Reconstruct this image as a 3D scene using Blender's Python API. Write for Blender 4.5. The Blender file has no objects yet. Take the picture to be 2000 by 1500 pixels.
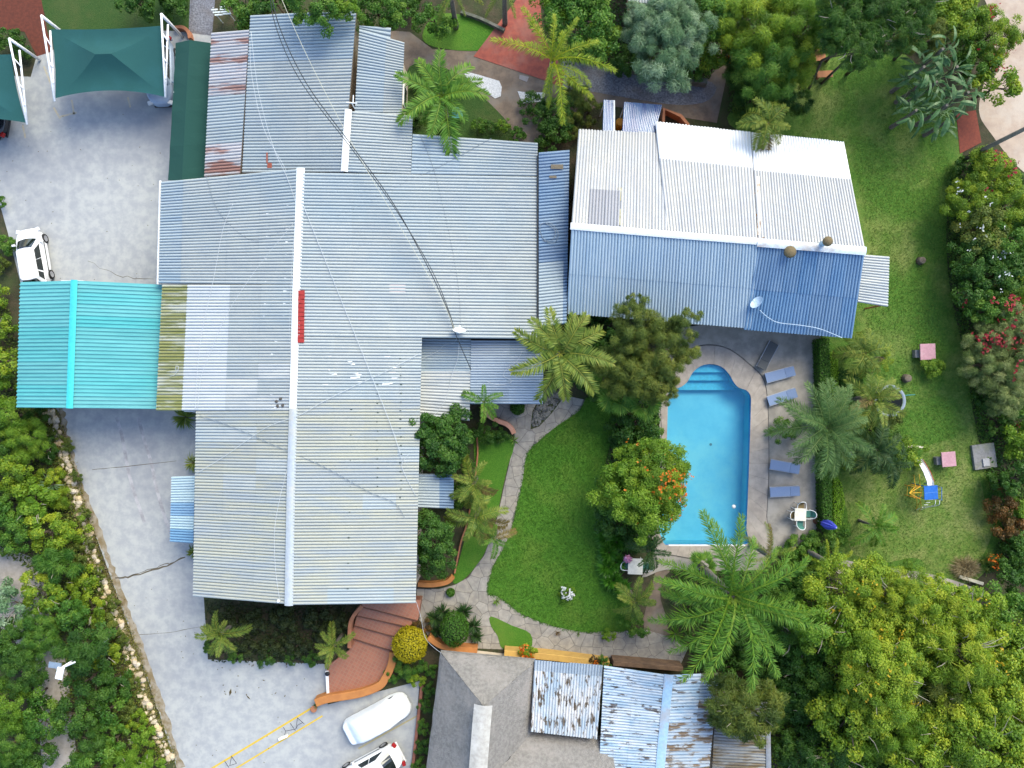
import bpy, bmesh, math, random
import numpy as np
from mathutils import Vector, Matrix
random.seed(7); rng = np.random.default_rng(7)
SC = bpy.context.scene
COL = SC.collection
R = math.radians

# ------------------------------------------------------------------ camera, sky, sun, exposure
CAM_H, PPM = 50.0, 30.0            # a drone 50 m up looking straight down, 30 photo pixels per metre at ground level
cam_d = bpy.data.cameras.new('camera'); cam = bpy.data.objects.new('camera', cam_d); COL.objects.link(cam)
cam.location = (0, 0, CAM_H); cam.rotation_euler = (0, 0, 0)
cam_d.sensor_width = 36; cam_d.lens = 36 * PPM * CAM_H / 2000
cam_d.clip_start = .5; cam_d.clip_end = 2000
SC.camera = cam
SUN_EL, SUN_AZ = 46, 33            # soft light from the north (top of the picture), slightly east
w = bpy.data.worlds.new('World'); SC.world = w; w.use_nodes = True
wn = w.node_tree.nodes; wl = w.node_tree.links
sky = wn.new('ShaderNodeTexSky'); sky.sky_type = 'NISHITA'; sky.sun_disc = False
sky.sun_elevation = R(SUN_EL); sky.sun_rotation = R(SUN_AZ); sky.air_density = 1.0; sky.dust_density = 1.5
bg = wn['Background']; bg.inputs['Strength'].default_value = .15
wl.new(sky.outputs[0], bg.inputs[0])
sun_d = bpy.data.lights.new('sun', 'SUN'); sun = bpy.data.objects.new('sun', sun_d); COL.objects.link(sun)
sun_d.energy = 1.5; sun_d.angle = R(38); sun_d.color = (1, .955, .72)
sun.rotation_euler = (-R(90 - SUN_EL), 0, -R(SUN_AZ)); sun.location = (0, 20, 60)
SC.view_settings.view_transform = 'Standard'; SC.view_settings.look = 'None'
SC.view_settings.gamma = 1; SC.view_settings.use_curve_mapping = False
SC.view_settings.exposure = 1.55
SC.render.engine = 'CYCLES'
SC.cycles.max_bounces = 6; SC.cycles.transparent_max_bounces = 6; SC.cycles.use_denoising = True

# ------------------------------------------------------------------ helpers
def P(px, py, z=0.0):
    """photo pixel -> point at height z under the nadir camera"""
    s = (CAM_H - z) / CAM_H / PPM
    return Vector(((px - 1000) * s, (750 - py) * s, z))

def tag(o, label=None, cat=None, group=None, kind=None):
    if label: o['label'] = label
    if cat: o['category'] = cat
    if group: o['group'] = group
    if kind: o['kind'] = kind
    return o
def thing(name, label, cat, loc=(0, 0, 0), rz=0, group=None):
    o = bpy.data.objects.new(name, None); COL.objects.link(o)
    o.empty_display_size = .2
    o.location = loc; o.rotation_euler = (0, 0, rz)
    return tag(o, label, cat, group)
def root_loc(o):
    while o.parent: o = o.parent
    return Vector(o.location)
def link_mesh(name, me, m=None, parent=None):
    o = bpy.data.objects.new(name, me); COL.objects.link(o)
    if parent: o.parent = parent
    if m and not me.materials: me.materials.append(m)
    return o
def set_obj_mat(o, m):
    o.material_slots[0].link = 'OBJECT'; o.material_slots[0].material = m

class MB:
    """collects geometry for ONE mesh object"""
    def __init__(s): s.v = []; s.f = []
    def add(s, vs, fs):
        b = len(s.v); s.v += [tuple(p) for p in vs]; s.f += [tuple(i + b for i in f) for f in fs]; return s
    def box(s, c, d, rz=0, taper=1.0):
        cx, cy, cz = c; x, y, z = d[0] / 2, d[1] / 2, d[2] / 2
        vs = []
        for k in (-1, 1):
            t = taper if k > 0 else 1
            for a, b in ((-1, -1), (1, -1), (1, 1), (-1, 1)):
                X, Y = a * x * t, b * y * t
                vs.append((cx + X * math.cos(rz) - Y * math.sin(rz), cy + X * math.sin(rz) + Y * math.cos(rz), cz + k * z))
        return s.add(vs, [(3, 2, 1, 0), (4, 5, 6, 7), (0, 1, 5, 4), (1, 2, 6, 5), (2, 3, 7, 6), (3, 0, 4, 7)])
    def tube(s, pts, r, n=6, cap=True):
        pts = [Vector(p) for p in pts]; rr = r if isinstance(r, (list, tuple)) else [r] * len(pts)
        vs = []; fs = []
        for i, p in enumerate(pts):
            t = (pts[min(i + 1, len(pts) - 1)] - pts[max(i - 1, 0)]).normalized()
            a = Vector((0, 0, 1)) if abs(t.z) < .9 else Vector((1, 0, 0))
            u = t.cross(a).normalized(); w_ = t.cross(u)
            for k in range(n):
                g = 2 * math.pi * k / n
                vs.append(p + (u * math.cos(g) + w_ * math.sin(g)) * rr[i])
        for i in range(len(pts) - 1):
            for k in range(n):
                fs.append((i * n + k, i * n + (k + 1) % n, (i + 1) * n + (k + 1) % n, (i + 1) * n + k))
        if cap:
            fs.append(tuple(range(n))[::-1]); fs.append(tuple(range((len(pts) - 1) * n, len(pts) * n)))
        return s.add(vs, fs)
    def lathe(s, prof, c=(0, 0, 0), n=16, cap=True):
        vs = []; fs = []
        for r, z in prof:
            for k in range(n):
                g = 2 * math.pi * k / n; vs.append((c[0] + r * math.cos(g), c[1] + r * math.sin(g), c[2] + z))
        for i in range(len(prof) - 1):
            for k in range(n):
                fs.append((i * n + k, i * n + (k + 1) % n, (i + 1) * n + (k + 1) % n, (i + 1) * n + k))
        if cap:
            fs.append(tuple(range(n))[::-1]); fs.append(tuple(range((len(prof) - 1) * n, len(prof) * n)))
        return s.add(vs, fs)
    def prism(s, poly, z0, z1):
        n = len(poly)
        vs = [(p[0], p[1], z0 if not callable(z0) else z0(p)) for p in poly] + [(p[0], p[1], z1 if not callable(z1) else z1(p)) for p in poly]
        return s.add(vs, [tuple(range(n))[::-1], tuple(range(n, 2 * n))] + [(i, (i + 1) % n, n + (i + 1) % n, n + i) for i in range(n)])
    def build(s, name, m, parent=None, world=True, smooth=False, bevel=0):
        me = bpy.data.meshes.new(name)
        v = s.v
        if parent is not None and world:
            o = root_loc(parent); v = [(p[0] - o.x, p[1] - o.y, p[2] - o.z) for p in v]
        me.from_pydata(v, [], s.f); me.update()
        if bevel:
            bm = bmesh.new(); bm.from_mesh(me)
            bmesh.ops.bevel(bm, geom=bm.edges[:], offset=bevel, segments=2, affect='EDGES', profile=.6, clamp_overlap=True)
            bm.to_mesh(me); bm.free()
        if smooth: me.polygons.foreach_set('use_smooth', [True] * len(me.polygons))
        return link_mesh(name, me, m, parent)

def ccw(poly):
    a = sum(poly[i][0] * poly[(i + 1) % len(poly)][1] - poly[(i + 1) % len(poly)][0] * poly[i][1] for i in range(len(poly)))
    return poly if a > 0 else poly[::-1]
def smooth_px(pts, n=5, closed=True):
    out = []; L = len(pts)
    rngi = range(L) if closed else range(L - 1)
    g = (lambda i: pts[i % L]) if closed else (lambda i: pts[max(0, min(L - 1, i))])
    for i in rngi:
        p0, p1, p2, p3 = g(i - 1), g(i), g(i + 1), g(i + 2)
        for k in range(n):
            t = k / n
            out.append(tuple(.5 * ((2 * b) + (-a + c) * t + (2 * a - 5 * b + 4 * c - d) * t * t + (-a + 3 * b - 3 * c + d) * t ** 3) for a, b, c, d in zip(p0, p1, p2, p3)))
    if not closed: out.append(tuple(pts[-1]))
    return out
def sheet(name, px, z, m, parent=None, kind='structure', thick=0.0):
    poly = ccw([P(x, y, z)[:2] for x, y in px])
    b = MB()
    if thick: b.prism(poly, z - thick, z)
    else: b.add([(x, y, z) for x, y in poly], [tuple(range(len(poly)))])
    o = b.build(name, m, parent)
    if parent is None: tag(o, kind=kind)
    return o
def in_poly(x, y, poly):
    c = False; n = len(poly); j = n - 1
    for i in range(n):
        xi, yi = poly[i][0], poly[i][1]; xj, yj = poly[j][0], poly[j][1]
        if (yi > y) != (yj > y) and x < (xj - xi) * (y - yi) / (yj - yi) + xi: c = not c
        j = i
    return c
def ray_r(c, a, poly):
    dx, dy = math.cos(a), math.sin(a); best = None
    for i in range(len(poly)):
        x1, y1 = poly[i][0] - c[0], poly[i][1] - c[1]; x2, y2 = poly[(i + 1) % len(poly)][0] - c[0], poly[(i + 1) % len(poly)][1] - c[1]
        ex, ey = x2 - x1, y2 - y1; den = dx * ey - dy * ex
        if abs(den) < 1e-9: continue
        t = (x1 * ey - y1 * ex) / den; u = (x1 * dy - y1 * dx) / den
        if t > 0 and -1e-6 <= u <= 1 + 1e-6 and (best is None or t < best): best = t
    return best
def ring(b, c, inner, outer, z, n=220, z0=None):
    vs = []; fs = []
    for k in range(n):
        a = 2 * math.pi * (k + .5) / n
        ri = ray_r(c, a, inner); ro = ray_r(c, a, outer) if outer is not None else 420
        if ri is None: ri = 0
        if ro is None or ro < ri: ro = ri
        vs += [(c[0] + ri * math.cos(a), c[1] + ri * math.sin(a), z), (c[0] + ro * math.cos(a), c[1] + ro * math.sin(a), z)]
    for k in range(n):
        j = (k + 1) % n; fs.append((2 * k, 2 * k + 1, 2 * j + 1, 2 * j))
    b.add(vs, fs)

# ------------------------------------------------------------------ materials (all node based)
MATS = {}
def mat(name, c1, c2=None, scale=2.0, rough=.8, detail=4, c3=None, scale3=.3, amt3=.6, bump=0, bscale=30, tint=0.0, spec=.3, metal=0, stretch=None, fac=(.35, .65), bdist=.02, lo3=.45, hi3=.65):
    """two-tone noise colour + optional large stains (c3) + per-object value shift + bump"""
    if name in MATS: return MATS[name]
    k_ = 1.0 if 'grass' in name else .84          # one calibration of all built surfaces to the exposure
    c1 = tuple(x * k_ for x in c1); c2 = tuple(x * k_ for x in c2) if c2 else None; c3 = tuple(x * k_ for x in c3) if c3 else None
    m = bpy.data.materials.new(name); m.use_nodes = True; MATS[name] = m
    nt = m.node_tree; N = nt.nodes; L = nt.links; bs = N['Principled BSDF']
    bs.inputs['Roughness'].default_value = rough; bs.inputs['Specular IOR Level'].default_value = spec; bs.inputs['Metallic'].default_value = metal
    tc = N.new('ShaderNodeTexCoord'); src = tc.outputs['Object']
    if stretch:
        mp = N.new('ShaderNodeMapping'); mp.inputs['Scale'].default_value = stretch; L.new(src, mp.inputs[0]); src_s = mp.outputs[0]
    else: src_s = src
    def noise(sc, s, det):
        n = N.new('ShaderNodeTexNoise'); n.inputs['Scale'].default_value = sc; n.inputs['Detail'].default_value = det; n.inputs['Roughness'].default_value = .65
        L.new(s, n.inputs['Vector']); return n
    def ramp(o, a, b):
        r = N.new('ShaderNodeMapRange'); r.inputs['From Min'].default_value = a; r.inputs['From Max'].default_value = b; r.interpolation_type = 'SMOOTHSTEP'; L.new(o, r.inputs[0]); return r.outputs[0]
    def mix(f, a, b):
        x = N.new('ShaderNodeMix'); x.data_type = 'RGBA'
        if hasattr(f, 'is_linked'): L.new(f, x.inputs['Factor'])
        else: x.inputs['Factor'].default_value = f
        for s_, v in ((x.inputs['A'], a), (x.inputs['B'], b)):
            if isinstance(v, tuple): s_.default_value = (*v, 1)
            else: L.new(v, s_)
        return x.outputs['Result']
    c2 = c2 or tuple(x * .8 for x in c1)
    col = mix(ramp(noise(scale, src_s, detail).outputs[0], *fac), c1, c2)
    if c3:
        f = ramp(noise(scale3, src_s, 6).outputs[0], lo3, hi3)
        mm = N.new('ShaderNodeMath'); mm.operation = 'MULTIPLY'; mm.inputs[1].default_value = amt3; L.new(f, mm.inputs[0])
        col = mix(mm.outputs[0], col, c3)
    if tint:
        oi = N.new('ShaderNodeObjectInfo'); hv = N.new('ShaderNodeHueSaturation')
        r = N.new('ShaderNodeMapRange'); r.inputs['To Min'].default_value = 1 - tint; r.inputs['To Max'].default_value = 1 + tint; L.new(oi.outputs['Random'], r.inputs[0])
        L.new(r.outputs[0], hv.inputs['Value'])
        r2 = N.new('ShaderNodeMath'); r2.operation = 'MULTIPLY'; r2.inputs[1].default_value = 7.31; L.new(oi.outputs['Random'], r2.inputs[0])
        r3 = N.new('ShaderNodeMath'); r3.operation = 'FRACT'; L.new(r2.outputs[0], r3.inputs[0])
        r4 = N.new('ShaderNodeMapRange'); r4.inputs['To Min'].default_value = 1 - tint * 2; r4.inputs['To Max'].default_value = 1 + tint * 2; L.new(r3.outputs[0], r4.inputs[0])
        L.new(r4.outputs[0], hv.inputs['Saturation'])
        L.new(col, hv.inputs['Color']); col = hv.outputs[0]
    L.new(col, bs.inputs['Base Color'])
    if bump:
        bp = N.new('ShaderNodeBump'); bp.inputs['Strength'].default_value = bump; bp.inputs['Distance'].default_value = bdist
        L.new(noise(bscale, src_s, 5).outputs[0], bp.inputs['Height']); L.new(bp.outputs[0], bs.inputs['Normal'])
    return m

def leaf_mat(name, a, b, c, trans=.45, rough=.55):
    """leaf colours: each leaf carries its own 'tint' value that picks between three hues"""
    if name in MATS: return MATS[name]
    m = bpy.data.materials.new(name); m.use_nodes = True; MATS[name] = m
    nt = m.node_tree; N = nt.nodes; L = nt.links; bs = N['Principled BSDF']; out = N['Material Output']
    bs.inputs['Roughness'].default_value = rough; bs.inputs['Specular IOR Level'].default_value = .35
    at = N.new('ShaderNodeAttribute'); at.attribute_name = 'tint'
    cr = N.new('ShaderNodeValToRGB'); e = cr.color_ramp.elements
    e[0].position = 0; e[0].color = (*a, 1); e[1].position = 1; e[1].color = (*c, 1)
    x = cr.color_ramp.elements.new(.5); x.color = (*b, 1)
    oi = N.new('ShaderNodeObjectInfo'); mr = N.new('ShaderNodeMapRange'); mr.inputs['To Min'].default_value = -.13; mr.inputs['To Max'].default_value = .13
    L.new(oi.outputs['Random'], mr.inputs[0]); ad = N.new('ShaderNodeMath'); ad.operation = 'ADD'
    L.new(at.outputs['Fac'], ad.inputs[0]); L.new(mr.outputs[0], ad.inputs[1]); L.new(ad.outputs[0], cr.inputs[0])
    L.new(cr.outputs[0], bs.inputs['Base Color'])
    tr = N.new('ShaderNodeBsdfTranslucent'); L.new(cr.outputs[0], tr.inputs['Color'])
    mx = N.new('ShaderNodeMixShader'); mx.inputs[0].default_value = trans
    L.new(bs.outputs[0], mx.inputs[1]); L.new(tr.outputs[0], mx.inputs[2]); L.new(mx.outputs[0], out.inputs['Surface'])
    return m
def plain(name, c, rough=.5, **k): return mat(name, c, tuple(x * .86 for x in c), scale=k.pop('scale', 6), rough=rough, **k)
def glass_mat(name, c, rough=.08, spec=.8):
    return mat(name, c, tuple(x * .7 for x in c), scale=1.5, rough=rough, spec=spec)
# ------------------------------------------------------------------ ground, lawns, paths, parking, pool
M_soil = mat('soil', (.075, .058, .035), (.035, .04, .018), scale=1.2, rough=.95, c3=(.05, .075, .02), scale3=.25, amt3=.7, bump=.6, bscale=9, bdist=.08)
M_lawn = mat('lawn_grass', (.038, .125, .008), (.07, .175, .013), scale=14, rough=.9, c3=(.1, .17, .02), scale3=.35, amt3=.6, bump=.9, bscale=22, bdist=.07, detail=8)
M_lawn2 = mat('play_lawn_grass', (.04, .12, .01), (.08, .165, .018), scale=7, rough=.9, c3=(.21, .24, .065), scale3=.28, amt3=.8, bump=.9, bscale=18, bdist=.08, detail=10, lo3=.42, hi3=.72)
M_lawn3 = mat('shade_darkened_grass', (.02, .06, .008), (.036, .075, .013), scale=10, rough=.9, c3=(.06, .08, .02), scale3=.4, amt3=.6, bump=.9, bscale=18, bdist=.08)  # grass colour darkened to carry tree shade
M_conc = mat('parking_concrete', (.41, .415, .4), (.325, .335, .345), scale=1.6, rough=.75, detail=12, c3=(.22, .23, .26), scale3=.1, amt3=.7, bump=.25, bscale=40, bdist=.01, lo3=.42, hi3=.7)
M_deck = mat('pool_deck_concrete', (.36, .33, .295), (.28, .255, .225), scale=1.4, rough=.8, detail=8, c3=(.18, .17, .16), scale3=.35, amt3=.5, bump=.25, bscale=40, bdist=.01)
M_cop = mat('coping_stone', (.4, .35, .305), (.32, .28, .245), scale=2.2, rough=.75, detail=8, c3=(.24, .21, .19), scale3=.8, amt3=.5, tint=.04, bump=.3, bscale=30)
M_crazy = mat('crazy_paving_stone', (.33, .3, .255), (.25, .225, .195), scale=3, rough=.8, detail=7, c3=(.2, .19, .18), scale3=1, amt3=.5, tint=.08, bump=.3, bscale=30)
M_grout = mat('path_mortar', (.17, .16, .145), (.12, .11, .1), scale=3, rough=.9)
M_brown = mat('brown_paving', (.21, .155, .115), (.14, .105, .08), scale=1.6, rough=.85, detail=8, c3=(.2, .18, .16), scale3=.5, amt3=.6, bump=.3, bscale=25)
M_gravel = mat('grey_gravel', (.26, .27, .31), (.12, .12, .14), scale=9, rough=.95, detail=8, c3=(.15, .13, .12), scale3=.5, amt3=.6, bump=1, bscale=30, bdist=.05)
M_wgravel = mat('white_gravel', (.75, .75, .76), (.5, .5, .52), scale=14, rough=.9, bump=1, bscale=30, bdist=.05)
M_redyard = mat('shaded_red_tiles', (.13, .033, .018), (.09, .024, .014), scale=5, rough=.85)  # red tiles with the shade of the northern trees put into the colour
M_redpave = mat('red_paving', (.34, .085, .055), (.25, .06, .045), scale=3, rough=.8, c3=(.3, .13, .1), scale3=.6, amt3=.6)
M_sand = mat('sandy_road', (.46, .36, .28), (.38, .29, .23), scale=1.5, rough=.95, detail=8, c3=(.5, .43, .36), scale3=.35, amt3=.7, bump=.4, bscale=12)
M_pale = mat('pale_track', (.42, .37, .33), (.33, .29, .25), scale=2, rough=.9, bump=.3, bscale=15)
M_yel = plain('yellow_road_paint', (.62, .42, .05), .7, bump=.2)
M_crack = plain('crack_dirt', (.12, .1, .07), .95)

pool_px = smooth_px([(1297, 1064), (1300, 950), (1303, 830), (1305, 775), (1309, 761), (1327, 757), (1342, 746), (1352, 728), (1368, 715), (1388, 711), (1408, 716), (1423, 730), (1432, 746), (1442, 757), (1457, 762), (1465, 772), (1466, 790), (1462, 920), (1457, 1035), (1454, 1063)], 3)
pool_px = [p for p in pool_px if not (p[1] > 1064.5 or (p[1] > 1040 and p[0] < 1296))]
pool_w = [P(x, y)[:2] for x, y in pool_px]
PC = P(1383, 905)[:2]
b = MB(); ring(b, PC, pool_w, None, 0.0)
tag(b.build('ground', M_soil), kind='structure')

sheet('parking_lot', [(-300, 130), (60, 150), (72, 108), (110, 95), (150, 60), (330, 60), (372, 62), (412, 66), (412, 560), (398, 1166), (406, 1288), (640, 1297), (640, 1376), (820, 1330), (812, 1420), (800, 1520), (800, 1700), (380, 1700), (345, 1500), (310, 1390), (268, 1270), (228, 1160), (192, 1060), (143, 930), (120, 850), (108, 790), (72, 680), (42, 560), (14, 450), (0, 400), (-300, 360)], .012, M_conc)
parking = bpy.data.objects['parking_lot']
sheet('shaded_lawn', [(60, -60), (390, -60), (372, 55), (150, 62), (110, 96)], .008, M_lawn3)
sheet('side_passage', [(374, -60), (425, -60), (414, 70), (368, 64)], .016, M_gravel)  # dark grey surface chosen to carry the shade lying on this strip
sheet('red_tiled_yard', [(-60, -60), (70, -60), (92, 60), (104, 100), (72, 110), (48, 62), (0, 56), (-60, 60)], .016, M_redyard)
lawn_px = smooth_px([(1146, 778), (1130, 804), (1088, 832), (1049, 865), (1029, 890), (1021, 938), (1012, 980), (1004, 1016), (987, 1064), (965, 1103), (954, 1142), (955, 1160), (970, 1164), (990, 1176), (1012, 1195), (1049, 1212), (1094, 1226), (1138, 1234), (1183, 1233), (1225, 1229), (1232, 1180), (1205, 1130), (1192, 1080), (1185, 1000), (1180, 920), (1200, 840), (1215, 780), (1180, 765)], 4)
sheet('garden_lawn', lawn_px, .05, M_lawn, thick=.05)
sheet('side_lawn', smooth_px([(930, 845), (1001, 860), (991, 913), (982, 952), (971, 1005), (957, 1050), (943, 1086), (912, 1126), (890, 1140), (885, 1130), (898, 1090), (915, 1020), (928, 930)], 4), .045, M_lawn, thick=.045)
sheet('play_lawn', smooth_px([(1580, 80), (1700, 110), (1760, 100), (1850, 200), (1880, 300), (1850, 420), (1855, 560), (1885, 700), (1905, 830), (1935, 960), (1955, 1040), (1905, 1135), (1800, 1130), (1700, 1108), (1630, 1085), (1615, 1000), (1612, 700), (1590, 640), (1580, 560), (1580, 300), (1480, 270), (1420, 230), (1500, 150)], 4), .03, M_lawn2)
sheet('sunlit_worn_lawn', smooth_px([(1668, 905), (1700, 890), (1742, 905), (1790, 900), (1815, 870), (1870, 860), (1890, 900), (1912, 930), (1925, 985), (1938, 1040), (1895, 1118), (1830, 1118), (1790, 1090), (1725, 1098), (1662, 1075), (1655, 1000), (1640, 950)], 5), .036, mat('sunlit_dry_grass', (.075, .15, .02), (.13, .19, .035), scale=6, rough=.9, detail=10, c3=(.24, .25, .085), scale3=.5, amt3=.8, bump=.9, bscale=18, bdist=.08, lo3=.42, hi3=.7))  # dry patches, plus the brightness of the unshaded lawn put into the colour
sheet('entrance_lawn', smooth_px([(850, 30), (905, 30), (985, 66), (940, 98), (850, 92), (825, 70)], 4), .03, M_lawn)
sheet('dirt_road', smooth_px([(1915, -80), (2150, -80), (2150, 420), (2010, 345), (1935, 260), (1912, 215), (1925, 150), (1945, 60)], 4), .01, M_sand)
sheet('pale_track', smooth_px([(-40, 1070), (40, 1080), (80, 1110), (100, 1200), (130, 1300), (140, 1400), (150, 1520), (90, 1540), (60, 1300), (-40, 1180)], 3), .006, M_pale)
sheet('far_stone_path', smooth_px([(1630, 1092), (1700, 1104), (1760, 1112), (1830, 1124), (1905, 1150), (1895, 1172), (1810, 1148), (1740, 1142), (1640, 1122)], 3), .034, M_pale)
sheet('brown_path', [(760, 60), (800, 62), (845, 96), (935, 100), (925, 110), (1100, 165), (1385, 155), (1418, 70), (1432, 90), (1400, 240), (1290, 222), (1180, 205), (1100, 230), (1045, 290), (1000, 270), (780, 260), (770, 150)], .012, M_brown)
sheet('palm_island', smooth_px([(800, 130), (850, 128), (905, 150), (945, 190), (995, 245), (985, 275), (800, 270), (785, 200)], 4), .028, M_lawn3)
sheet('red_paved_ramp', [(925, 110), (1008, 0), (1012, -40), (1052, -40), (1060, 70), (1103, 140), (1098, 170), (1050, 152)], .036, M_redpave, thick=.03)
sheet('gravel_drive', smooth_px([(1098, 120), (1160, 128), (1260, 150), (1390, 160), (1385, 195), (1330, 205), (1250, 195), (1150, 178), (1098, 172)], 3), .02, M_gravel)
sheet('white_gravel_bed', [(907, 139), (935, 146), (975, 158), (980, 170), (978, 188), (967, 192), (935, 170), (908, 148)], .05, M_wgravel, thick=.04)
sheet('white_gravel_bed', [(1011, 178), (1035, 181), (1062, 180), (1078, 196), (1020, 202)], .05, M_wgravel, thick=.04)
# inspection cover in the brown path
sheet('metal_cover', [(1015, 146), (1033, 150), (1029, 160), (1014, 154)], .03, plain('cover_grey', (.3, .27, .26), .7), thick=.02)

# ---- crazy paving: every stone its own piece
def clip_half(poly, nx, ny, d):
    out = []; n = len(poly)
    for i in range(n):
        a, c = poly[i], poly[(i + 1) % n]
        da, dc = a[0] * nx + a[1] * ny - d, c[0] * nx + c[1] * ny - d
        if da <= 0: out.append(a)
        if (da < 0) != (dc < 0) and da != dc:
            t = da / (da - dc); out.append((a[0] + (c[0] - a[0]) * t, a[1] + (c[1] - a[1]) * t))
    return out
def area(p): return .5 * sum(p[i][0] * p[(i + 1) % len(p)][1] - p[(i + 1) % len(p)][0] * p[i][1] for i in range(len(p)))
def paving(parent, px, cell, gap, z0, z1, m, seed=1):
    rr = random.Random(seed); poly = ccw([P(x, y)[:2] for x, y in px])
    xs = [p[0] for p in poly]; ys = [p[1] for p in poly]; seeds = []
    y = min(ys) - cell
    while y < max(ys) + cell:
        x = min(xs) - cell
        while x < max(xs) + cell:
            seeds.append((x + rr.uniform(-.42, .42) * cell, y + rr.uniform(-.42, .42) * cell)); x += cell
        y += cell
    for s in seeds:
        near = [q for q in seeds if q is not s and (q[0] - s[0]) ** 2 + (q[1] - s[1]) ** 2 < (3 * cell) ** 2]
        c = poly
        for q in near:
            dx, dy = q[0] - s[0], q[1] - s[1]; L = math.hypot(dx, dy); nx, ny = dx / L, dy / L
            c = clip_half(c, nx, ny, (s[0] + q[0]) / 2 * nx + (s[1] + q[1]) / 2 * ny - gap / 2)
            if len(c) < 3: break
        if len(c) < 3 or abs(area(c)) < .06: continue
        cl = [c[0]]
        for p in c[1:]:
            if math.hypot(p[0] - cl[-1][0], p[1] - cl[-1][1]) > .03: cl.append(p)
        if len(cl) < 3: continue
        dz = rr.uniform(-.006, .006)
        MB().prism(cl, z0, z1 + dz).build('paving_stone', m, parent)
path_px = [(1115, 775), (1144, 781), (1130, 804), (1088, 832), (1049, 865), (1029, 890), (1021, 938), (1012, 980), (1004, 1016), (987, 1064), (965, 1103), (954, 1142), (954, 1160), (970, 1164), (990, 1176), (1012, 1195), (1049, 1212), (1094, 1226), (1138, 1234), (1183, 1233), (1225, 1232), (1262, 1230), (1330, 1250), (1345, 1262), (1330, 1296), (1180, 1284), (1034, 1270), (926, 1266), (880, 1262), (835, 1240), (816, 1205), (814, 1150), (858, 1150), (889, 1142), (914, 1128), (934, 1100), (945, 1086), (959, 1050), (973, 1005), (984, 952), (993, 913), (1003, 868), (1004, 847), (985, 825), (945, 800), (945, 782), (1060, 782), (1090, 778)]
sheet('crazy_paving_path', path_px, .016, M_grout)
crazy = bpy.data.objects['crazy_paving_path']
paving(crazy, path_px, .74, .03, .01, .032, M_crazy)
sheet('soil_path', smooth_px([(1258, 1232), (1272, 1153), (1284, 1108), (1308, 1108), (1300, 1165), (1306, 1212), (1334, 1252)], 3), .02, M_brown)
sheet('grass_island', smooth_px([(959, 1204), (1000, 1222), (1036, 1238), (1034, 1268), (984, 1269), (972, 1242), (959, 1222)], 3), .06, M_lawn, thick=.05)
sheet('path_dirt', smooth_px([(1290, 1160), (1300, 1200), (1310, 1240), (1340, 1262), (1420, 1300), (1500, 1260), (1500, 1120), (1400, 1110), (1310, 1115)], 3), .045, M_soil, thick=.04)
# ---- parking lines and cracks
def strip(name, pts, wdt, z, m, parent):
    b = MB(); pts = [Vector((*P(x, y)[:2], z)) for x, y in pts]; vs = []; fs = []
    for i, p in enumerate(pts):
        t = (pts[min(i + 1, len(pts) - 1)] - pts[max(i - 1, 0)]).normalized(); n = Vector((-t.y, t.x, 0)); ww = wdt * (random.uniform(.5, 1.3) if name == 'crack' else random.uniform(.35, 1.25) if name == 'dirt_fringe' else 1)
        vs += [p - n * ww / 2, p + n * ww / 2]
    for i in range(len(pts) - 1): fs.append((2 * i, 2 * i + 2, 2 * i + 3, 2 * i + 1))
    b.add(vs, fs); return b.build(name, m, parent)
strip('painted_line', [(610, 1382), (415, 1500), (330, 1552)], .12, .016, M_yel, parking)
strip('painted_line', [(630, 1398), (462, 1500), (380, 1550)], .1, .016, M_yel, parking)
strip('painted_line', [(815, 1398), (760, 1428), (700, 1462)], .1, .016, plain('worn_yellow', (.42, .36, .2), .8), parking)
M_fy = mat('faded_yellow', (.42, .36, .25), (.4, .38, .33), scale=5)
for ln in ([(86, 130), (100, 165)], [(105, 210), (118, 232)], [(118, 228), (150, 220)], [(45, 245), (50, 270)], [(140, 195), (145, 224)], [(250, 190), (255, 210)]): strip('painted_line', ln, .12, .016, M_fy, parking)
def jag(pts, n=7, a=3):
    o = []
    for p, q in zip(pts[:-1], pts[1:]):
        for k in range(n):
            t = k / n; o.append((p[0] + (q[0] - p[0]) * t + random.uniform(-a, a), p[1] + (q[1] - p[1]) * t + random.uniform(-a, a)))
    return o + [pts[-1]]
strip('crack', jag([(226, 1130), (250, 1127), (320, 1108), (362, 1088)], 6, 1.6), .1, .0155, M_crack, parking)
strip('crack', jag([(232, 1131), (280, 1116), (330, 1100)], 6, 1.6), .05, .0155, M_crack, parking)
strip('crack', jag([(180, 917), (240, 912), (345, 900)], 5, .5), .035, .0155, M_crack, parking)
strip('crack', jag([(272, 1240), (330, 1236), (400, 1222)], 5, .6), .03, .0155, M_crack, parking)
strip('crack', jag([(172, 512), (240, 540), (300, 545)], 6, 3), .03, .0155, M_crack, parking)

# dirty fringe and tyre tracks worn into the concrete
M_fringe = mat('dirt_fringe', (.2, .15, .08), (.33, .29, .23), scale=1.6, rough=.95, detail=8)
strip('dirt_fringe', smooth_px([(48, 590), (80, 690), (116, 790), (128, 850), (151, 930), (200, 1060), (236, 1160), (276, 1270), (318, 1390), (354, 1500)], 12, closed=False), .5, .014, M_fringe, parking)
M_track = mat('tyre_track', (.25, .245, .26), (.42, .41, .42), scale=1.2, rough=.85, detail=9)
strip('tyre_track', smooth_px([(228, 815), (238, 850), (250, 915), (262, 960), (282, 1020)], 4, closed=False), .22, .0145, M_track, parking)
strip('tyre_track', smooth_px([(270, 815), (282, 860), (296, 905), (305, 950), (322, 1010), (334, 1040)], 4, closed=False), .22, .0145, M_track, parking)
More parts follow.
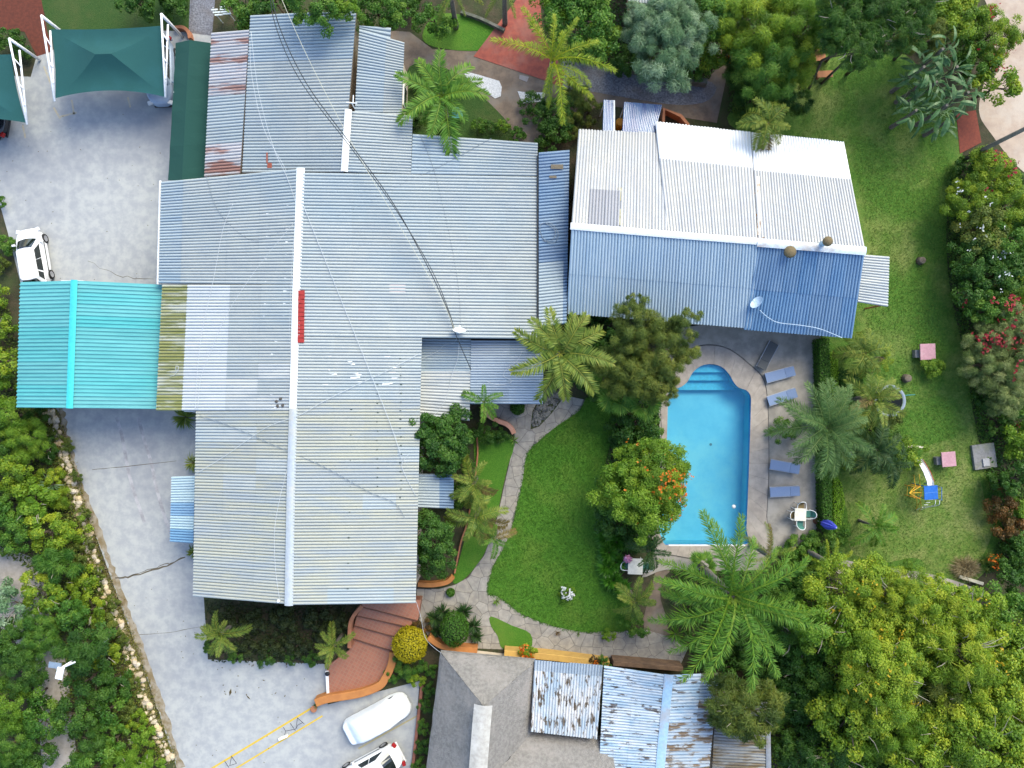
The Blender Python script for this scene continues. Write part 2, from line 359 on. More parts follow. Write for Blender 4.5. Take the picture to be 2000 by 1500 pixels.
# ---- fallen leaves on the parking, small bits of litter on the paths
M_dead = leaf_mat('dead_leaf', (.1, .07, .02), (.16, .12, .04), (.07, .1, .02))
def litter(name, px_list, label_kind=None):
    b = MB()
    for (x, y, L, wd) in px_list:
        c = P(x, y, .03); a = random.uniform(0, 6.28); dx, dy = math.cos(a), math.sin(a)
        b.add([c - Vector((dx, dy, 0)) * L / 2, c + Vector((-dy, dx, .2)) * wd / 2, c + Vector((dx, dy, .1)) * L / 2, c - Vector((-dy, dx, -.1)) * wd / 2], [(0, 1, 2, 3)])
    return b
lit = [(random.uniform(420, 700), random.uniform(1290, 1360), random.uniform(.08, .2), .06) for _ in range(26)] + [(450, 1352, .5, .16), (485, 1362, .4, .08), (592, 1292, .5, .12), (560, 1296, .35, .1)]
lit += [(random.uniform(1468, 1600), random.uniform(670, 1070), random.uniform(.06, .16), .05) for _ in range(60)] + [(random.uniform(1300, 1480), random.uniform(1066, 1100), .1, .05) for _ in range(24)]
lit += [(random.uniform(0, 400), random.uniform(220, 560), random.uniform(.05, .12), .05) for _ in range(40)] + [(random.uniform(230, 620), random.uniform(1150, 1490), random.uniform(.05, .12), .05) for _ in range(40)]
tag(litter('leaf_litter', lit).build('leaf_litter', M_dead), 'scattered dead leaves and twigs on the paving', 'leaf litter', kind='stuff')

# ---- the pool
M_pool = mat('pool_plaster', (.17, .59, .77), (.14, .54, .74), scale=1.2, rough=.6, detail=5, c3=(.26, .68, .76), scale3=.2, amt3=.7)
M_step = plain('pool_step_paint', (.1, .58, .8), .6)
M_tileband = plain('pool_waterline_tile', (.05, .3, .7), .3)
mw = bpy.data.materials.new('pool_water'); mw.use_nodes = True; nt = mw.node_tree
for n_ in list(nt.nodes):
    if n_.type == 'BSDF_PRINCIPLED': nt.nodes.remove(n_)
tr = nt.nodes.new('ShaderNodeBsdfTransparent'); tr.inputs[0].default_value = (.84, .97, .99, 1)
gl = nt.nodes.new('ShaderNodeBsdfGlossy'); gl.inputs['Roughness'].default_value = .05
fr = nt.nodes.new('ShaderNodeFresnel'); fr.inputs[0].default_value = 1.33
mx = nt.nodes.new('ShaderNodeMixShader'); bpn = nt.nodes.new('ShaderNodeBump'); nz = nt.nodes.new('ShaderNodeTexNoise'); tcn = nt.nodes.new('ShaderNodeTexCoord')
nz.inputs['Scale'].default_value = 2.5; bpn.inputs['Strength'].default_value = .35; bpn.inputs['Distance'].default_value = .1
nt.links.new(tcn.outputs['Object'], nz.inputs['Vector']); nt.links.new(nz.outputs[0], bpn.inputs['Height'])
nt.links.new(bpn.outputs[0], gl.inputs['Normal']); nt.links.new(bpn.outputs[0], fr.inputs['Normal'])
nt.links.new(fr.outputs[0], mx.inputs[0]); nt.links.new(tr.outputs[0], mx.inputs[1]); nt.links.new(gl.outputs[0], mx.inputs[2])
nt.links.new(mx.outputs[0], nt.nodes['Material Output'].inputs['Surface'])
pool = thing('swimming_pool', 'long turquoise swimming pool with rounded stepped end and pinkish stone coping', 'swimming pool', P(1383, 905))
pw = ccw(pool_w); n = len(pw)
bb = MB(); bb.add([(x, y, -1.45) for x, y in pw], [tuple(range(n))])
bb.add([(x, y, -1.45) for x, y in pw] + [(x, y, -.28) for x, y in pw], [((i + 1) % n, i, n + i, n + (i + 1) % n) for i in range(n)])
bb.build('basin', M_pool, pool)
bb = MB(); bb.add([(x, y, -.28) for x, y in pw] + [(x, y, .05) for x, y in pw], [((i + 1) % n, i, n + i, n + (i + 1) % n) for i in range(n)])
bb.build('waterline_band', M_tileband, pool)
def inset(poly, d):
    cx, cy = PC; return [(cx + (x - cx) * (1 - d), cy + (y - cy) * (1 - d)) for x, y in poly]
wz = -.1
bb = MB(); wp = inset(pw, .0005); bb.add([(x, y, wz) for x, y in wp], [tuple(range(n))]); bb.build('water', mw, pool)
for k, yy in enumerate((722, 738, 757)):         # three broad steps in the rounded end
    zt = -.32 - .33 * k; cut = P(1383, [727, 743, 762][k])[1]
    stp = clip_half(inset(pw, .002), 0, -1, -cut)
    if len(stp) > 2: MB().prism(stp, -1.449 + k * .002, zt).build('step', M_step, pool)
M_pl = plain('pool_fitting_white', (.8, .8, .78), .4)
MB().lathe([(.0, 0), (.13, 0), (.13, .05), (.05, .09), (0, .09)], (*P(1434, 990)[:2], -.14), 14).build('chlorine_float', M_pl, pool, smooth=True)
MB().lathe([(0, 0), (.09, 0), (.09, .02), (0, .02)], (*P(1388, 868, -1.45)[:2], -1.44), 12).build('drain', plain('drain_grey', (.1, .25, .3), .5), pool)
bb = MB(); bb.box((*P(1382, 1064.5)[:2], .062), (5.1, .1, .03)); bb.build('edge_trim', M_pl, pool)
# coping ring, stone by stone
cop_out = [P(x, y)[:2] for x, y in smooth_px([(1286, 1078), (1290, 960), (1292, 840), (1290, 760), (1308, 722), (1330, 694), (1358, 679), (1390, 675), (1425, 684), (1462, 712), (1488, 738), (1497, 775), (1500, 850), (1500, 930), (1496, 1010), (1492, 1078)], 3)]
per = [0]
for i in range(n): per.append(per[-1] + math.hypot(pw[(i + 1) % n][0] - pw[i][0], pw[(i + 1) % n][1] - pw[i][1]))
def at_len(s):
    s %= per[-1]
    for i in range(n):
        if per[i] <= s <= per[i + 1]:
            t = (s - per[i]) / max(1e-9, per[i + 1] - per[i]); a, c = pw[i], pw[(i + 1) % n]; return (a[0] + (c[0] - a[0]) * t, a[1] + (c[1] - a[1]) * t)
NS = 46
def outp(p, bare):
    a = math.atan2(p[1] - PC[1], p[0] - PC[0]); r = ray_r(PC, a, cop_out); r0 = math.hypot(p[0] - PC[0], p[1] - PC[1])
    r = max(r or 0, r0 + .25)
    return (PC[0] + math.cos(a) * r, PC[1] + math.sin(a) * r)
for k in range(NS):
    s0, s1 = per[-1] * k / NS + .005, per[-1] * (k + 1) / NS - .005
    inn = [at_len(s0 + (s1 - s0) * t) for t in (0, .33, .67, 1)]
    out_ = [outp(p, 0) for p in inn][::-1]
    MB().prism(ccw(inn + out_), -.04 if False else .02, .075 + random.uniform(-.003, .003)).build('coping_stone', M_cop, pool)
deck_out = [P(x, y)[:2] for x, y in smooth_px([(1330, 640), (1460, 640), (1598, 645), (1600, 800), (1606, 980), (1592, 1035), (1560, 1065), (1500, 1090), (1490, 1112), (1400, 1114), (1300, 1112), (1255, 1128), (1215, 1118), (1208, 1088), (1250, 1066), (1288, 1060), (1287, 950), (1288, 840), (1284, 760), (1300, 700)], 3)]
cop_in = [(PC[0] + (x - PC[0]) * 1.012, PC[1] + (y - PC[1]) * 1.012) for x, y in cop_out]
b = MB(); ring(b, PC, pool_w, deck_out, .03); tag(b.build('pool_deck_base', M_grout), kind='structure')
b = MB(); ring(b, PC, cop_in, deck_out, .068); tag(b.build('pool_deck', M_deck), kind='structure')
deck = bpy.data.objects['pool_deck']
# ------------------------------------------------------------------ buildings
def roofmat(name, a, b, c3=None, s3=.5, a3=.6, tint=.09, rough=.5, st=(.35, 2.2, 1), sc=1.2, lo3=.45, hi3=.65, spec=.35): return mat(name, a, b, scale=sc, rough=rough, detail=7, c3=c3, scale3=s3, amt3=a3, tint=tint, stretch=st, bump=.12, bscale=8, spec=spec, lo3=lo3, hi3=hi3)
HS, VS = (.3, 2.5, 1), (2.5, .3, 1)
RM_main = roofmat('weathered_fibre_cement', (.375, .4, .39), (.335, .365, .37), (.27, .34, .385), .16, .55, tint=.03, st=(.7, 1.3, 1), lo3=.42, hi3=.68)
RM_low = roofmat('yellowed_fibre_cement', (0.368, 0.373, 0.315), (0.315, 0.337, 0.325), (0.263, 0.315, 0.368), .3, .5, tint=.03)
RM_blueish = roofmat('bluish_sheet', (.33, .385, .41), (.29, .345, .385), (.23, .31, .38), .3, .5, tint=.03)
RM_pale = roofmat('pale_translucent_sheet', (.49, .51, .51), (.43, .46, .48), None, tint=.03)
RM_moss = roofmat('mossy_sheet', (0.186, 0.2, 0.0651), (0.251, 0.251, 0.102), (0.391, 0.4, 0.335), .9, .95, tint=.06, lo3=.44, hi3=.6)
RM_rustw = roofmat('rust_stained_white_sheet', (0.432, 0.409, 0.409), (0.357, 0.365, 0.387), (0.268, 0.141, 0.112), .7, .9, lo3=.5, hi3=.6, st=(.5, 2.6, 1))
RM_weath = roofmat('weathered_white_sheet', (.47, .48, .46), (.39, .42, .43), (.32, .35, .37), .6, .6, tint=.03)
RM_lblue = roofmat('light_blue_sheet', (0.308, 0.362, 0.422), (0.268, 0.322, 0.389), (0.201, 0.268, 0.355), .4, .5)
RM_conn = roofmat('blue_connector_sheet', (0.134, 0.214, 0.328), (0.18, 0.261, 0.362), (0.1, 0.167, 0.274), .4, .6, tint=.04)
RM_wpaint = roofmat('white_painted_sheet', (.86, .86, .85), (.82, .82, .82), None, tint=.015, rough=.6)
RM_lodge = roofmat('silvery_sheet', (0.498, 0.49, 0.461), (0.438, 0.442, 0.445), (0.401, 0.409, 0.431), .5, .5, st=VS, tint=.03)
RM_lodgeS = roofmat('skylit_blue_sheet', (.38, .47, .54), (.345, .44, .52), (.29, .39, .49), .4, .5, st=VS, tint=.03)  # blue sky light on the south slope is put into this colour
RM_lodgeSB = roofmat('blue_painted_sheet', (0.137, 0.245, 0.389), (0.173, 0.281, 0.418), (0.108, 0.209, 0.36), .4, .5, st=VS, tint=.04)
RM_greyp = roofmat('grey_patch_sheet', (0.308, 0.308, 0.335), (0.281, 0.288, 0.314), None, tint=.03, st=VS)
RM_turq = roofmat('turquoise_sheet', (.085, .35, .365), (.1, .39, .4), (.13, .41, .42), .3, .5, tint=.04, rough=.55)
RM_turqc = plain('turquoise_ridge', (.06, .52, .55), .4)
RM_poly = roofmat('polycarbonate_sheet', (0.188, 0.268, 0.389), (0.134, 0.188, 0.322), (0.0402, 0.0603, 0.201), .4, .8, st=VS, tint=.03, rough=.15, spec=.7)
RM_cyan = roofmat('pale_cyan_sheet', (0.415, 0.536, 0.569), (0.368, 0.482, 0.536), None, tint=.03)
RM_cyan2 = roofmat('blue_cyan_sheet', (0.188, 0.335, 0.482), (0.161, 0.295, 0.442), None, tint=.03)
RM_rust1 = roofmat('flaking_white_sheet', (.56, .55, .55), (.33, .42, .51), (.1, .07, .04), 1.9, .95, st=(2.2, .7, 1), sc=1.0, lo3=.53, hi3=.59, tint=.05)
RM_rust2 = roofmat('flaking_blue_sheet', (.28, .4, .52), (.48, .53, .58), (.08, .065, .06), 1.6, .95, st=(.7, 2.2, 1), sc=1.2, lo3=.56, hi3=.62, tint=.05)
RM_rust3 = roofmat('rusty_blue_sheet', (.27, .35, .44), (.4, .44, .48), (.13, .08, .04), 1.2, .95, st=(.7, 2.2, 1), lo3=.48, hi3=.58)
RM_rust4 = roofmat('brown_lichen_sheet', (0.149, 0.149, 0.141), (0.223, 0.231, 0.238), (0.104, 0.0707, 0.0298), .7, .9, st=(.5, 2.4, 1), lo3=.46, hi3=.6)
M_under = plain('roof_underlay', (.16, .14, .12), .9)
M_white = plain('white_paint', (.82, .82, .8), .5); M_capgrey = plain('grey_ridge_cap', (.42, .46, .5), .5, c3=(.5, .46, .36), scale3=.8, amt3=.5)
M_wall = mat('cream_plaster', (.62, .52, .4), (.54, .45, .35), scale=1.5, rough=.9); M_wall2 = mat('ochre_plaster', (.5, .22, .09), (.42, .18, .08), scale=1.5, rough=.9)
M_glassw = glass_mat('window_glass', (.03, .04, .05)); M_gutter = plain('dark_gutter', (.06, .06, .055), .7); M_bluecap = plain('blue_ridge_cap', (.33, .5, .68), .45, c3=(.4, .3, .22), scale3=.7, amt3=.5)
M_redtile = plain('red_ridge_tile', (.35, .03, .025), .7, bump=.4, bscale=12)
M_orange = mat('orange_plaster', (.46, .19, .055), (.38, .15, .045), scale=2, rough=.85, detail=7, c3=(.4, .15, .05), scale3=.7, amt3=.5); M_terra = mat('terracotta_plaster', (.38, .16, .085), (.32, .13, .07), scale=2, rough=.85, c3=(.3, .12, .06), scale3=.8, amt3=.5)

def corr_sheet(C4, u0, u1, v0, v1, m, parent, pitch, amp, off, prof='sine', name='roof_sheet', n_all=None):
    R0, R1, E1, E0 = C4
    nrm = (R1 - R0).cross(E0 - R0).normalized()
    if nrm.z < 0: nrm = -nrm
    wid = ((R1 - R0).length + (E1 - E0).length) / 2
    nc = max(1, round(wid * (u1 - u0) / pitch)); vs = []; fs = []
    pat = [(0, 0), (.1, .25), (.22, .78), (.4, 1), (.68, 1), (.84, .7), (.94, .2)] if prof == 'sine' else [(0, 0), (.42, 0), (.55, 1), (.87, 1)]
    us = []
    for k in range(nc):
        for a, h in pat: us.append((u0 + (u1 - u0) * (k + a) / nc, h))
    us.append((u1, pat[0][1]))
    for u, h in us:
        for v in (v0, v1):
            top = R0 + (R1 - R0) * u; bot = E0 + (E1 - E0) * u
            vs.append(top + (bot - top) * v + nrm * (h * amp + off))
    for i in range(len(us) - 1): fs.append((2 * i, 2 * i + 1, 2 * i + 3, 2 * i + 2))
    # skirt at the lower end gives the sheet thickness
    base = len(vs)
    for i in range(len(us)): vs += [Vector(vs[2 * i + 1]), Vector(vs[2 * i + 1]) - nrm * .018]
    for i in range(len(us) - 1): fs.append((base + 2 * i, base + 2 * i + 1, base + 2 * i + 3, base + 2 * i + 2))
    return MB().add(vs, fs).build(name, m, parent, smooth=(prof == 'sine'))

def slope(house, corners, rows, mats, sheet_w=.95, pitch=.178, amp=.088, prof='sine', wall=True, wallm=None, inset_=.45, name='roof', base=0.0, wins=(), jag=0):
    """corners: ridge0, ridge1, eave1, eave0 as (px, py, z). rows: fractions from ridge to eave. mats: one per row or f(row, i)"""
    C4 = [P(*c) for c in corners]
    R0, R1, E1, E0 = C4
    nrm = (R1 - R0).cross(E0 - R0).normalized()
    if nrm.z < 0: nrm = -nrm
    d = MB(); q = [c - nrm * .05 for c in C4]; q2 = [c - nrm * .11 for c in C4]
    ce = sum(q, Vector()) / 4
    q = [c + (ce - c).normalized() * .06 for c in q]; q2 = [c + (ce - c).normalized() * .06 for c in q2]
    d.add(q + q2, [(0, 1, 2, 3), (7, 6, 5, 4), (0, 4, 5, 1), (1, 5, 6, 2), (2, 6, 7, 3), (3, 7, 4, 0)])
    roof = d.build(name, M_under, house)
    wid = ((R1 - R0).length + (E1 - E0).length) / 2; sl = ((E0 - R0).length + (E1 - R1).length) / 2
    n = max(1, round(wid / sheet_w)); nr = len(rows) - 1
    for r in range(nr):
        v0, v1 = rows[r], rows[r + 1]
        if r < nr - 1: v1 += .14 / sl
        for i in range(n):
            m = mats(r, i, n) if callable(mats) else mats[r % len(mats)]
            vv = v1 + (random.uniform(-jag, jag) / sl if (jag and r == nr - 1) else 0)
            corr_sheet(C4, i / n, (i + 1) / n, v0, vv, m, roof, pitch, amp, (nr - 1 - r) * .016 + (i % 2) * .004, prof)
    if wall:
        c = sum(C4, Vector()) / 4
        poly = [];  zs = []
        for p in C4:
            dd = Vector((c.x - p.x, c.y - p.y, 0)); L = dd.length; p2 = Vector(p) + dd * (inset_ * 1.3 / L)
            poly.append(p2)
        b = MB(); vs = [(p.x, p.y, base) for p in poly] + [(p.x, p.y, p.z - .2) for p in poly]
        b.add(vs, [(0, 1, 2, 3), (4, 7, 6, 5), (0, 4, 5, 1), (1, 5, 6, 2), (2, 6, 7, 3), (3, 7, 4, 0)])
        wl_ = b.build('wall', wallm or M_wall, house)
        for (e, cnt) in wins:       # windows along wall edge e
            a, c2 = poly[e], poly[(e + 1) % 4]
            out = Vector((a.x + c2.x - 2 * c.x, a.y + c2.y - 2 * c.y, 0)); t = Vector((c2.x - a.x, c2.y - a.y, 0)); L = t.length; t.normalize()
            nn = Vector((t.y, -t.x, 0)); nn = nn if nn.dot(out) > 0 else -nn; ang = math.atan2(t.y, t.x)
            for k in range(cnt):
                p = Vector((a.x, a.y, 1.55)) + t * L * (k + .5) / cnt + nn * .03
                f = MB().box(p, (1.3, .1, 1.1), ang).build('window', M_white, house)
                MB().box(p + nn * .05, (1.14, .03, .94), ang).build('pane', M_glassw, f)
    return roof
def cap(parent, pts, w_, h, m, name='ridge_cap', lift=.095):
    pts = [P(*p) for p in pts]; b = MB(); vs = []; fs = []
    for i, p in enumerate(pts):
        t = (pts[min(i + 1, len(pts) - 1)] - pts[max(i - 1, 0)]).normalized(); s = t.cross(Vector((0, 0, 1))).normalized()
        for a, hh in ((-1, -.02), (-.5, .7), (0, 1), (.5, .7), (1, -.02)): vs.append(p + s * a * w_ / 2 + Vector((0, 0, lift + h * hh)))
    for i in range(len(pts) - 1):
        for k in range(4): fs.append((i * 5 + k, i * 5 + k + 1, i * 5 + 6 + k, i * 5 + 5 + k))
    return b.add(vs, fs).build(name, m, parent, smooth=True)

# ---- main house ------------------------------------------------------------
ZR = 5.2
def zE(x): return ZR - max(0, x - 585) * (1.95 / 465)
def zW(x): return ZR - max(0, 585 - x) * (1.3 / 270)
def zN(x): return 4.82 - max(0, 690 - x) * (1.1 / 290)
def q(f, *pts): return [(x, y, f(x)) for x, y in pts]
house = thing('main_house', 'sprawling low house under weathered grey corrugated roofs with white ridge flashing', 'house', P(700, 620))
def mixm(a, b_, p): return lambda r, i, n: b_ if random.random() < p else a
def upW(r, i, n): return RM_blueish if r == 3 else RM_main
slope(house, q(zW, (588, 330), (581, 556), (311, 553), (316, 355)), [0, .26, .49, .82, 1], upW, wins=((2, 2),))
def midW(r, i, n):
    if r == 0: return RM_weath if i > n * .6 and random.random() < .8 else RM_main
    if r == 1: return RM_weath if i > n * .65 else RM_main
    return RM_pale if r == 2 else RM_moss
slope(house, q(zW, (581, 556), (573, 802), (306, 802), (318, 556)), [0, .24, .47, .79, 1], midW)
def lowW(r, i, n): return RM_low if random.random() < .85 else RM_main
slope(house, q(zW, (573, 802), (566, 1180), (378, 1165), (384, 803)), [0, .34, .68, 1], lowW, wins=((2, 3), (1, 2)))
def upE(r, i, n): return RM_main
slope(house, q(zE, (590, 338), (584, 657), (1050, 662), (1049, 345)), [0, .2, .36, .52, .68, .85, 1], upE, wins=((2, 3),))
slope(house, q(zE, (686, 217), (674, 337), (803, 341), (806, 226)), [0, .5, 1], lambda r, i, n: RM_main, wall=False)
slope(house, q(zE, (806, 262), (803, 341), (1049, 344), (1050, 279)), [0, .36, .7, 1], lambda r, i, n: RM_blueish if r == 0 else RM_main, wins=((3, 2),))
def lowE(r, i, n): return RM_low if random.random() < .9 else RM_main
slope(house, q(zE, (584, 657), (567, 1181), (812, 1178), (824, 659)), [0, .27, .53, .8, 1], lambda r, i, n: lowE(r, i, n) if i > 3 else RM_main, wins=((2, 4), (1, 2)))
slope(house, q(zN, (697, 20), (672, 338), (474, 338), (490, 30)), [0, .36, .72, 1], lambda r, i, n: RM_blueish if i < n * .3 else RM_main)
slope(house, q(zN, (488, 58), (470, 340), (400, 346), (414, 64)), [0, 1], lambda r, i, n: RM_rustw if (i < n * .35 or i > n * .76) else RM_main, wins=((2, 2),))
slope(house, [(702, 58, 4.35), (692, 240, 4.35), (784, 236, 4.1), (790, 83, 4.1)], [0, .55, 1], lambda r, i, n: RM_blueish if r == 0 else RM_main, wins=((2, 1),))
slope(house, [(702, 50, 4.2), (702, 60, 4.2), (762, 81, 4.0), (764, 54, 4.0)], [0, 1], [RM_blueish], wall=False)
# lean-to roofs on the garden side
slope(house, [(824, 660, 3.05), (816, 726, 3.05), (920, 726, 2.85), (920, 662, 2.85)], [0, .5, 1], [RM_blueish], wall=False)
slope(house, [(818, 724, 3.08), (812, 812, 3.08), (917, 822, 2.88), (919, 724, 2.88)], [0, .55, 1], [RM_weath, RM_weath], wins=((1, 1),))
slope(house, [(920, 664, 2.9), (918, 789, 2.9), (1060, 789, 2.65), (1062, 664, 2.65)], [0, .5, 1], [RM_lblue, RM_lblue], wins=((1, 2),), wallm=M_wall2)
slope(house, [(814, 925, 2.9), (814, 991, 2.9), (886, 994, 2.6), (886, 925, 2.6)], [0, .55, 1], [RM_blueish, RM_conn], wall=False)
for px, py in ((882, 930), (882, 988)): MB().tube([P(px, py, 2.5), (*P(px, py, 2.5)[:2], 0)], .05).build('post', M_white, house)
# connector
slope(house, [(1052, 298, 3.5), (1052, 638, 3.5), (1106, 632, 3.3), (1112, 293, 3.3)], [0, .78, 1], lambda r, i, n: RM_conn if (r == 1 or i < n * .6) else RM_blueish)
for x0, x1, y0, y1 in ((1076, 1100, 321, 330), (1073, 1087, 343, 348)):
    MB().add([P(x0, y0, 3.58), P(x1, y0, 3.54), P(x1, y1, 3.54), P(x0, y1, 3.58)], [(3, 2, 1, 0)]).build('roof_patch', plain('rusty_patch', (.16, .13, .09), .8), house)
MB().box(P(1050.5, 470, 3.36), (.12, 10.2, .12)).build('gutter', M_gutter, house)
# ridge flashings
cap(house, [(588, 329, ZR), (584, 460, ZR), (580, 568, ZR)], .48, .07, M_white)
cap(house, [(579, 568, ZR), (576, 700, ZR), (573, 800, ZR)], .44, .07, M_white)
cap(house, [(574, 798, ZR), (569, 960, ZR), (565, 1182, ZR)], .5, .08, M_capgrey)
cap(house, [(681, 215, 4.83), (673, 336, 4.83)], .42, .07, M_white)
for k in range(12):
    y = 572 + k * 8.4; MB().box(P(589 - k * .12, y, ZR + .13), (.36, .275, .07), random.uniform(-.06, .06)).build('ridge_tile', M_redtile, house)
cap(house, [(313, 353, zW(313) - .06), (308, 555, zW(309) - .06)], .14, .06, M_white, 'gutter', .0)
# bolts, sealant dabs
def dabs(name, pts, r, m, f):
    b = MB()
    for x, y in pts:
        z = f(x) + .1; c = P(x, y, z); a, bb_ = r * random.uniform(.6, 1.2) * 1.8, r * random.uniform(.6, 1.1)
        b.add([c + Vector((a * math.cos(g), bb_ * math.sin(g), 0)) for g in (0, 1.05, 2.1, 3.14, 4.19, 5.24)], [(0, 1, 2, 3, 4, 5)])
    o = b.build(name, m, house); tag(o, kind='stuff'); return o
dabs('sealant_dabs', [(522 - (y - 420) * .03 + random.uniform(-1, 1), y) for y in range(418, 640, 22)] + [(562 - (y - 400) * .035, y) for y in range(400, 650, 24)] + [(536 + random.uniform(-6, 4), y) for y in range(640, 800, 26)], .055, M_white, zW)
dabs('roof_bolts', [(737 + random.uniform(-1, 1), y) for y in range(752, 985, 18)] + [(783 + random.uniform(-2, 1), y) for y in range(700, 975, 17)] + [(686 - (y - 800) * .02, y) for y in range(800, 1160, 50)], .04, plain('dark_bolt', (.04, .06, .05), .6), zE)
b = MB()
for _ in range(22):
    x = random.choice([644, 690, 760]) + random.gauss(0, 6); y = random.uniform(690, 752); z = zE(x) + .105
    c = P(x, y, z); b.add([c + Vector((-.2 * random.random(), -.03, 0)), c + Vector((.25 * random.random(), -.03, 0)), c + Vector((.2, .04, 0)), c + Vector((-.2, .04, 0))], [(0, 1, 2, 3)])
tag(b.build('paint_splashes', M_white, house), kind='stuff')
MB().add([P(760, 552, zE(760) + .11), P(792, 552, zE(792) + .11), P(792, 573, zE(792) + .11), P(760, 573, zE(760) + .11)], [(3, 2, 1, 0)]).build('roof_patch', roofmat('pinkish_patch', (.55, .45, .42), (.5, .45, .44)), house)
for x0, y0, x1, y1 in ((520, 298, 523, 318), (522, 318, 531, 328)): MB().add([P(x0, y0, zN(x0) + .12), P(x1, y0, zN(x1) + .12), P(x1, y1, zN(x1) + .12), P(x0, y1, zN(x0) + .12)], [(3, 2, 1, 0)]).build('roof_patch', plain('rust_red', (.3, .08, .05), .8), house)
for x, y in ((541, 784), (549, 779), (543, 793), (553, 792)): MB().lathe([(0, 0), (.09, 0), (.09, .12), (0, .14)], P(x, y, zW(x) + .05), 8).build('vent_stub', plain('vent_dark', (.08, .07, .06), .7), house)

# ---- lodge on the right
lodge = thing('pool_lodge', 'gabled lodge beside the pool with white, silvery and blue corrugated roof', 'house', P(1390, 460))
ZL, ZLE = 5.3, 3.0
slope(lodge, [(1116, 442, ZL), (1303, 457, ZL), (1303, 262, ZLE), (1130, 254, ZLE)], [0, .36, .68, 1], lambda r, i, n: (RM_greyp if (r == 0 and i in (1, 2)) else RM_lodge), jag=.06, wallm=M_wall2, wins=((3, 1),))
slope(lodge, [(1303, 457, ZL), (1479, 471, ZL), (1466, 259, ZLE), (1280, 238, ZLE)], [0, .34, .64, 1], lambda r, i, n: RM_wpaint if r == 2 else RM_lodge, jag=.02, wallm=M_wall2)
slope(lodge, [(1480, 472, ZL), (1689, 489, ZL), (1648, 278, ZLE), (1467, 259, ZLE)], [0, .32, .62, 1], lambda r, i, n: RM_wpaint if r == 2 else RM_lodge, jag=.02, wallm=M_wall2, wins=((1, 1),))
slope(lodge, [(1116, 444, ZL), (1480, 472, ZL), (1468, 641, ZLE), (1107, 612, ZLE)], [0, .5, 1], [RM_lodgeS, RM_lodgeS], wallm=M_wall, wins=((2, 4),))
slope(lodge, [(1481, 473, ZL), (1689, 491, ZL), (1664, 660, ZLE), (1452, 643, ZLE)], [0, .5, 1], [RM_lodgeSB, RM_lodgeSB], wallm=M_wall, wins=((2, 2),))
slope(lodge, [(1684, 497, 3.0), (1674, 590, 3.0), (1733, 599, 2.7), (1736, 501, 2.7)], [0, 1], [RM_weath], wall=False)
for px, py in ((1730, 505), (1727, 595)): MB().tube([P(px, py, 2.6), (*P(px, py, 2.6)[:2], 0)], .05).build('post', M_terra, lodge)
cap(lodge, [(1114, 442, ZL), (1300, 458, ZL), (1480, 472, ZL)], .4, .06, plain('pale_ridge', (.72, .74, .76), .5))
cap(lodge, [(1478, 474, ZL + .02), (1690, 491, ZL + .02)], .5, .07, plain('blue_white_ridge', (.62, .7, .78), .5, c3=(.3, .2, .12), scale3=.9, amt3=.6))
cap(lodge, [(1480, 345, 4.0), (1482, 460, ZL - .1)], .2, .03, plain('rusty_flash', (.72, .68, .6), .6, c3=(.25, .13, .05), scale3=1.2, amt3=.9), 'flashing', .06)
for (x, y) in ((1476, 346), (1481, 356), (1476, 378), (1478, 420), (1478, 466), (1490, 466)): MB().box(P(x, y, 3.95 + (y - 346) * .0115), (.16, .12, .06), .4).build('rust_lump', plain('rust_brown', (.2, .09, .03), .9), lodge)
def vpipe(px, py, zb, h, r, m1, m2, tilt=0):
    p = P(px, py, zb)
    MB().tube([p, p + Vector((0, 0, h))], r, 10).build('flue_pipe', m1, lodge, smooth=True)
    MB().lathe([(r * .9, 0), (r * 1.7, .02), (r * 1.8, .16), (r * 1.2, .28), (0, .32)], p + Vector((0, 0, h - .05)), 12).build('flue_cowl', m2, lodge, smooth=True)
M_cowl = plain('rusty_cowl', (.16, .12, .06), .8); M_pipe = plain('painted_pipe', (.35, .5, .62), .5)
vpipe(1602, 478, ZL - .1, 1.0, .16, M_pipe, M_cowl); vpipe(1537, 495, ZL - .3, .45, .2, M_cowl, M_cowl)
# green algae streaks and low details
for (x0, y0, x1, y1) in ((1207, 366, 1215, 392), (1208, 408, 1215, 440)):
    zz = lambda y: ZLE + (y - 258) / 190 * 2.3 + .11
    MB().add([P(x0, y0, zz(y0)), P(x1, y0, zz(y0)), P(x1 + 1, y1, zz(y1)), P(x0 + 2, y1, zz(y1))], [(3, 2, 1, 0)]).build('roof_patch', roofmat('lichen_streak', (.22, .19, .06), (.4, .36, .2), (.5, .5, .42), 2, .5), lodge)

# ---- turquoise carport
carp = thing('carport', 'carport with bright turquoise ribbed metal gable roof over the driveway', 'carport', P(175, 672))
slope(carp, [(147, 548, 4.1), (137, 797, 4.1), (33, 796, 3.5), (40, 551, 3.5)], [0, 1], [RM_turq], sheet_w=.72, pitch=.205, amp=.06, prof='trap', wall=False)
slope(carp, [(147, 548, 4.1), (137, 797, 4.1), (306, 799, 3.3), (319, 556, 3.3)], [0, 1], [RM_turq], sheet_w=.72, pitch=.205, amp=.06, prof='trap', wall=False)
cap(carp, [(146, 547, 4.1), (137, 797.5, 4.1)], .42, .05, RM_turqc, lift=.07)
for px, py in ((48, 560), (42, 786), (305, 566), (295, 786)): MB().tube([P(px, py, 3.2), (*P(px, py, 3.2)[:2], 0)], .08, 8).build('post', M_white, carp)
MB().box(P(143, 549.5, 3.75), (1.3, .08, .3)).build('gable_board', M_white, carp)

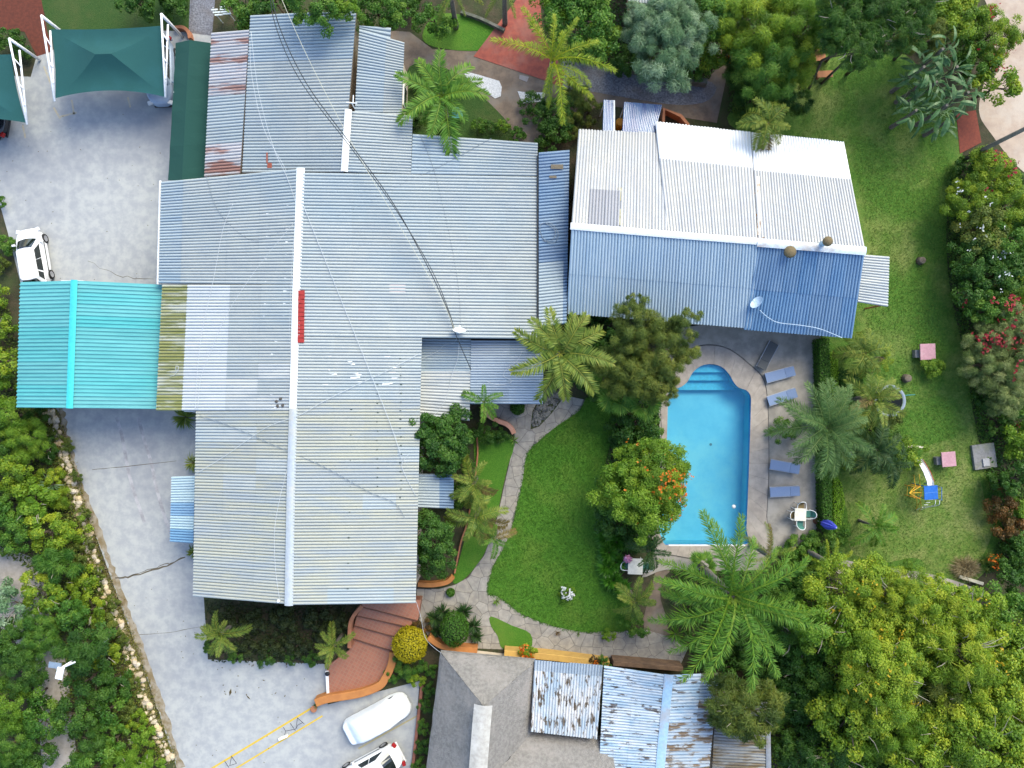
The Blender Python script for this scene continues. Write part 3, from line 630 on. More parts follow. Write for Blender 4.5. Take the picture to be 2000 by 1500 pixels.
# ---- little awnings
aw = thing('door_awning', 'small lean-to awning of pale cyan and blue corrugated sheets on the driveway wall', 'awning', P(358, 995))
cyr = lambda r, i, n: RM_cyan if i in (0, 1, 3) else RM_cyan2
slope(aw, [(382, 929, 2.9), (379, 1061, 2.9), (333, 1058, 2.6), (336, 931, 2.6)], [0, 1], lambda r, i, n: [RM_cyan, RM_cyan, RM_cyan2, RM_cyan, RM_cyan2][int(i * 5 / n)], sheet_w=.75, wall=False)
for py in (935, 1054): MB().tube([P(342, py, 2.6), P(376, py, 2.0)], .03).build('bracket', M_white, aw)
pa = thing('porch_awning', 'wide translucent blue porch awning joined to the lodge wall', 'awning', P(1255, 235))
slope(pa, [(1215, 262, 2.9), (1278, 266, 2.9), (1293, 205, 2.6), (1219, 199, 2.6)], [0, 1], [RM_poly], sheet_w=.6, pitch=.1, amp=.015, wall=False)
for px, py in ((1222, 203), (1289, 209)): MB().tube([P(px, py, 2.55), (*P(px, py, 2.55)[:2], 0)], .04).build('post', M_white, pa)
pb = thing('porch_awning', 'narrow translucent awning strip beside the orange barrel', 'awning', P(1189, 225))
slope(pb, [(1177, 258, 2.9), (1198, 258, 2.9), (1200, 196, 2.6), (1179, 195, 2.6)], [0, 1], [RM_poly], sheet_w=.7, pitch=.1, amp=.015, wall=False)
for px, py in ((1181, 199), (1198, 199)): MB().tube([P(px, py, 2.55), (*P(px, py, 2.55)[:2], 0)], .035).build('post', M_white, pb)
MB().box(P(1199.5, 227, 2.74), (.09, 1.95, .06)).build('edge_trim', M_white, pb)

# ---- thatched house with corrugated wings at the bottom
M_thatch = mat('grey_thatch', (.32, .3, .28), (.225, .21, .195), scale=5, rough=1, detail=9, c3=(.42, .38, .35), scale3=.35, amt3=.5, bump=1, bscale=16, bdist=.12, stretch=(1, 1, 1.0))
M_tcap = mat('cement_ridge', (.46, .44, .4), (.36, .34, .31), scale=3, rough=.9, detail=8, c3=(.6, .58, .55), scale3=1.2, amt3=.6, bump=.3, bscale=20)
th = thing('thatched_house', 'house with grey thatched hip roof and pale cement ridge beside the car park', 'house', P(980, 1420))
ze, zr = 2.9, 6.2
A, B_, Cc, D_ = P(860, 1274, ze), P(1046, 1291, ze), P(1040, 1430, ze), P(1192, 1444, ze)
E_, F_ = P(1180, 1620, ze), P(818, 1620, ze)
r0, r1 = P(945, 1380, zr), P(925, 1640, zr); vj = P(938, 1545, zr); wr = P(1215, 1580, zr - .8)
def thatch(name, poly, n=16):
    """subdivided shaggy thatch plane from a quad/tri"""
    pts = [Vector(p) for p in poly]
    if len(pts) == 3: pts.append(pts[2].copy())
    vs = []; fs = []
    for i in range(n + 1):
        for j in range(n + 1):
            u, v = i / n, j / n
            p = pts[0] * (1 - u) * (1 - v) + pts[1] * u * (1 - v) + pts[2] * u * v + pts[3] * (1 - u) * v
            sag = .12 * math.sin(v * math.pi) * 0
            vs.append(p + Vector((random.uniform(-.02, .02), random.uniform(-.02, .02), random.uniform(-.035, .035) - (.12 if v == 0 else 0))))
    for i in range(n):
        for j in range(n):
            a = i * (n + 1) + j; fs.append((a, a + n + 1, a + n + 2, a + 1))
    o = MB().add(vs, fs).build(name, M_thatch, th, smooth=True); return o
thatch('roof_slope', [A, B_, r0, r0])                      # hip
thatch('roof_slope', [F_, A, r0, r1], 22)                  # west
thatch('roof_slope', [B_, Cc, vj, r0], 18)                 # east down to the valley
thatch('roof_slope', [Cc, D_, wr, vj], 20)                 # north side of the wing
thatch('roof_slope', [E_, F_, r1, vj], 8)
b = MB(); poly = [A, B_, Cc, D_, E_, F_]; c = P(980, 1480, ze)
for k in range(len(poly)):
    a_, b2 = poly[k], poly[(k + 1) % len(poly)]
    b.add([a_ + Vector((0, 0, -.1)), b2 + Vector((0, 0, -.1)), b2 + Vector((0, 0, -.42)), a_ + Vector((0, 0, -.42))], [(0, 1, 2, 3)])
b.build('thatch_eave', M_thatch, th)
wp_ = [p + (c - p).normalized() * .8 for p in poly]
MB().prism(ccw([(p.x, p.y) for p in wp_]), 0, ze - .2).build('wall', M_wall, th)
cap(th, [(944, 1376, zr), (940, 1420, zr), (934, 1500, zr), (925, 1640, zr)], 1.05, .16, M_tcap, lift=.02)
bl = thing('annex_building', 'annex with flaking rusty white and blue corrugated roofs against the thatched house', 'house', P(1280, 1420))
slope(bl, [(1036, 1428, 3.6), (1166, 1443, 3.6), (1178, 1300, 3.1), (1044, 1289, 3.1)], [0, .82, 1], lambda r, i, n: RM_rust1 if r == 0 else RM_lblue, wall=True, inset_=1.5, jag=.04)
slope(bl, [(1306, 1318, 3.9), (1278, 1600, 3.9), (1165, 1600, 3.4), (1180, 1300, 3.4)], [0, .5, 1], lambda r, i, n: RM_rust2, inset_=1.5)
slope(bl, [(1307, 1318, 3.9), (1280, 1600, 3.9), (1375, 1600, 3.5), (1402, 1314, 3.5)], [0, .6, 1], lambda r, i, n: RM_rust3 if i > n * .3 or r == 1 else RM_rust2, inset_=1.5)
slope(bl, [(1397, 1360, 3.2), (1385, 1600, 3.2), (1500, 1600, 2.9), (1500, 1372, 2.9)], [0, .6, 1], lambda r, i, n: RM_rust4)
cap(bl, [(1306, 1316, 3.9), (1279, 1600, 3.9)], .55, .05, M_bluecap)
cap(bl, [(1499, 1410, 2.95), (1502, 1600, 2.95)], .3, .04, plain('grey_blue_flash', (.25, .27, .3), .6, c3=(.2, .14, .07), scale3=.8, amt3=.8), 'flashing')
nb = thing('neighbour_shed', 'pale grey shed roof corner beyond the glaucous tree', 'shed', P(1275, -40))
slope(nb, [(1228, -120, 3.4), (1340, -120, 3.4), (1322, 14, 3.0), (1226, 3, 3.0)], [0, .6, 1], [RM_lblue, RM_weath], wallm=M_wall2)

# ---- garden walls, steps
def lowwall(name, label, px, w_, h, m, cat='wall', n=5, base=0.0):
    pts = [P(x, y, h) for x, y in smooth_px(px, n, closed=False)] if len(px) > 2 else [P(x, y, h) for x, y in px]
    b = MB(); vs = []; fs = []
    for i, p in enumerate(pts):
        t = (pts[min(i + 1, len(pts) - 1)] - pts[max(i - 1, 0)]); t.z = 0; t.normalize(); s = Vector((-t.y, t.x, 0)) * w_ / 2
        vs += [(p.x - s.x, p.y - s.y, base), (p.x + s.x, p.y + s.y, base), (p.x + s.x, p.y + s.y, h - .03), (p.x + s.x * .85, p.y + s.y * .85, h), (p.x - s.x * .85, p.y - s.y * .85, h), (p.x - s.x, p.y - s.y, h - .03)]
    k = 6
    for i in range(len(pts) - 1):
        for j in range(k): fs.append((i * k + j, i * k + (j + 1) % k, (i + 1) * k + (j + 1) % k, (i + 1) * k + j))
    fs += [tuple(range(k)), tuple(range((len(pts) - 1) * k, len(pts) * k))[::-1]]
    o = b.add(vs, fs).build(name, m)
    return tag(o, label, cat)
lowwall('garden_wall', 'wavy terracotta garden wall end by the crazy paving fork', [(945, 800), (955, 812), (972, 822), (988, 828), (998, 836), (1004, 847)], .3, .7, mat('pink_terracotta', (.55, .28, .19), (.48, .23, .15), scale=2, rough=.85))
lowwall('garden_wall', 'curved orange planter wall at the house corner below the dark tree', [(816, 1142), (845, 1143), (872, 1138), (884, 1128)], .3, .6, M_orange)
lowwall('garden_wall', 'slanted orange wall behind the clipped green shrubs', [(836, 1246), (860, 1262), (890, 1268), (932, 1271)], .34, .9, M_orange)
lowwall('boundary_wall', 'ochre yellow boundary wall with white coping along the annex', [(985, 1277), (1080, 1285), (1190, 1299)], .42, 1.0, mat('ochre_yellow_plaster', (.54, .33, .09), (.47, .28, .08), scale=2, rough=.85))
lowwall('boundary_wall', 'dark brown timber-capped wall behind the annex ridge', [(1198, 1296), (1270, 1302), (1334, 1308)], .3, 1.2, mat('brown_wall', (.2, .12, .07), (.13, .08, .05), scale=2, rough=.85))
lowwall('garden_wall', 'angled terracotta wall around the pit beside the lodge porch', [(1295, 258), (1297, 212), (1330, 226), (1345, 244)], .22, .8, M_terra, n=1)
lowwall('garden_wall', 'thin curved orange edging wall by the shade sail post', [(338, 54), (354, 52), (366, 60), (370, 74)], .22, .5, M_terra)
lowwall('kerb_wall', 'narrow reddish brown kerb wall beside the parked white cars', [(824, 1338), (817, 1400), (806, 1500), (800, 1560)], .2, .35, mat('red_brown_plaster', (.3, .12, .08), (.22, .09, .06), scale=2, rough=.9))
lowwall('planter_edge', 'thin pale edging along the dark tree bed and side lawn', [(931, 850), (932, 900), (915, 1010), (900, 1060), (888, 1120)], .1, .25, M_terra)
lowwall('retaining_wall', 'mossy grey stone retaining wall above the gravel drive', [(1195, 118), (1250, 135), (1310, 148), (1382, 158)], .35, .7, mat('mossy_stone', (.16, .15, .13), (.09, .1, .07), scale=3, rough=.95))
lowwall('retaining_wall', 'dark retaining wall edging the entrance lawn by the red ramp', [(900, 22), (940, 36), (985, 58)], .2, .35, mat('mossy_stone', (.1, .1, .1)))
# entrance stairs
M_tile = bpy.data.materials.new('terracotta_tiles'); M_tile.use_nodes = True; MATS['tt'] = M_tile
nt = M_tile.node_tree; tc = nt.nodes.new('ShaderNodeTexCoord'); bk = nt.nodes.new('ShaderNodeTexBrick'); mp = nt.nodes.new('ShaderNodeMapping')
mp.inputs['Rotation'].default_value = (0, 0, R(28)); bk.offset = 0; bk.inputs['Scale'].default_value = 1; bk.inputs['Brick Width'].default_value = .22; bk.inputs['Row Height'].default_value = .22; bk.inputs['Mortar Size'].default_value = .014
bk.inputs['Color1'].default_value = (.27, .1, .055, 1); bk.inputs['Color2'].default_value = (.23, .085, .048, 1); bk.inputs['Mortar'].default_value = (.24, .13, .08, 1)
nt.links.new(tc.outputs['Object'], mp.inputs[0]); nt.links.new(mp.outputs[0], bk.inputs['Vector']); nt.links.new(bk.outputs[0], nt.nodes['Principled BSDF'].inputs['Base Color']); nt.nodes['Principled BSDF'].inputs['Roughness'].default_value = .6
M_nose = plain('step_nosing', (.14, .06, .035), .8)
st = thing('entrance_steps', 'terracotta tiled entrance steps curving from the house down to the car park', 'steps', P(720, 1280))
edges = [((705, 1172), (822, 1172)), ((708, 1186), (816, 1212)), ((697, 1203), (796, 1224)), ((692, 1222), (780, 1246)), ((686, 1246), (768, 1272))]
zs = [1.05, .9, .72, .54]
for k in range(4):
    (l0, r0_), (l1, r1_) = edges[k], edges[k + 1]
    poly = ccw([P(*l0, zs[k])[:2], P(*r0_, zs[k])[:2], P(*r1_, zs[k])[:2], P(*l1, zs[k])[:2]])
    s_ = MB().prism(poly, 0, zs[k]).build('step', M_tile, st)
    a_, b2 = P(*l1, zs[k]), P(*r1_, zs[k]); MB().tube([a_ + Vector((0, 0, .004)), b2 + Vector((0, 0, .004))], .035, 5).build('nosing', M_nose, s_)
lp = [(686, 1247), (768, 1273), (757, 1300), (748, 1330), (735, 1340), (642, 1360), (636, 1318), (640, 1300), (682, 1270)]
MB().prism(ccw([P(x, y, .34)[:2] for x, y in lp]), 0, .34).build('landing', M_tile, st)
def railwall(px, w_, h, nm='side_wall', m=M_orange):
    o = lowwall(nm, None, px, w_, h, m)
    del_ = [k for k in o.keys()]
    for k in del_: del o[k]
    rl = root_loc(st); o.parent = st
    for v in o.data.vertices: v.co -= rl
railwall([(707, 1184), (690, 1204), (683, 1224), (682, 1266)], .24, 1.1, m=M_terra)
railwall([(768, 1275), (764, 1300), (752, 1326), (738, 1342), (700, 1356), (640, 1366), (616, 1374)], .5, .75)
MB().prism(ccw([P(x, y, .4)[:2] for x, y in ((641, 1310), (643, 1360), (638, 1362), (635, 1312))]), .0, .36).build('kerb', M_white, st)
# ------------------------------------------------------------------ vehicles
M_carw = mat('white_car_paint', (.85, .85, .84), (.82, .82, .82), scale=.8, rough=.25, spec=.5); M_carb = mat('black_car_paint', (.012, .014, .02), (.01, .01, .014), rough=.2, spec=.6); M_cars = mat('silver_blue_car_paint', (.3, .38, .5), (.27, .34, .46), rough=.25, spec=.6)
M_carg = glass_mat('car_glass', (.012, .018, .016), .06); M_tyre = plain('tyre_rubber', (.02, .02, .02), .8); M_rim = plain('alloy_rim', (.5, .5, .52), .3, metal=.6); M_tail = plain('red_tail_lamp', (.35, .015, .012), .25); M_head = plain('head_lamp', (.7, .72, .75), .15); M_trim = plain('black_trim', (.02, .02, .022), .6)
def car(name, label, px, py, heading, L, W, Hh, paint, kind='sedan', cat='car'):
    t = thing(name, label, cat, P(px, py), heading)
    hl, hw = L / 2, W / 2
    if kind == 'sedan': gb = (-.40 * L, .20 * L); gt = (-.22 * L, .07 * L)
    elif kind == 'suv': gb = (-.48 * L, .24 * L); gt = (-.44 * L, .12 * L)
    else: gb = (-.475 * L, .29 * L); gt = (-.38 * L, .12 * L)
    belt = Hh * .62
    def outline(z, n=64):
        f = (z - .2) / (belt - .2); sc = 1 - .04 * max(0, f) ** 2 - (.05 if z < .3 else 0)
        o = []
        for k in range(n):
            a = 2 * math.pi * k / n; c, s = math.cos(a), math.sin(a); e = .5
            x = hl * sc * (abs(c) ** e) * (1 if c >= 0 else -1); y = hw * (1 - .035 * max(0, f) ** 2) * (abs(s) ** .36) * (1 if s >= 0 else -1)
            x *= 1 - .06 * min(1, abs(y) / hw) ** 3
            y *= 1 - .16 * (max(0, abs(x) / hl - .55) / .45) ** 2
            o.append((x, y))
        return o
    def zshift(x, z):      # bonnet and boot fall away towards the ends
        if z < belt * .8: return z
        k = 0
        if x > gb[1]: k = .16 * ((x - gb[1]) / (hl - gb[1])) ** 1.5
        if x < gb[0]: k = .1 * ((gb[0] - x) / max(.05, (hl + gb[0]))) ** 1.5
        return z - k
    n = 64; levels = [.2, .26, .42, .58, belt - .1, belt - .03]
    vs = []; fs = []
    for z in levels: vs += [(x, y, zshift(x, z)) for x, y in outline(z)]
    for fsc, zz in ((.93, belt + .0), (.8, belt + .025), (.5, belt + .045), (.15, belt + .05)):
        vs += [(x * (fsc if True else 1) + 0, y * fsc, zshift(x * fsc, zz)) for x, y in outline(belt)]
    nl = len(levels) + 4
    for i in range(nl - 1):
        for k in range(n): fs.append((i * n + k, i * n + (k + 1) % n, (i + 1) * n + (k + 1) % n, (i + 1) * n + k))
    fs.append(tuple(range((nl - 1) * n, nl * n))); fs.append(tuple(range(n))[::-1])
    body = MB().add(vs, fs).build('body', paint, t, world=False, smooth=True)
    # cabin
    yb, yt = hw * .95, hw * .68
    zb, zt = belt + .0, Hh - .03
    B4 = [(gb[0], -yb * .95), (gb[1], -yb * .9), (gb[1], yb * .9), (gb[0], yb * .95)]; T4 = [(gt[0], -yt), (gt[1], -yt * .97), (gt[1], yt * .97), (gt[0], yt)]
    def cab(lst, z, rd=.12, bulge=0):
        o = []
        for i in range(4):
            p, a, c = Vector(lst[i]), Vector(lst[i - 1]), Vector(lst[(i + 1) % 4])
            for d in (a, c): o.append(p + (d - p).normalized() * rd)
        o2 = []
        for i in range(8):
            p, q_ = o[i], o[(i + 1) % 8]; o2.append((p.x, p.y, z))
            if i % 2 == 1:
                mid = (p + q_) / 2; ax = i in (3, 7); off = .1 * bulge if i == 3 else (-.08 * bulge if i == 7 else 0); o2.append((mid.x + off, mid.y, z + .0))
        return o2
    c0, c1 = cab(B4, zb, .1, 1), cab(T4, zt, .14, .6)
    c2 = [(sum(T4[i][0] for i in range(4)) / 4 + (x - sum(T4[i][0] for i in range(4)) / 4) * .7, y * .7, z + .03) for x, y, z in c1]
    m_ = len(c0); vs = c0 + c1 + c2; fs = []
    for i in range(2):
        for k in range(m_): fs.append((i * m_ + k, i * m_ + (k + 1) % m_, (i + 1) * m_ + (k + 1) % m_, (i + 1) * m_ + k))
    fs.append(tuple(range(2 * m_, 3 * m_)))
    MB().add(vs, fs).build('cabin', paint, t, world=False, smooth=False)
    # windows: quads laid just proud of the cabin faces
    def lerp(a, b_, f): return a + (b_ - a) * f
    def pane(nm, a0, a1, b0, b1, off, f0=.1, f1=.9, u0=.06, u1=.94, seg=1, bul=0.0):
        a0, a1, b0, b1 = map(Vector, (a0, a1, b0, b1)); vs = []; off = Vector(off)
        for k in range(seg + 1):
            u = lerp(u0, u1, k / seg); bb_ = 4 * bul * (k / seg) * (1 - k / seg)
            for f in (f0, f1):
                vs.append(lerp(lerp(a0, a1, u), lerp(b0, b1, u), f) + off * (1 + bb_))
        fs = [(2 * k, 2 * k + 2, 2 * k + 3, 2 * k + 1) for k in range(seg)]
        return MB().add(vs, fs).build(nm, M_carg, t, world=False)
    b3 = [(x, y, zb) for x, y in B4]; t3 = [(x, y, zt) for x, y in T4]
    pane('windscreen', b3[1], b3[2], t3[1], t3[2], (.03, 0, .03), .06, .97, .07, .93, 6, 2.6)
    pane('rear_window', b3[3], b3[0], t3[3], t3[0], (-.03, 0, .03), .2, .95, .1, .9, 6, 2.0)
    for s, (ia, ib) in ((-1, (0, 1)), (1, (3, 2))):
        def side(u0, u1, f0=.1, f1=.9):
            pane('side_window', b3[ia], b3[ib], t3[ia], t3[ib], (0, s * .015, .012), f0, f1, u0, u1)
        if kind == 'sedan': side(.14, .5); side(.53, .86)
        else: side(.07, .24, .14, .84); side(.28, .575); side(.59, .9)
    for sx in (-1, 1):
        for sy in (-1, 1):
            wx = (.31 if sx > 0 else -.3) * L; rr_ = .3
            w_ = MB(); ct = (wx, sy * (hw - .08), rr_)
            prof = [(.18, -.1), (.28, -.11), (.3, -.07), (.3, .07), (.28, .11), (.18, .1)]
            vs = []; fs = []; k_ = 18
            for r_, o_ in prof:
                for k in range(k_): a = 2 * math.pi * k / k_; vs.append((ct[0] + r_ * math.cos(a), ct[1] + o_, ct[2] + r_ * math.sin(a)))
            for i in range(len(prof) - 1):
                for k in range(k_): fs.append((i * k_ + k, i * k_ + (k + 1) % k_, (i + 1) * k_ + (k + 1) % k_, (i + 1) * k_ + k))
            w_.add(vs, fs); wh = w_.build('wheel', M_tyre, t, world=False, smooth=True)
            rim = MB(); vs = [(ct[0] + .2 * math.cos(2 * math.pi * k / 12), ct[1] + sy * .105, ct[2] + .2 * math.sin(2 * math.pi * k / 12)) for k in range(12)] + [(ct[0], ct[1] + sy * .085, ct[2])]
            rim.add(vs, [(k, (k + 1) % 12, 12) for k in range(12)]).build('rim', M_rim, wh, world=False)
        for sy in (-1, 1):
            zz = belt - .2
            if sx < 0: MB().box((-hl + .13, sy * hw * .76, zz + .02), (.22, .3, .2), -sy * .25).build('tail_lamp', M_tail, t, world=False, bevel=.04)
            else: MB().box((hl - .17, sy * hw * .72, zz - .02), (.26, .32, .13), -sy * .35).build('headlamp', M_head, t, world=False, bevel=.04)
    for sy in (-1, 1): MB().box((gb[1] - .22, sy * (hw + .07), belt + .06), (.13, .2, .13)).build('wing_mirror', paint, t, world=False, bevel=.03)
    MB().box((-hl + .06, 0, .42), (.12, W * .82, .16)).build('rear_bumper', paint, t, world=False, bevel=.04)
    MB().box((hl - .08, 0, .36), (.12, W * .6, .16)).build('grille', M_trim, t, world=False, bevel=.03)
    for sy in (-1, 1): MB().box((0, sy * (hw - .005), .56), (L * .5, .03, .05)).build('side_trim', M_trim, t, world=False)
    return t
hd = lambda dx, dy: math.atan2(-dy, dx)
car('parked_car', 'white three-box hatchback with dark glass parked nose-in at the turquoise carport', 76, 507, hd(-.17, -.985), 3.85, 1.66, 1.42, M_carw, 'hatch')
car('parked_car', 'white sedan with dark rear window parked beside the reddish kerb wall', 727, 1493, hd(-.88, .475), 4.45, 1.74, 1.42, M_carw, 'sedan')
car('parked_car', 'black car with red tail lamp under the far shade sail', -38, 240, hd(-1, -.18), 4.4, 1.75, 1.45, M_carb, 'sedan')
car('parked_car', 'silver blue sport utility vehicle standing between shade sail and green awning', 322, 148, hd(0.03, 1), 4.4, 1.8, 1.6, M_cars, 'suv')
# car under a cover
cc = thing('covered_car', 'car wrapped in a silvery white fabric cover beside the orange stair wall', 'car', P(739, 1398), hd(.88, -.475))
vs = []; fs = []; nu, nv = 48, 28
for i in range(nu + 1):
    u = i / nu * 2 - 1
    for j in range(nv + 1):
        v = j / nv * 2 - 1
        x = 2.3 * u; wv = .9 * max(.02, 1 - abs(u) ** (5.5 if u > 0 else 10)) ** .3; y = wv * math.copysign(abs(v) ** .72, v)
        hgt = .74 + .0 * u + .62 * max(0, 1 - abs((u + .12) / .66) ** 3.2) * (1 - .18 * v * v)
        hgt -= .12 * max(0, u - .3)
        edge = max(abs(v), 0) ** 9; ends = max(0, abs(u) - .9) / .1
        z = hgt * (1 - edge * .8) * (1 - .65 * ends ** 2) + .02 * math.sin(9 * v + 14 * u) * (u > .2) + .014 * math.sin(23 * u + 5 * v) * abs(v) + .03 * max(0, math.sin(6 * v + 2.5 * u)) * max(0, u - .1)
        vs.append((x, y, max(z, .12)))
for i in range(nu):
    for j in range(nv): a = i * (nv + 1) + j; fs.append((a, a + nv + 1, a + nv + 2, a + 1))
MB().add(vs, fs).build('cover', mat('silver_cover_fabric', (.84, .87, .88), (.78, .82, .86), scale=1.2, rough=.45, spec=.5), cc, world=False, smooth=True)
for sx in (-1.35, 1.35):
    for sy in (-.72, .72):
        b = MB(); k_ = 14; vs = []
        for o_ in (-.1, .1): vs += [(sx + .29 * math.cos(2 * math.pi * k / k_), sy + o_, .29 + .29 * math.sin(2 * math.pi * k / k_)) for k in range(k_)]
        b.add(vs, [(k, (k + 1) % k_, k_ + (k + 1) % k_, k_ + k) for k in range(k_)] + [tuple(range(k_))[::-1], tuple(range(k_, 2 * k_))]).build('wheel', M_tyre, cc, world=False)

# ------------------------------------------------------------------ shade sails and green awning
M_cloth = mat('green_shade_cloth', (.012, .075, .074), (.01, .065, .064), scale=30, rough=.9, c3=(.016, .088, .095), scale3=.4, amt3=.5, bump=.2, bscale=60); M_cloth2 = mat('dark_green_shade_cloth', (.012, .062, .05), (.01, .055, .044), scale=30, rough=.9); M_pole = plain('white_steel', (.82, .82, .84), .4)
def sail(label, TL, TR, BR, BL, zc, zt, frames):
    t = thing('shade_sail', label, 'shade sail', P((TL[0] + BR[0]) / 2, (TL[1] + BR[1]) / 2), 0, 'green shade sails over the car park')
    C4 = [P(*TL, zc), P(*TR, zc), P(*BR, zc), P(*BL, zc)]; ce = sum(C4, Vector()) / 4; ce.z = 0
    rg = [ce + (C4[1] - C4[0]) * -.07 + Vector((0, .25, zt)), ce + (C4[1] - C4[0]) * .07 + Vector((0, .25, zt))]
    def panel(a, b_, rb, ra, dip):
        n = 14; vs = []; fs = []
        for i in range(n + 1):
            for j in range(9):
                u, v = i / n, j / 8
                e = a + (b_ - a) * u; mid = (ra + (rb - ra) * u); ctr = (a + b_) / 2
                e = e + (Vector((ce.x, ce.y, e.z)) - Vector((ctr.x, ctr.y, e.z))).normalized() * (dip * 4 * u * (1 - u))
                vs.append(e + (mid - e) * v - Vector((0, 0, .25 * math.sin(math.pi * v))))
        for i in range(n):
            for j in range(8): k = i * 9 + j; fs.append((k, k + 9, k + 10, k + 1))
        MB().add(vs, fs).build('cloth_panel', M_cloth, t, smooth=True)
    panel(C4[0], C4[1], rg[1], rg[0], .1); panel(C4[1], C4[2], rg[1], rg[1], .12); panel(C4[2], C4[3], rg[0], rg[1], .45); panel(C4[3], C4[0], rg[0], rg[0], .12)
    for fr in frames:
        for (p, q_, r_) in fr: MB().tube([P(*p), P(*q_)], r_, 8).build('frame_bar', M_pole, t, smooth=True)
    return t
def frame(mt, ml, end, zm=3.1):
    """mast top px, inner chord start px, far end px: vertical mast + cantilever truss"""
    base = ((mt[0] - 1000) * (CAM_H - zm) / CAM_H + 1000, (mt[1] - 750) * (CAM_H - zm) / CAM_H + 750)
    L = [((*mt, zm), (*base, 0), .09), ((*mt, zm), (*end, 2.75), .065), ((*ml, zm - .1), (*end, 2.7), .06)]
    for f in (.22, .52, .75):
        a = (mt[0] + (end[0] - mt[0]) * f, mt[1] + (end[1] - mt[1]) * f, zm - .3 * f); c = (ml[0] + (end[0] - ml[0]) * f, ml[1] + (end[1] - ml[1]) * f, zm - .35 * f); L.append((a, c, .035))
    return L
sail('green four-panel shade sail with white cantilever trusses over the parked utility vehicle', (99, 57), (318, 50), (325, 190), (108, 192), 2.7, 3.35, [frame((81, 31), (98, 60), (107, 198)), frame((315, 28), (328, 48), (323, 190))])
sail('green shade sail half out of view over the black car', (-190, 100), (22, 106), (51, 240), (-175, 250), 2.7, 3.35, [frame((18, 76), (38, 98), (53, 243))])
ga = thing('green_awning', 'long dark green cloth awning running along the house wall', 'awning', P(370, 215))
for (a, b_, nm) in (((343, 84, 2.7), (370, 78, 3.1), 0), ((370, 78, 3.1), (413, 84, 2.8), 1)):
    e = ((328, 352, 2.7), (355, 353, 3.1)) if nm == 0 else ((355, 353, 3.1), (400, 346, 2.8))
    vs = []; fs = []
    for i in range(13):
        f = i / 12
        for s in range(2):
            p, q_ = (a, b_)[s], e[s]; pp = P(p[0] + (q_[0] - p[0]) * f, p[1] + (q_[1] - p[1]) * f, p[2]); pp.z -= .06 * math.sin(f * math.pi * 4) ** 2 * (1 if (s == nm) else .2); vs.append(pp)
    for i in range(12): fs.append((2 * i, 2 * i + 2, 2 * i + 3, 2 * i + 1))
    MB().add(vs, fs).build('cloth_panel', M_cloth2, ga)
for px, py in ((346, 90), (340, 180), (336, 270), (332, 346)): MB().tube([P(px, py, 2.68), (*P(px, py, 2.68)[:2], 0)], .04).build('post', M_pole, ga)

# ------------------------------------------------------------------ wires, dishes, aerials
M_cable = plain('black_cable', (.03, .035, .04), .7); M_wire = plain('white_wire', (.56, .59, .61), .6); M_ywire = plain('cream_cable', (.6, .58, .45), .6); M_gwire = plain('grey_wire', (.2, .24, .28), .7)
def wire(name, label, px, r, m, f=None, n=6, lift=.1):
    if f: px = [(x, y, f(x) + lift + .03) for x, y in px]
    pts = smooth_px(px, n, closed=False)
    o = MB().tube([P(*p) for p in pts], r, 5).build(name, m, None, smooth=True); return tag(o, label, 'cable')
wire('power_cable', 'heavy black twin cable sagging across the main roof, upper strand', [(528, -30, 8.0), (545, 50, 7.6), (600, 165, 7.0), (690, 288, 6.4), (770, 400, 5.8), (835, 520, 5.2), (872, 600, 4.7), (888, 648, 4.4), (920, 722, 3.2)], .026, M_cable)
wire('power_cable', 'heavy black twin cable sagging across the main roof, lower strand', [(526, -30, 7.9), (538, 50, 7.5), (588, 160, 6.9), (685, 288, 6.3), (772, 408, 5.7), (842, 525, 5.1), (876, 605, 4.6), (888, 646, 4.35)], .022, M_cable)
wire('power_cable', 'thin cream cable running straight beside the black cables', [(538, -30, 7.8), (600, 110, 7.2), (690, 285, 6.4), (780, 440, 5.6), (860, 580, 4.9), (888, 645, 4.5)], .014, M_ywire)
wire('aerial_wire', 'white wire from the north roof to the ridge', [(490, 60), (505, 180), (535, 290), (560, 345), (579, 400)], .012, M_wire, lambda x: 5.0, lift=.25)
wire('aerial_wire', 'wavy white wire crossing the north block near its edge', [(488, 80), (492, 150), (515, 250), (552, 320), (578, 372)], .012, M_wire, lambda x: 4.9, lift=.2)
wire('aerial_wire', 'white wire from the ridge down the garden slope', [(594, 405), (650, 545), (720, 720), (765, 835), (786, 900)], .014, M_wire, zE, lift=.2)
wire('aerial_wire', 'looping white wire at the garden eave', [(800, 886), (785, 905), (790, 925), (812, 968)], .012, M_wire, zE)
wire('aerial_wire', 'white wire crossing the ridge above the vent stubs', [(820, 690), (760, 722), (690, 755), (630, 785), (582, 812), (520, 835), (440, 890), (383, 925)], .012, M_wire, lambda x: max(zE(x) if x > 585 else zW(x), 0), lift=.16)
wire('aerial_wire', 'white wire over the pale patch of the driveway slope', [(455, 398), (435, 450), (418, 540), (400, 620), (390, 680), (383, 760), (382, 800)], .012, M_wire, zW)
wire('aerial_wire', 'second white wire over the pale patch meeting the first', [(572, 438), (520, 500), (470, 570), (435, 630), (410, 690), (392, 740), (386, 800)], .012, M_wire, zW)
wire('aerial_wire', 'white wire hugging the ridge flashing', [(577, 430), (571, 500), (568, 570), (566, 640), (569, 720), (565, 790)], .012, M_wire, zW)
wire('aerial_wire', 'white wire down to the plastic cap at the south eave', [(560, 920), (545, 980), (536, 1040), (538, 1110), (546, 1172)], .014, M_wire, zW)
wire('aerial_wire', 'dark wire crossing both slopes near the south end', [(390, 812), (450, 832), (560, 880), (640, 915), (720, 960), (770, 982), (790, 1010)], .014, M_gwire, lambda x: zE(x) if x > 585 else zW(x), lift=.14)
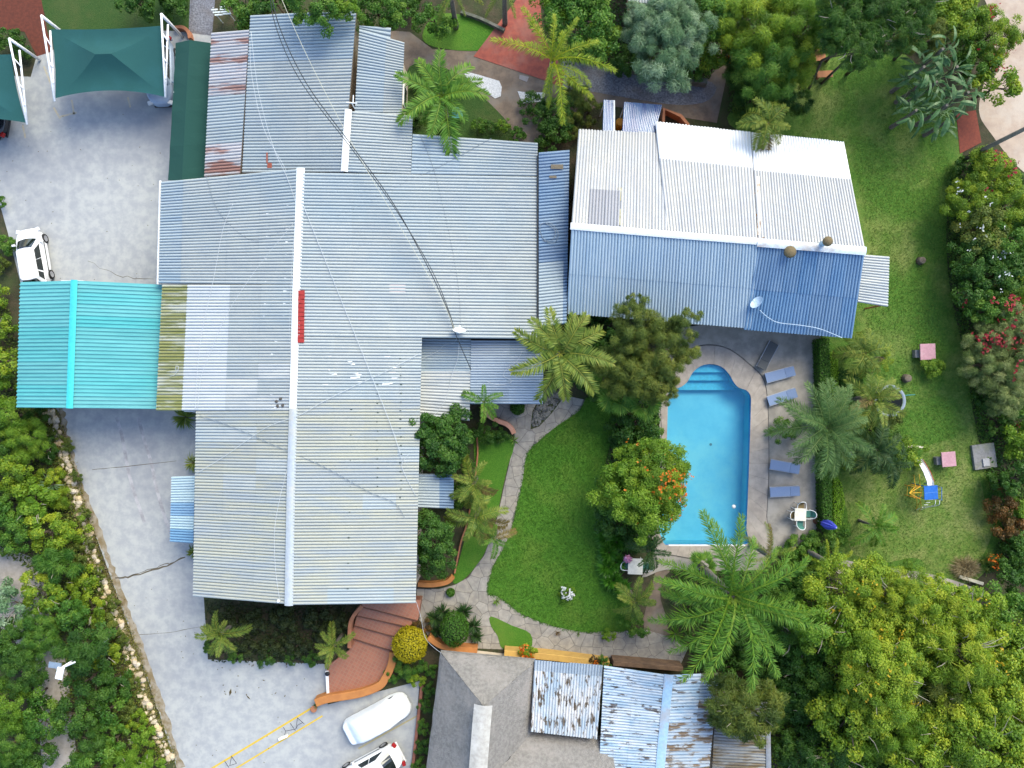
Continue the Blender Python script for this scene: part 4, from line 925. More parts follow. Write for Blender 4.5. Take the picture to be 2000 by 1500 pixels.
wire('aerial_wire', 'faint dark wire wandering over the garden slope', [(600, 420), (650, 425), (730, 388), (800, 350), (850, 330), (960, 270)], .012, M_gwire, zE)
wire('aerial_wire', 'faint dark wire falling from the north island palm', [(820, 262), (850, 340), (880, 470), (895, 560), (900, 640)], .012, M_gwire, zE)
wire('aerial_wire', 'faint dark wire on the driveway slope', [(403, 345), (420, 400), (450, 440), (500, 470), (570, 440)], .012, M_gwire, zW)
wire('aerial_wire', 'white wires tangled across the weathered lean-to', [(897, 660, 3.2), (894, 700, 3.15), (884, 730, 3.15), (870, 780, 3.1), (845, 815, 3.2)], .012, M_wire)
wire('aerial_wire', 'white wire looping from the dish to the blue lean-to', [(892, 660, 3.3), (886, 670, 3.2), (868, 674, 3.2), (855, 686, 3.2), (825, 700, 3.3)], .01, M_wire)
wire('aerial_wire', 'tangled white wire on the light blue lean-to', [(1020, 685, 2.9), (1010, 705, 2.85), (990, 720, 2.9), (984, 735, 2.9), (1000, 745, 2.9), (975, 752, 2.9), (950, 745, 2.95)], .012, M_wire)
wire('aerial_wire', 'looped white cable on the mossy sheets', [(332, 735, 4.15), (342, 731, 4.2), (349, 718, 4.2), (344, 715, 4.25), (343, 722, 4.2), (350, 724, 4.2)], .012, M_wire)
wire('aerial_wire', 'coiled dark hose on the blue connector roof', [(1060, 470, 3.6), (1082, 474, 3.6), (1090, 455, 3.6), (1075, 436, 3.6), (1055, 440, 3.6), (1060, 465, 3.6), (1078, 470, 3.6), (1084, 450, 3.6), (1066, 436, 3.6)], .018, M_gwire)
wire('aerial_wire', 'pale cable trailing from the lodge dish to the eave corner', [(1484, 606, 3.75), (1500, 620, 3.6), (1520, 630, 3.5), (1560, 635, 3.45), (1600, 642, 3.4), (1645, 660, 3.2)], .022, plain('pale_blue_wire', (.5, .62, .75), .6))
wire('aerial_wire', 'thin pale rope from the house eave to the thatched roof', [(813, 1175, 3.9), (822, 1205, 3.7), (832, 1248, 3.4), (862, 1276, 3.1)], .01, M_wire)
wire('downpipe', 'white drainpipe on the driveway eave below the mossy sheets', [(384, 804, 3.95), (360, 803, 3.9)], .04, M_white)
M_dish = plain('dish_white', (.82, .84, .85), .4)
def dish(label, px, py, z, r, aim, m=M_dish, zb=None):
    p = P(px, py, z); t = thing('satellite_dish', label, 'satellite dish', (p.x, p.y, zb))
    rot = Vector((0, 0, 1)).rotation_difference(Vector(aim).normalized()).to_matrix()
    vs = []; fs = []; n, k_ = 5, 20
    for i in range(n + 1):
        rr_ = r * i / n
        for k in range(k_): a = 2 * math.pi * k / k_; vs.append(p + rot @ Vector((rr_ * math.cos(a), rr_ * math.sin(a) * 1.08, .45 * rr_ * rr_ / r)))
    for i in range(n):
        for k in range(k_): fs.append((i * k_ + k, i * k_ + (k + 1) % k_, (i + 1) * k_ + (k + 1) % k_, (i + 1) * k_ + k))
    MB().add(vs, fs).build('reflector', m, t, smooth=True)
    f = p + rot @ Vector((0, -r * .3, r * 1.15)); MB().tube([p + rot @ Vector((0, -r, .3 * r)), f], .018, 5).build('feed_arm', m, t)
    MB().box(f, (.1, .1, .14)).build('feed_horn', m, t)
    MB().tube([p, (p.x, p.y, zb)], .03, 6).build('mast', m, t)
dish('white satellite dish at the lean-to step of the main roof', 897, 650, 4.55, .4, (.1, .9, .4), zb=zE(897) + .02)
dish('blue white satellite dish on the blue half of the lodge roof', 1481, 594, 4.3, .42, (-.75, .65, .5), plain('dish_blue', (.55, .68, .8), .4), zb=3.75)
an = thing('tv_aerial', 'white T-shaped television aerial beside the short white ridge flashing', 'aerial', P(693, 212, 4.8))
p = P(693, 212, 4.8); MB().tube([p, p + Vector((0, 0, .9))], .03).build('mast', M_white, an)
MB().tube([p + Vector((-.3, .03, .9)), p + Vector((.32, -.02, .9))], .035).build('boom', M_white, an); MB().tube([p + Vector((.08, 0, .9)), p + Vector((.1, .45, .9))], .03).build('element', M_white, an)
capo = MB().lathe([(0, 0), (.09, 0), (.1, .2), (.06, .35), (0, .36)], P(546, 1172, zW(546) - .05), 10).build('vent_cap', M_white, None, smooth=True); tag(capo, 'small white plastic cap at the south eave end of the wire', 'vent cap')

# ------------------------------------------------------------------ pool furniture
M_lb = mat('blue_grey_sling', (.21, .28, .44), (.18, .25, .4), scale=25, rough=.8); M_ld = mat('charcoal_sling', (.1, .105, .11), (.08, .085, .09), scale=25, rough=.85); M_lf = plain('lounger_frame', (.35, .37, .42), .5)
def lounger(label, px, py, ang, m, group=None, z0=.07):
    p = P(px, py, .35); t = thing('sun_lounger', label, 'sun lounger', (p.x, p.y, z0), ang, group)
    MB().box((.22, 0, .3), (1.3, .6, .05)).build('seat', m, t, world=False, bevel=.015)
    b = MB(); vs = [(-.44, -.3, .28), (-.44, .3, .28), (-1.0, .3, .42), (-1.0, -.3, .42), (-.44, -.3, .33), (-.44, .3, .33), (-1.0, .3, .47), (-1.0, -.3, .47)]
    b.add(vs, [(0, 1, 2, 3), (7, 6, 5, 4), (0, 4, 5, 1), (1, 5, 6, 2), (2, 6, 7, 3), (3, 7, 4, 0)]).build('backrest', m, t, world=False)
    for s in (-1, 1):
        MB().box((-.06, s * .32, .27), (1.88, .04, .06)).build('side_rail', M_lf, t, world=False)
        for x in (-.75, .7): MB().box((x, s * .3, .13), (.05, .05, .26)).build('leg', M_lf, t, world=False)
    return t
GL = 'blue-grey sun loungers facing the pool'
lounger('charcoal sun lounger turned away on the shaded deck under the lodge eave', 1500, 693, R(62), M_ld)
lounger('blue-grey sun lounger next to the charcoal lounger', 1521, 732, R(15 + 180), M_lb, GL)
lounger('blue-grey sun lounger just above the big feathery date palm', 1525, 776, R(18 + 180), M_lb, GL)
lounger('blue-grey sun lounger tucked under the date palm fronds', 1530, 911, R(-10 + 180), M_lb, GL)
lounger('blue-grey sun lounger nearest the square cream table', 1530, 960, R(3 + 180), M_lb, GL)
M_tt = plain('cream_plastic', (.8, .76, .66), .45); M_tube = plain('white_tube', (.85, .86, .86), .35); M_teal = mat('teal_sling', (.08, .24, .2), (.06, .2, .17), scale=20, rough=.8); M_tan = mat('tan_sling', (.3, .22, .1), (.25, .18, .08), scale=20, rough=.8)
def table(label, px, py, s, z0=.07):
    p = P(px, py, .75); t = thing('garden_table', label, 'table', (p.x, p.y, z0), R(-2))
    MB().box((0, 0, .7), (s, s * 1.08, .04)).build('table_top', M_tt, t, world=False, bevel=.012)
    MB().box((0, 0, .65), (s * .86, s * .92, .05)).build('apron', M_tt, t, world=False)
    for x in (-1, 1):
        for y in (-1, 1): MB().tube([(x * s * .4, y * s * .43, .64), (x * s * .44, y * s * .47, 0)], .025).build('leg', M_tube, t, world=False)
def chair(label, px, py, ang, m, group, z0=.07):
    p = P(px, py, .5); t = thing('garden_chair', label, 'chair', (p.x, p.y, z0), ang, group)
    MB().box((.02, 0, .42), (.44, .42, .035)).build('seat', m, t, world=False, bevel=.012)
    vs = [(-.2, -.2, .44), (-.2, .2, .44), (-.34, .18, .86), (-.34, -.18, .86)]; vs += [(x - .03, y, z) for x, y, z in vs]
    MB().add(vs, [(0, 1, 2, 3), (7, 6, 5, 4), (0, 4, 5, 1), (1, 5, 6, 2), (2, 6, 7, 3), (3, 7, 4, 0)]).build('backrest', m, t, world=False)
    arc = [(.26, -.27, .62), (.05, -.28, .64), (-.15, -.27, .66), (-.3, -.2, .8), (-.37, -.08, .88), (-.37, .08, .88), (-.3, .2, .8), (-.15, .27, .66), (.05, .28, .64), (.26, .27, .62)]
    MB().tube(smooth_px(arc, 3, closed=False), .024, 7).build('arm_frame', M_tube, t, world=False, smooth=True)
    for s in (-1, 1):
        MB().tube([(.26, s * .27, .62), (.24, s * .25, .0)], .02).build('leg', M_tube, t, world=False); MB().tube([(-.2, s * .25, .66), (-.26, s * .24, 0)], .02).build('leg', M_tube, t, world=False)
table('square cream table with four chairs on the sunny pool deck', 1563, 1005, .74)
GC = 'chairs around the square cream table'
chair('tan-seated white tube chair pushed in towards the loungers', 1564, 990, R(-90), M_tan, GC); chair('tan-seated white tube chair on the pool side of the table', 1550, 1006, R(0), M_tan, GC)
chair('teal-seated white tube chair on the umbrella side of the table', 1578, 1004, R(180), M_teal, GC); chair('teal-seated white tube chair at the table, away from the loungers', 1562, 1021, R(90), M_teal, GC)
table('white table half hidden under the small palm by the strap-leaf bed', 1241, 1106, .95)
GC2 = 'chairs at the palm-shaded table'
chair('teal chair on the lawn side of the palm-shaded table', 1222, 1104, R(0), M_teal, GC2); chair('teal chair on the pool side of the palm-shaded table', 1262, 1106, R(180), M_teal, GC2)
def brolly(label, px, py, m, h, lean=(0, 0), z0=.07):
    p = P(px, py); t = thing('closed_umbrella', label, 'umbrella', (p.x, p.y, z0))
    MB().lathe([(0, 0), (.26, 0), (.26, .05), (.1, .1), (.05, .14), (0, .14)], (0, 0, 0), 16).build('base', plain('brown_base', (.2, .09, .06), .8), t, world=False, smooth=True)
    top = Vector((lean[0], lean[1], h)); MB().tube([(0, 0, .1), top], .022, 8).build('pole', M_tube, t, world=False)
    vs = []; fs = []; k_ = 16
    for i in range(9):
        f = .36 + .62 * i / 8; c = top * f; rr_ = .06 + .24 * math.sin(math.pi * min(1, (1 - (f - .36) / .62) * .75 + .02))
        for k in range(k_): a = 2 * math.pi * k / k_; r2 = rr_ * (1 if k % 2 else .7); vs.append(c + Vector((r2 * math.cos(a), r2 * math.sin(a), 0)))
    for i in range(8):
        for k in range(k_): fs.append((i * k_ + k, i * k_ + (k + 1) % k_, (i + 1) * k_ + (k + 1) % k_, (i + 1) * k_ + k))
    fs.append(tuple(range(8 * k_, 9 * k_))); MB().add(vs, fs).build('canopy', m, t, world=False)
brolly('closed blue umbrella on a round brown base at the deck edge', 1594, 1016, plain('blue_canvas', (.09, .11, .62), .8), 2.5, (.25, -.02))
brolly('small closed pink umbrella leaning by the palm-shaded table', 1231, 1095, plain('pink_canvas', (.62, .24, .42), .8), 1.7, (-.55, .6))

# ------------------------------------------------------------------ play lawn
M_pink = mat('pink_concrete', (.5, .27, .31), (.42, .23, .26), scale=5, rough=.85, c3=(.55, .36, .38), scale3=2, amt3=.5); M_slab = mat('grey_slab', (.25, .245, .25), (.18, .18, .18), scale=6, rough=.9, bump=.3, c3=(.2, .21, .12), scale3=1.2, amt3=.5)
def ctable(label, px, py, s, ang):
    p = P(px, py, .7); t = thing('concrete_table', label, 'table', (p.x, p.y, .02), ang)
    MB().box((0, 0, .66), (s, s * 1.05, .1)).build('table_top', M_pink, t, world=False, bevel=.02); MB().box((0, 0, .3), (s * .4, s * .4, .62), taper=.8).build('pedestal', M_slab, t, world=False)
    MB().box((-.2 - s * .3, -.1, .2), (.32, .5, .4)).build('seat_block', M_slab, t, world=False, bevel=.02)
ctable('pink concrete table with a bird-stained top next to the bright green bush', 1812, 687, .98, R(2)); ctable('pink concrete table between the slide and the grey slab', 1853, 897, .9, R(5))
t = thing('utility_slab', 'square grey concrete slab with a small hatch by the far shrubs', 'slab', P(1921, 891)); rz = R(8)
MB().box(P(1921, 891, .14), (1.45, 1.6, .24), rz).build('slab', M_slab, t, bevel=.02); MB().box(P(1926, 903, .3), (.42, .5, .1), rz).build('hatch', plain('hatch_grey', (.38, .38, .4), .7), t, bevel=.01)
M_stump = mat('stump_wood', (.16, .13, .1), (.1, .085, .06), scale=8, rough=.95)
for lb, px, py, r_ in (('weathered tree stump seat near the far shrub border', 1796, 510, .24), ('round grey stump near the trampoline', 1768, 739, .26)):
    tag(MB().lathe([(0, 0), (r_ * 1.15, 0), (r_, .12), (r_ * .95, .38), (r_ * .7, .42), (0, .41)], P(px, py, .02), 14).build('tree_stump', M_stump, None, smooth=True), lb, 'stump')
# slide
M_bluep = plain('blue_platform', (.015, .13, .5), .5); M_slide = plain('white_slide', (.85, .84, .82), .3); M_ytube = plain('yellow_tube', (.65, .38, .03), .45); M_otube = plain('orange_tube', (.55, .22, .03), .5)
t = thing('play_slide', 'blue platform play slide with white chute and ladder rails', 'slide', P(1817, 962, .0)); zp = 1.5
c = P(1818, 962, zp); MB().box(c, (.86, .88, .06), R(3)).build('platform', M_bluep, t, bevel=.01)
MB().box(c + Vector((0, 0, .035)), (.84, .03, .02), R(6)).build('platform_seam', plain('blue_seam', (.1, .25, .6), .5), t)
for dx in (-.38, .38):
    for dy in (-.38, .38): MB().tube([c + Vector((dx, dy, -.02)), (c.x + dx * 1.05, c.y + dy * 1.05, .02)], .025).build('leg', M_bluep, t)
for dx in (.38,):
    MB().tube([c + Vector((dx, -.4, 0)), c + Vector((dx, -.4, .55)), c + Vector((dx, .4, .55)), c + Vector((dx, .4, 0))], .02).build('guard_rail', M_bluep, t)
ch = [P(1816, 948, zp + .02), P(1815, 940, zp - .02), P(1808, 922, 1.0), P(1801, 909, .55), P(1796, 901, .25), P(1794, 897, .16)]
vs = []; fs = []
for i, p in enumerate(ch):
    tt_ = (ch[min(i + 1, 5)] - ch[max(i - 1, 0)]); tt_.z = 0; tt_.normalize(); s = Vector((-tt_.y, tt_.x, 0))
    for a, h in ((-.21, .14), (-.19, 0), (.19, 0), (.21, .14)): vs.append(p + s * a + Vector((0, 0, h)))
for i in range(5):
    for k in range(3): fs.append((i * 4 + k, i * 4 + k + 1, i * 4 + 5 + k, i * 4 + 4 + k))
MB().add(vs, fs).build('chute', M_slide, t); MB().tube([ch[1] + Vector((.24, 0, .14)), ch[2] + Vector((.24, 0, .14)), ch[3] + Vector((.23, 0, .14)), ch[5] + Vector((.22, 0, .12))], .022).build('chute_rail', plain('red_rail', (.4, .05, .03), .5), t)
for s in (-.13, .13):
    lad = smooth_px([tuple(c + Vector((.15 + s, -.42, .5))), tuple(c + Vector((.15 + s, -.75, .35))), (c.x + .12 + s, c.y - 1.05, .7), (c.x - .05 + s, c.y - 1.35, .03)], 5, closed=False); MB().tube(lad, .02).build('ladder_rail', M_tube, t, smooth=True)
for f in (.3, .6, .85, 1.1): MB().tube([(c.x + .02, c.y - .42 - .75 * (f - .2), zp - f), (c.x + .28, c.y - .42 - .75 * (f - .2), zp - f)], .018).build('rung', M_tube, t)
t = thing('climbing_frame', 'yellow and orange tubular rocket climbing frame joined to the slide', 'climbing frame', P(1790, 964))
def PT(x, y, z): return P(x, y, z)
apex = PT(1776, 963, 1.9); ringp = [PT(1786, 952, 1.3), PT(1798, 950, 1.3), PT(1800, 962, 1.3), PT(1796, 974, 1.3), PT(1785, 972, 1.3)]
for p in ringp: MB().tube([apex, p], .022).build('nose_bar', M_ytube, t); MB().tube([p, (p.x + .02, p.y, .03)], .022).build('leg', M_otube, t)
for i in range(5): MB().tube([ringp[i], ringp[(i + 1) % 5]], .022).build('ring_bar', M_otube, t)
for z in (.45, .9):
    for i in range(5): a, b_ = ringp[i], ringp[(i + 1) % 5]; MB().tube([(a.x, a.y, z), (b_.x, b_.y, z)], .018).build('ring_bar', M_ytube, t)
MB().tube([PT(1798, 957, 1.3), PT(1806, 956, 1.45)], .02).build('bridge_bar', M_ytube, t); MB().tube([PT(1798, 969, 1.3), PT(1806, 967, 1.45)], .02).build('bridge_bar', M_ytube, t)
for pts in ([(1790, 974, 1.3), (1791, 985, .8), (1789, 996, .03)], [(1797, 974, 1.3), (1799, 990, .7), (1795, 999, .03), (1790, 998, .03)], [(1788, 950, 1.3), (1786, 938, .7), (1785, 928, .03)], [(1797, 950, 1.3), (1796, 936, .6), (1795, 926, .03)], [(1790, 994, .1), (1798, 978, 1.0)]):
    MB().tube([PT(*p) for p in smooth_px(pts, 4, closed=False)] if len(pts) > 2 else [PT(*p) for p in pts], .02).build('curved_bar', M_ytube, t, smooth=True)
# trampoline
p = P(1738, 783, .8); t = thing('trampoline', 'round black trampoline with grey rim partly under palm fronds', 'trampoline', (p.x, p.y, .03))
MB().lathe([(0, .76), (.82, .76), (.82, .75), (0, .75)], (0, 0, 0), 32).build('bounce_mat', plain('trampoline_mat', (.012, .016, .018), .9, spec=.05), t, world=False)
MB().add(*(lambda n: ([(r_ * math.cos(2 * math.pi * k / n), r_ * math.sin(2 * math.pi * k / n), z) for (r_, z) in ((.84, .77), (.9, .81), (1.0, .81), (1.04, .76)) for k in range(n)], [(i * n + k, i * n + (k + 1) % n, (i + 1) * n + (k + 1) % n, (i + 1) * n + k) for i in range(3) for k in range(n)]))(32)).build('rim_pad', plain('grey_blue_pad', (.25, .3, .36), .7), t, world=False, smooth=True)
for k in range(6):
    a = k * math.pi / 3; MB().tube([(math.cos(a), math.sin(a), .76), (math.cos(a), math.sin(a), 0)], .03).build('leg', M_lf, t, world=False)
MB().tube([(.95, .35, .75), (1.75, .4, .5)], .03).build('ladder', plain('green_rail', (.05, .22, .2), .5), t, world=False)
# planks, lamp globe, picnic bench, posts
M_plank = mat('bleached_plank', (.62, .58, .45), (.5, .46, .35), scale=6, rough=.85)
tag(MB().box(P(1780, 872, .12), (1.5, .13, .08), R(-3)).build('timber_plank', M_plank), 'bleached timber plank lying in the grass by the palms', 'plank')
tag(MB().box(P(1897, 1133, .25), (1.6, .2, .1), R(-17)).build('timber_plank', M_plank), 'weathered timber plank propped beside the dry grass mound', 'plank')
t = thing('garden_lamp', 'white globe garden lamp between hedge and palm', 'lamp', P(1655, 884)); p = P(1655, 884)
MB().tube([p, p + Vector((0, 0, .5))], .03).build('post', M_lf, t); MB().lathe([(0, -.16), (.1, -.13), (.16, 0), (.1, .13), (0, .16)], p + Vector((0, 0, .62)), 12).build('globe', M_pl, t, smooth=True)
M_brick = mat('terracotta_bench', (.38, .17, .08), (.32, .14, .07), scale=4, rough=.85)
for lb, px, py, sx, sy in (('plain terracotta bench on the dark lawn', 1611, 145, 1.0, .42), ('terracotta bench with back near the leaning post', 1602, 110, .66, .6)):
    p = P(px, py, .42); t = thing('garden_bench', lb, 'bench', (p.x, p.y, 0.03), R(3))
    MB().box((0, 0, .42), (sx, sy, .07)).build('seat', M_brick, t, world=False, bevel=.012)
    for s in (-1, 1): MB().box((s * sx * .36, 0, .19), (.12, sy * .8, .38)).build('support', M_brick, t, world=False)
    if sy > .5: MB().box((0, sy * .45, .62), (sx, .08, .36)).build('backrest', M_brick, t, world=False)
tag(MB().tube([P(1580, 118, .0), P(1594, 88, 1.3), P(1608, 74, 2.0)], [.1, .09, .08], 8).build('leaning_post', plain('grey_post', (.3, .33, .38), .8), smooth=True), 'grey leaning post beside the terracotta benches', 'post')
t = thing('utility_pole', 'tall weathered timber utility pole by the dirt road', 'pole', P(1872, 316))
p = P(1872, 316); MB().tube([p, p + Vector((0, 0, 4)), p + Vector((0, 0, 8.5))], [.15, .13, .11], 10).build('pole', mat('grey_timber', (.2, .18, .14), (.14, .125, .1), scale=4, rough=.9), t, smooth=True)
MB().box(p + Vector((0, 0, 8.1)), (1.6, .12, .12), R(60)).build('crossarm', MATS['grey_timber'], t)
gt = thing('brick_gate_pad', 'red brick paved gateway pad beside the dirt road', 'paving', P(1892, 262))
sheet('brick_paving', [(1868, 222), (1906, 215), (1917, 278), (1875, 300)], .05, mat('red_brick_paving', (.24, .06, .035), (.17, .045, .03), scale=9, rough=.9), gt, thick=.05)
# barrel, dish things, benches, pots
t = thing('orange_barrel', 'orange plastic barrel between the porch awnings', 'barrel', P(1208, 246))
MB().lathe([(0, 0), (.26, 0), (.29, .2), (.27, .3), (.29, .45), (.27, .6), (.29, .75), (.26, .88), (0, .88)], P(1208, 247), 18).build('drum', plain('orange_plastic', (.62, .26, .015), .45), t, smooth=True); MB().lathe([(0, 0), (.24, 0), (.24, .03), (0, .03)], P(1208, 247) + Vector((0, 0, .88)), 18).build('lid', plain('orange_lid', (.55, .22, .01), .5), t)
tl = mat('teal_metal', (.1, .36, .33), (.08, .3, .28), scale=4, rough=.6)
t = thing('teal_bench', 'weathered teal metal bench under the island palm', 'bench', P(893, 222)); 
for k in range(4): MB().box(P(893, 217 + k * 4, .45), (.72, .1, .04), R(-4)).build('slat', tl, t)
for dx in (-.3, .3): MB().box(P(893, 223, .22) + Vector((dx, 0, 0)), (.06, .45, .42)).build('leg', tl, t)
for k in range(3): MB().box(P(892, 213 - k, .62 + k * .14), (.72, .04, .1), R(-4)).build('back_slat', tl, t)
t = thing('slatted_rack', 'white slatted rack half hidden by shrubs beside the north roof', 'rack', P(428, 25)); wp2 = plain('pale_slat', (.66, .72, .72), .6)
for (x, y, L) in ((435, 13, .35), (419, 19, .42), (436, 18, .42), (423, 24, .48), (438, 23, .44), (427, 29, .5), (443, 27, .5)): MB().box(P(x, y, 1.0), (L, .09, .05), R(4)).build('slat', wp2, t)
for (x, y) in ((416, 15), (440, 12), (424, 31), (449, 28)): MB().tube([P(x, y, 1.0), (*P(x, y, 1.0)[:2], 0)], .03).build('leg', wp2, t)
M_rack = plain('dark_steel', (.05, .045, .06), .6)
def trestle(label, pts, extra):
    c = P(*pts[0][0][:2]); t = thing('bike_rack', label, 'rack', (c.x, c.y, .012))
    for a, b_ in pts: MB().tube([P(*a), P(*b_)], .016, 5).build('bar', M_rack, t)
    if extra: MB().box(P(*extra, .1), (.62, .16, .2), R(25)).build('weight_block', M_white, t)
trestle('thin dark steel stand with white block between the yellow lines', [((556, 1435, .012), (558, 1428, .5)), ((553, 1420, .5), (558, 1428, .5)), ((558, 1428, .5), (577, 1424, .5)), ((567, 1413, .02), (577, 1427, .6)), ((577, 1424, .5), (582, 1416, .5)), ((581, 1402, .02), (594, 1414, .6)), ((582, 1416, .5), (592, 1411, .5)), ((581, 1402, .3), (578, 1424, .5))], (553, 1440))
trestle('thin dark steel stand at the lower end of the yellow lines', [((439, 1487, .02), (447, 1499, .6)), ((452, 1477, .02), (462, 1491, .6)), ((447, 1496, .5), (462, 1491, .5)), ((452, 1478, .3), (449, 1494, .4))], None)
t = thing('plant_pot', 'small potted succulent at the end of the orange stair wall', 'potted plant', P(615, 1381)); p = P(615, 1381)
MB().lathe([(0, 0), (.16, 0), (.22, .35), (.2, .36), (0, .33)], p, 12).build('pot', M_terra, t, smooth=True); POT1 = t
t = thing('garden_gnome_pots', 'black and white pot by the steps palm', 'pot', P(642, 1312)); p = P(642, 1312); MB().lathe([(0, 0), (.13, 0), (.2, .2), (.14, .4), (0, .4)], p, 12).build('pot', M_trim, t, smooth=True); MB().lathe([(.1, 0), (.15, .05), (.12, .12), (0, .14)], p + Vector((.14, -.1, 0)), 10).build('saucer', M_white, t, smooth=True)
t.name = 'plant_pot'
# street lamp in the bank
t = thing('street_lamp', 'white street lamp head on a pole rising out of the bank foliage', 'street lamp', P(150, 1290, 0)); b0 = P(160, 1284); top = P(114, 1304, 6.2)
bx = P(160, 1284, 0); zt_ = 6.0
bpx = ((118 - 1000) * (CAM_H - zt_) / CAM_H / PPM, (750 - 1306) * (CAM_H - zt_) / CAM_H / PPM)
t.location = (bpx[0], bpx[1], 0)
MB().tube([(bpx[0], bpx[1], 0), (bpx[0], bpx[1], 3), (bpx[0], bpx[1], zt_)], [.09, .075, .06], 10).build('pole', M_pole, t, smooth=True)
MB().tube([(bpx[0], bpx[1], zt_ - .05), (bpx[0] + .9, bpx[1] + .42, zt_ + .12)], .05, 8).build('arm', M_pole, t)
MB().box((bpx[0] + .0, bpx[1] - .25, zt_ + .1), (.42, .75, .14), R(-12), taper=.8).build('lamp_head', M_pole, t, bevel=.03)
MB().box((bpx[0] - .3, bpx[1] + .2, zt_ + .02), (.7, .32, .08), R(-8)).build('bracket_plate', plain('bluish_steel', (.2, .26, .34), .5), t)

# ------------------------------------------------------------------ stones along the driveway bank, pebble bed
M_rock = mat('pale_rock', (.6, .5, .36), (.45, .36, .24), scale=6, rough=.9, detail=6, tint=.16, bump=.5, bscale=12)
rock_me = []
for s in range(7):
    bm = bmesh.new(); bmesh.ops.create_icosphere(bm, subdivisions=1, radius=1)
    rr = random.Random(s + 40)
    for v in bm.verts: v.co = Vector((v.co.x * rr.uniform(.75, 1.1), v.co.y * rr.uniform(.75, 1.1), v.co.z * rr.uniform(.6, .85)))
    me = bpy.data.meshes.new('stone'); bm.to_mesh(me); bm.free(); me.materials.append(M_rock); rock_me.append(me)
ed = thing('stone_edging', 'loose row of pale rough stones edging the driveway bank', 'stone edging', P(200, 1120, 0))
line = smooth_px([(103, 800), (118, 850), (133, 900), (150, 960), (170, 1030), (188, 1090), (212, 1150), (235, 1210), (258, 1265), (275, 1320), (296, 1385), (335, 1480)], 14, closed=False)
for i, (x, y) in enumerate(line):
    if random.random() < .12: continue
    for k in range(2 if random.random() < .8 else 1):
        o = bpy.data.objects.new('stone', random.choice(rock_me)); COL.objects.link(o); o.parent = ed
        s = random.uniform(.09, .23) * (1.2 if k == 0 else .9)
        p = P(x + random.uniform(-4, 3) - k * random.uniform(6, 13), y + random.uniform(-4, 4)) - root_loc(ed)
        o.location = (p.x, p.y, s * .45); o.scale = (s * random.uniform(.8, 1.5), s, s * random.uniform(.6, 1)); o.rotation_euler = (random.uniform(-.3, .3), random.uniform(-.3, .3), random.uniform(0, 6.3))
# pebbles
peb = [P(x, y)[:2] for x, y in ((1060, 768), (1085, 745), (1100, 752), (1096, 778), (1075, 806), (1052, 830), (1038, 836), (1042, 805))]
bm = bmesh.new(); xs = [p[0] for p in peb]; ys = [p[1] for p in peb]; cnt = 0
allv = []; allf = []
while cnt < 330:
    x, y = random.uniform(min(xs), max(xs)), random.uniform(min(ys), max(ys))
    if not in_poly(x, y, peb): continue
    cnt += 1; me = random.choice(rock_me); s = random.uniform(.06, .13); a = random.uniform(0, 6.3); base = len(allv)
    for v in me.vertices: allv.append((x + s * (v.co.x * math.cos(a) - v.co.y * math.sin(a)), y + s * (v.co.x * math.sin(a) + v.co.y * math.cos(a)), .06 + s * v.co.z * .8))
    allf += [tuple(i + base for i in p.vertices) for p in me.polygons]
bm.free()
sheet('pebble_bed', [(1060, 764), (1085, 740), (1102, 750), (1098, 780), (1077, 808), (1053, 833), (1036, 839), (1040, 803)], .04, M_soil)
tag(MB().add(allv, allf).build('pebbles', mat('grey_pebble', (.22, .21, .19), (.08, .08, .075), scale=4, rough=.85, detail=2)), 'bed of grey river pebbles beside the curving path', 'pebbles', kind='stuff')
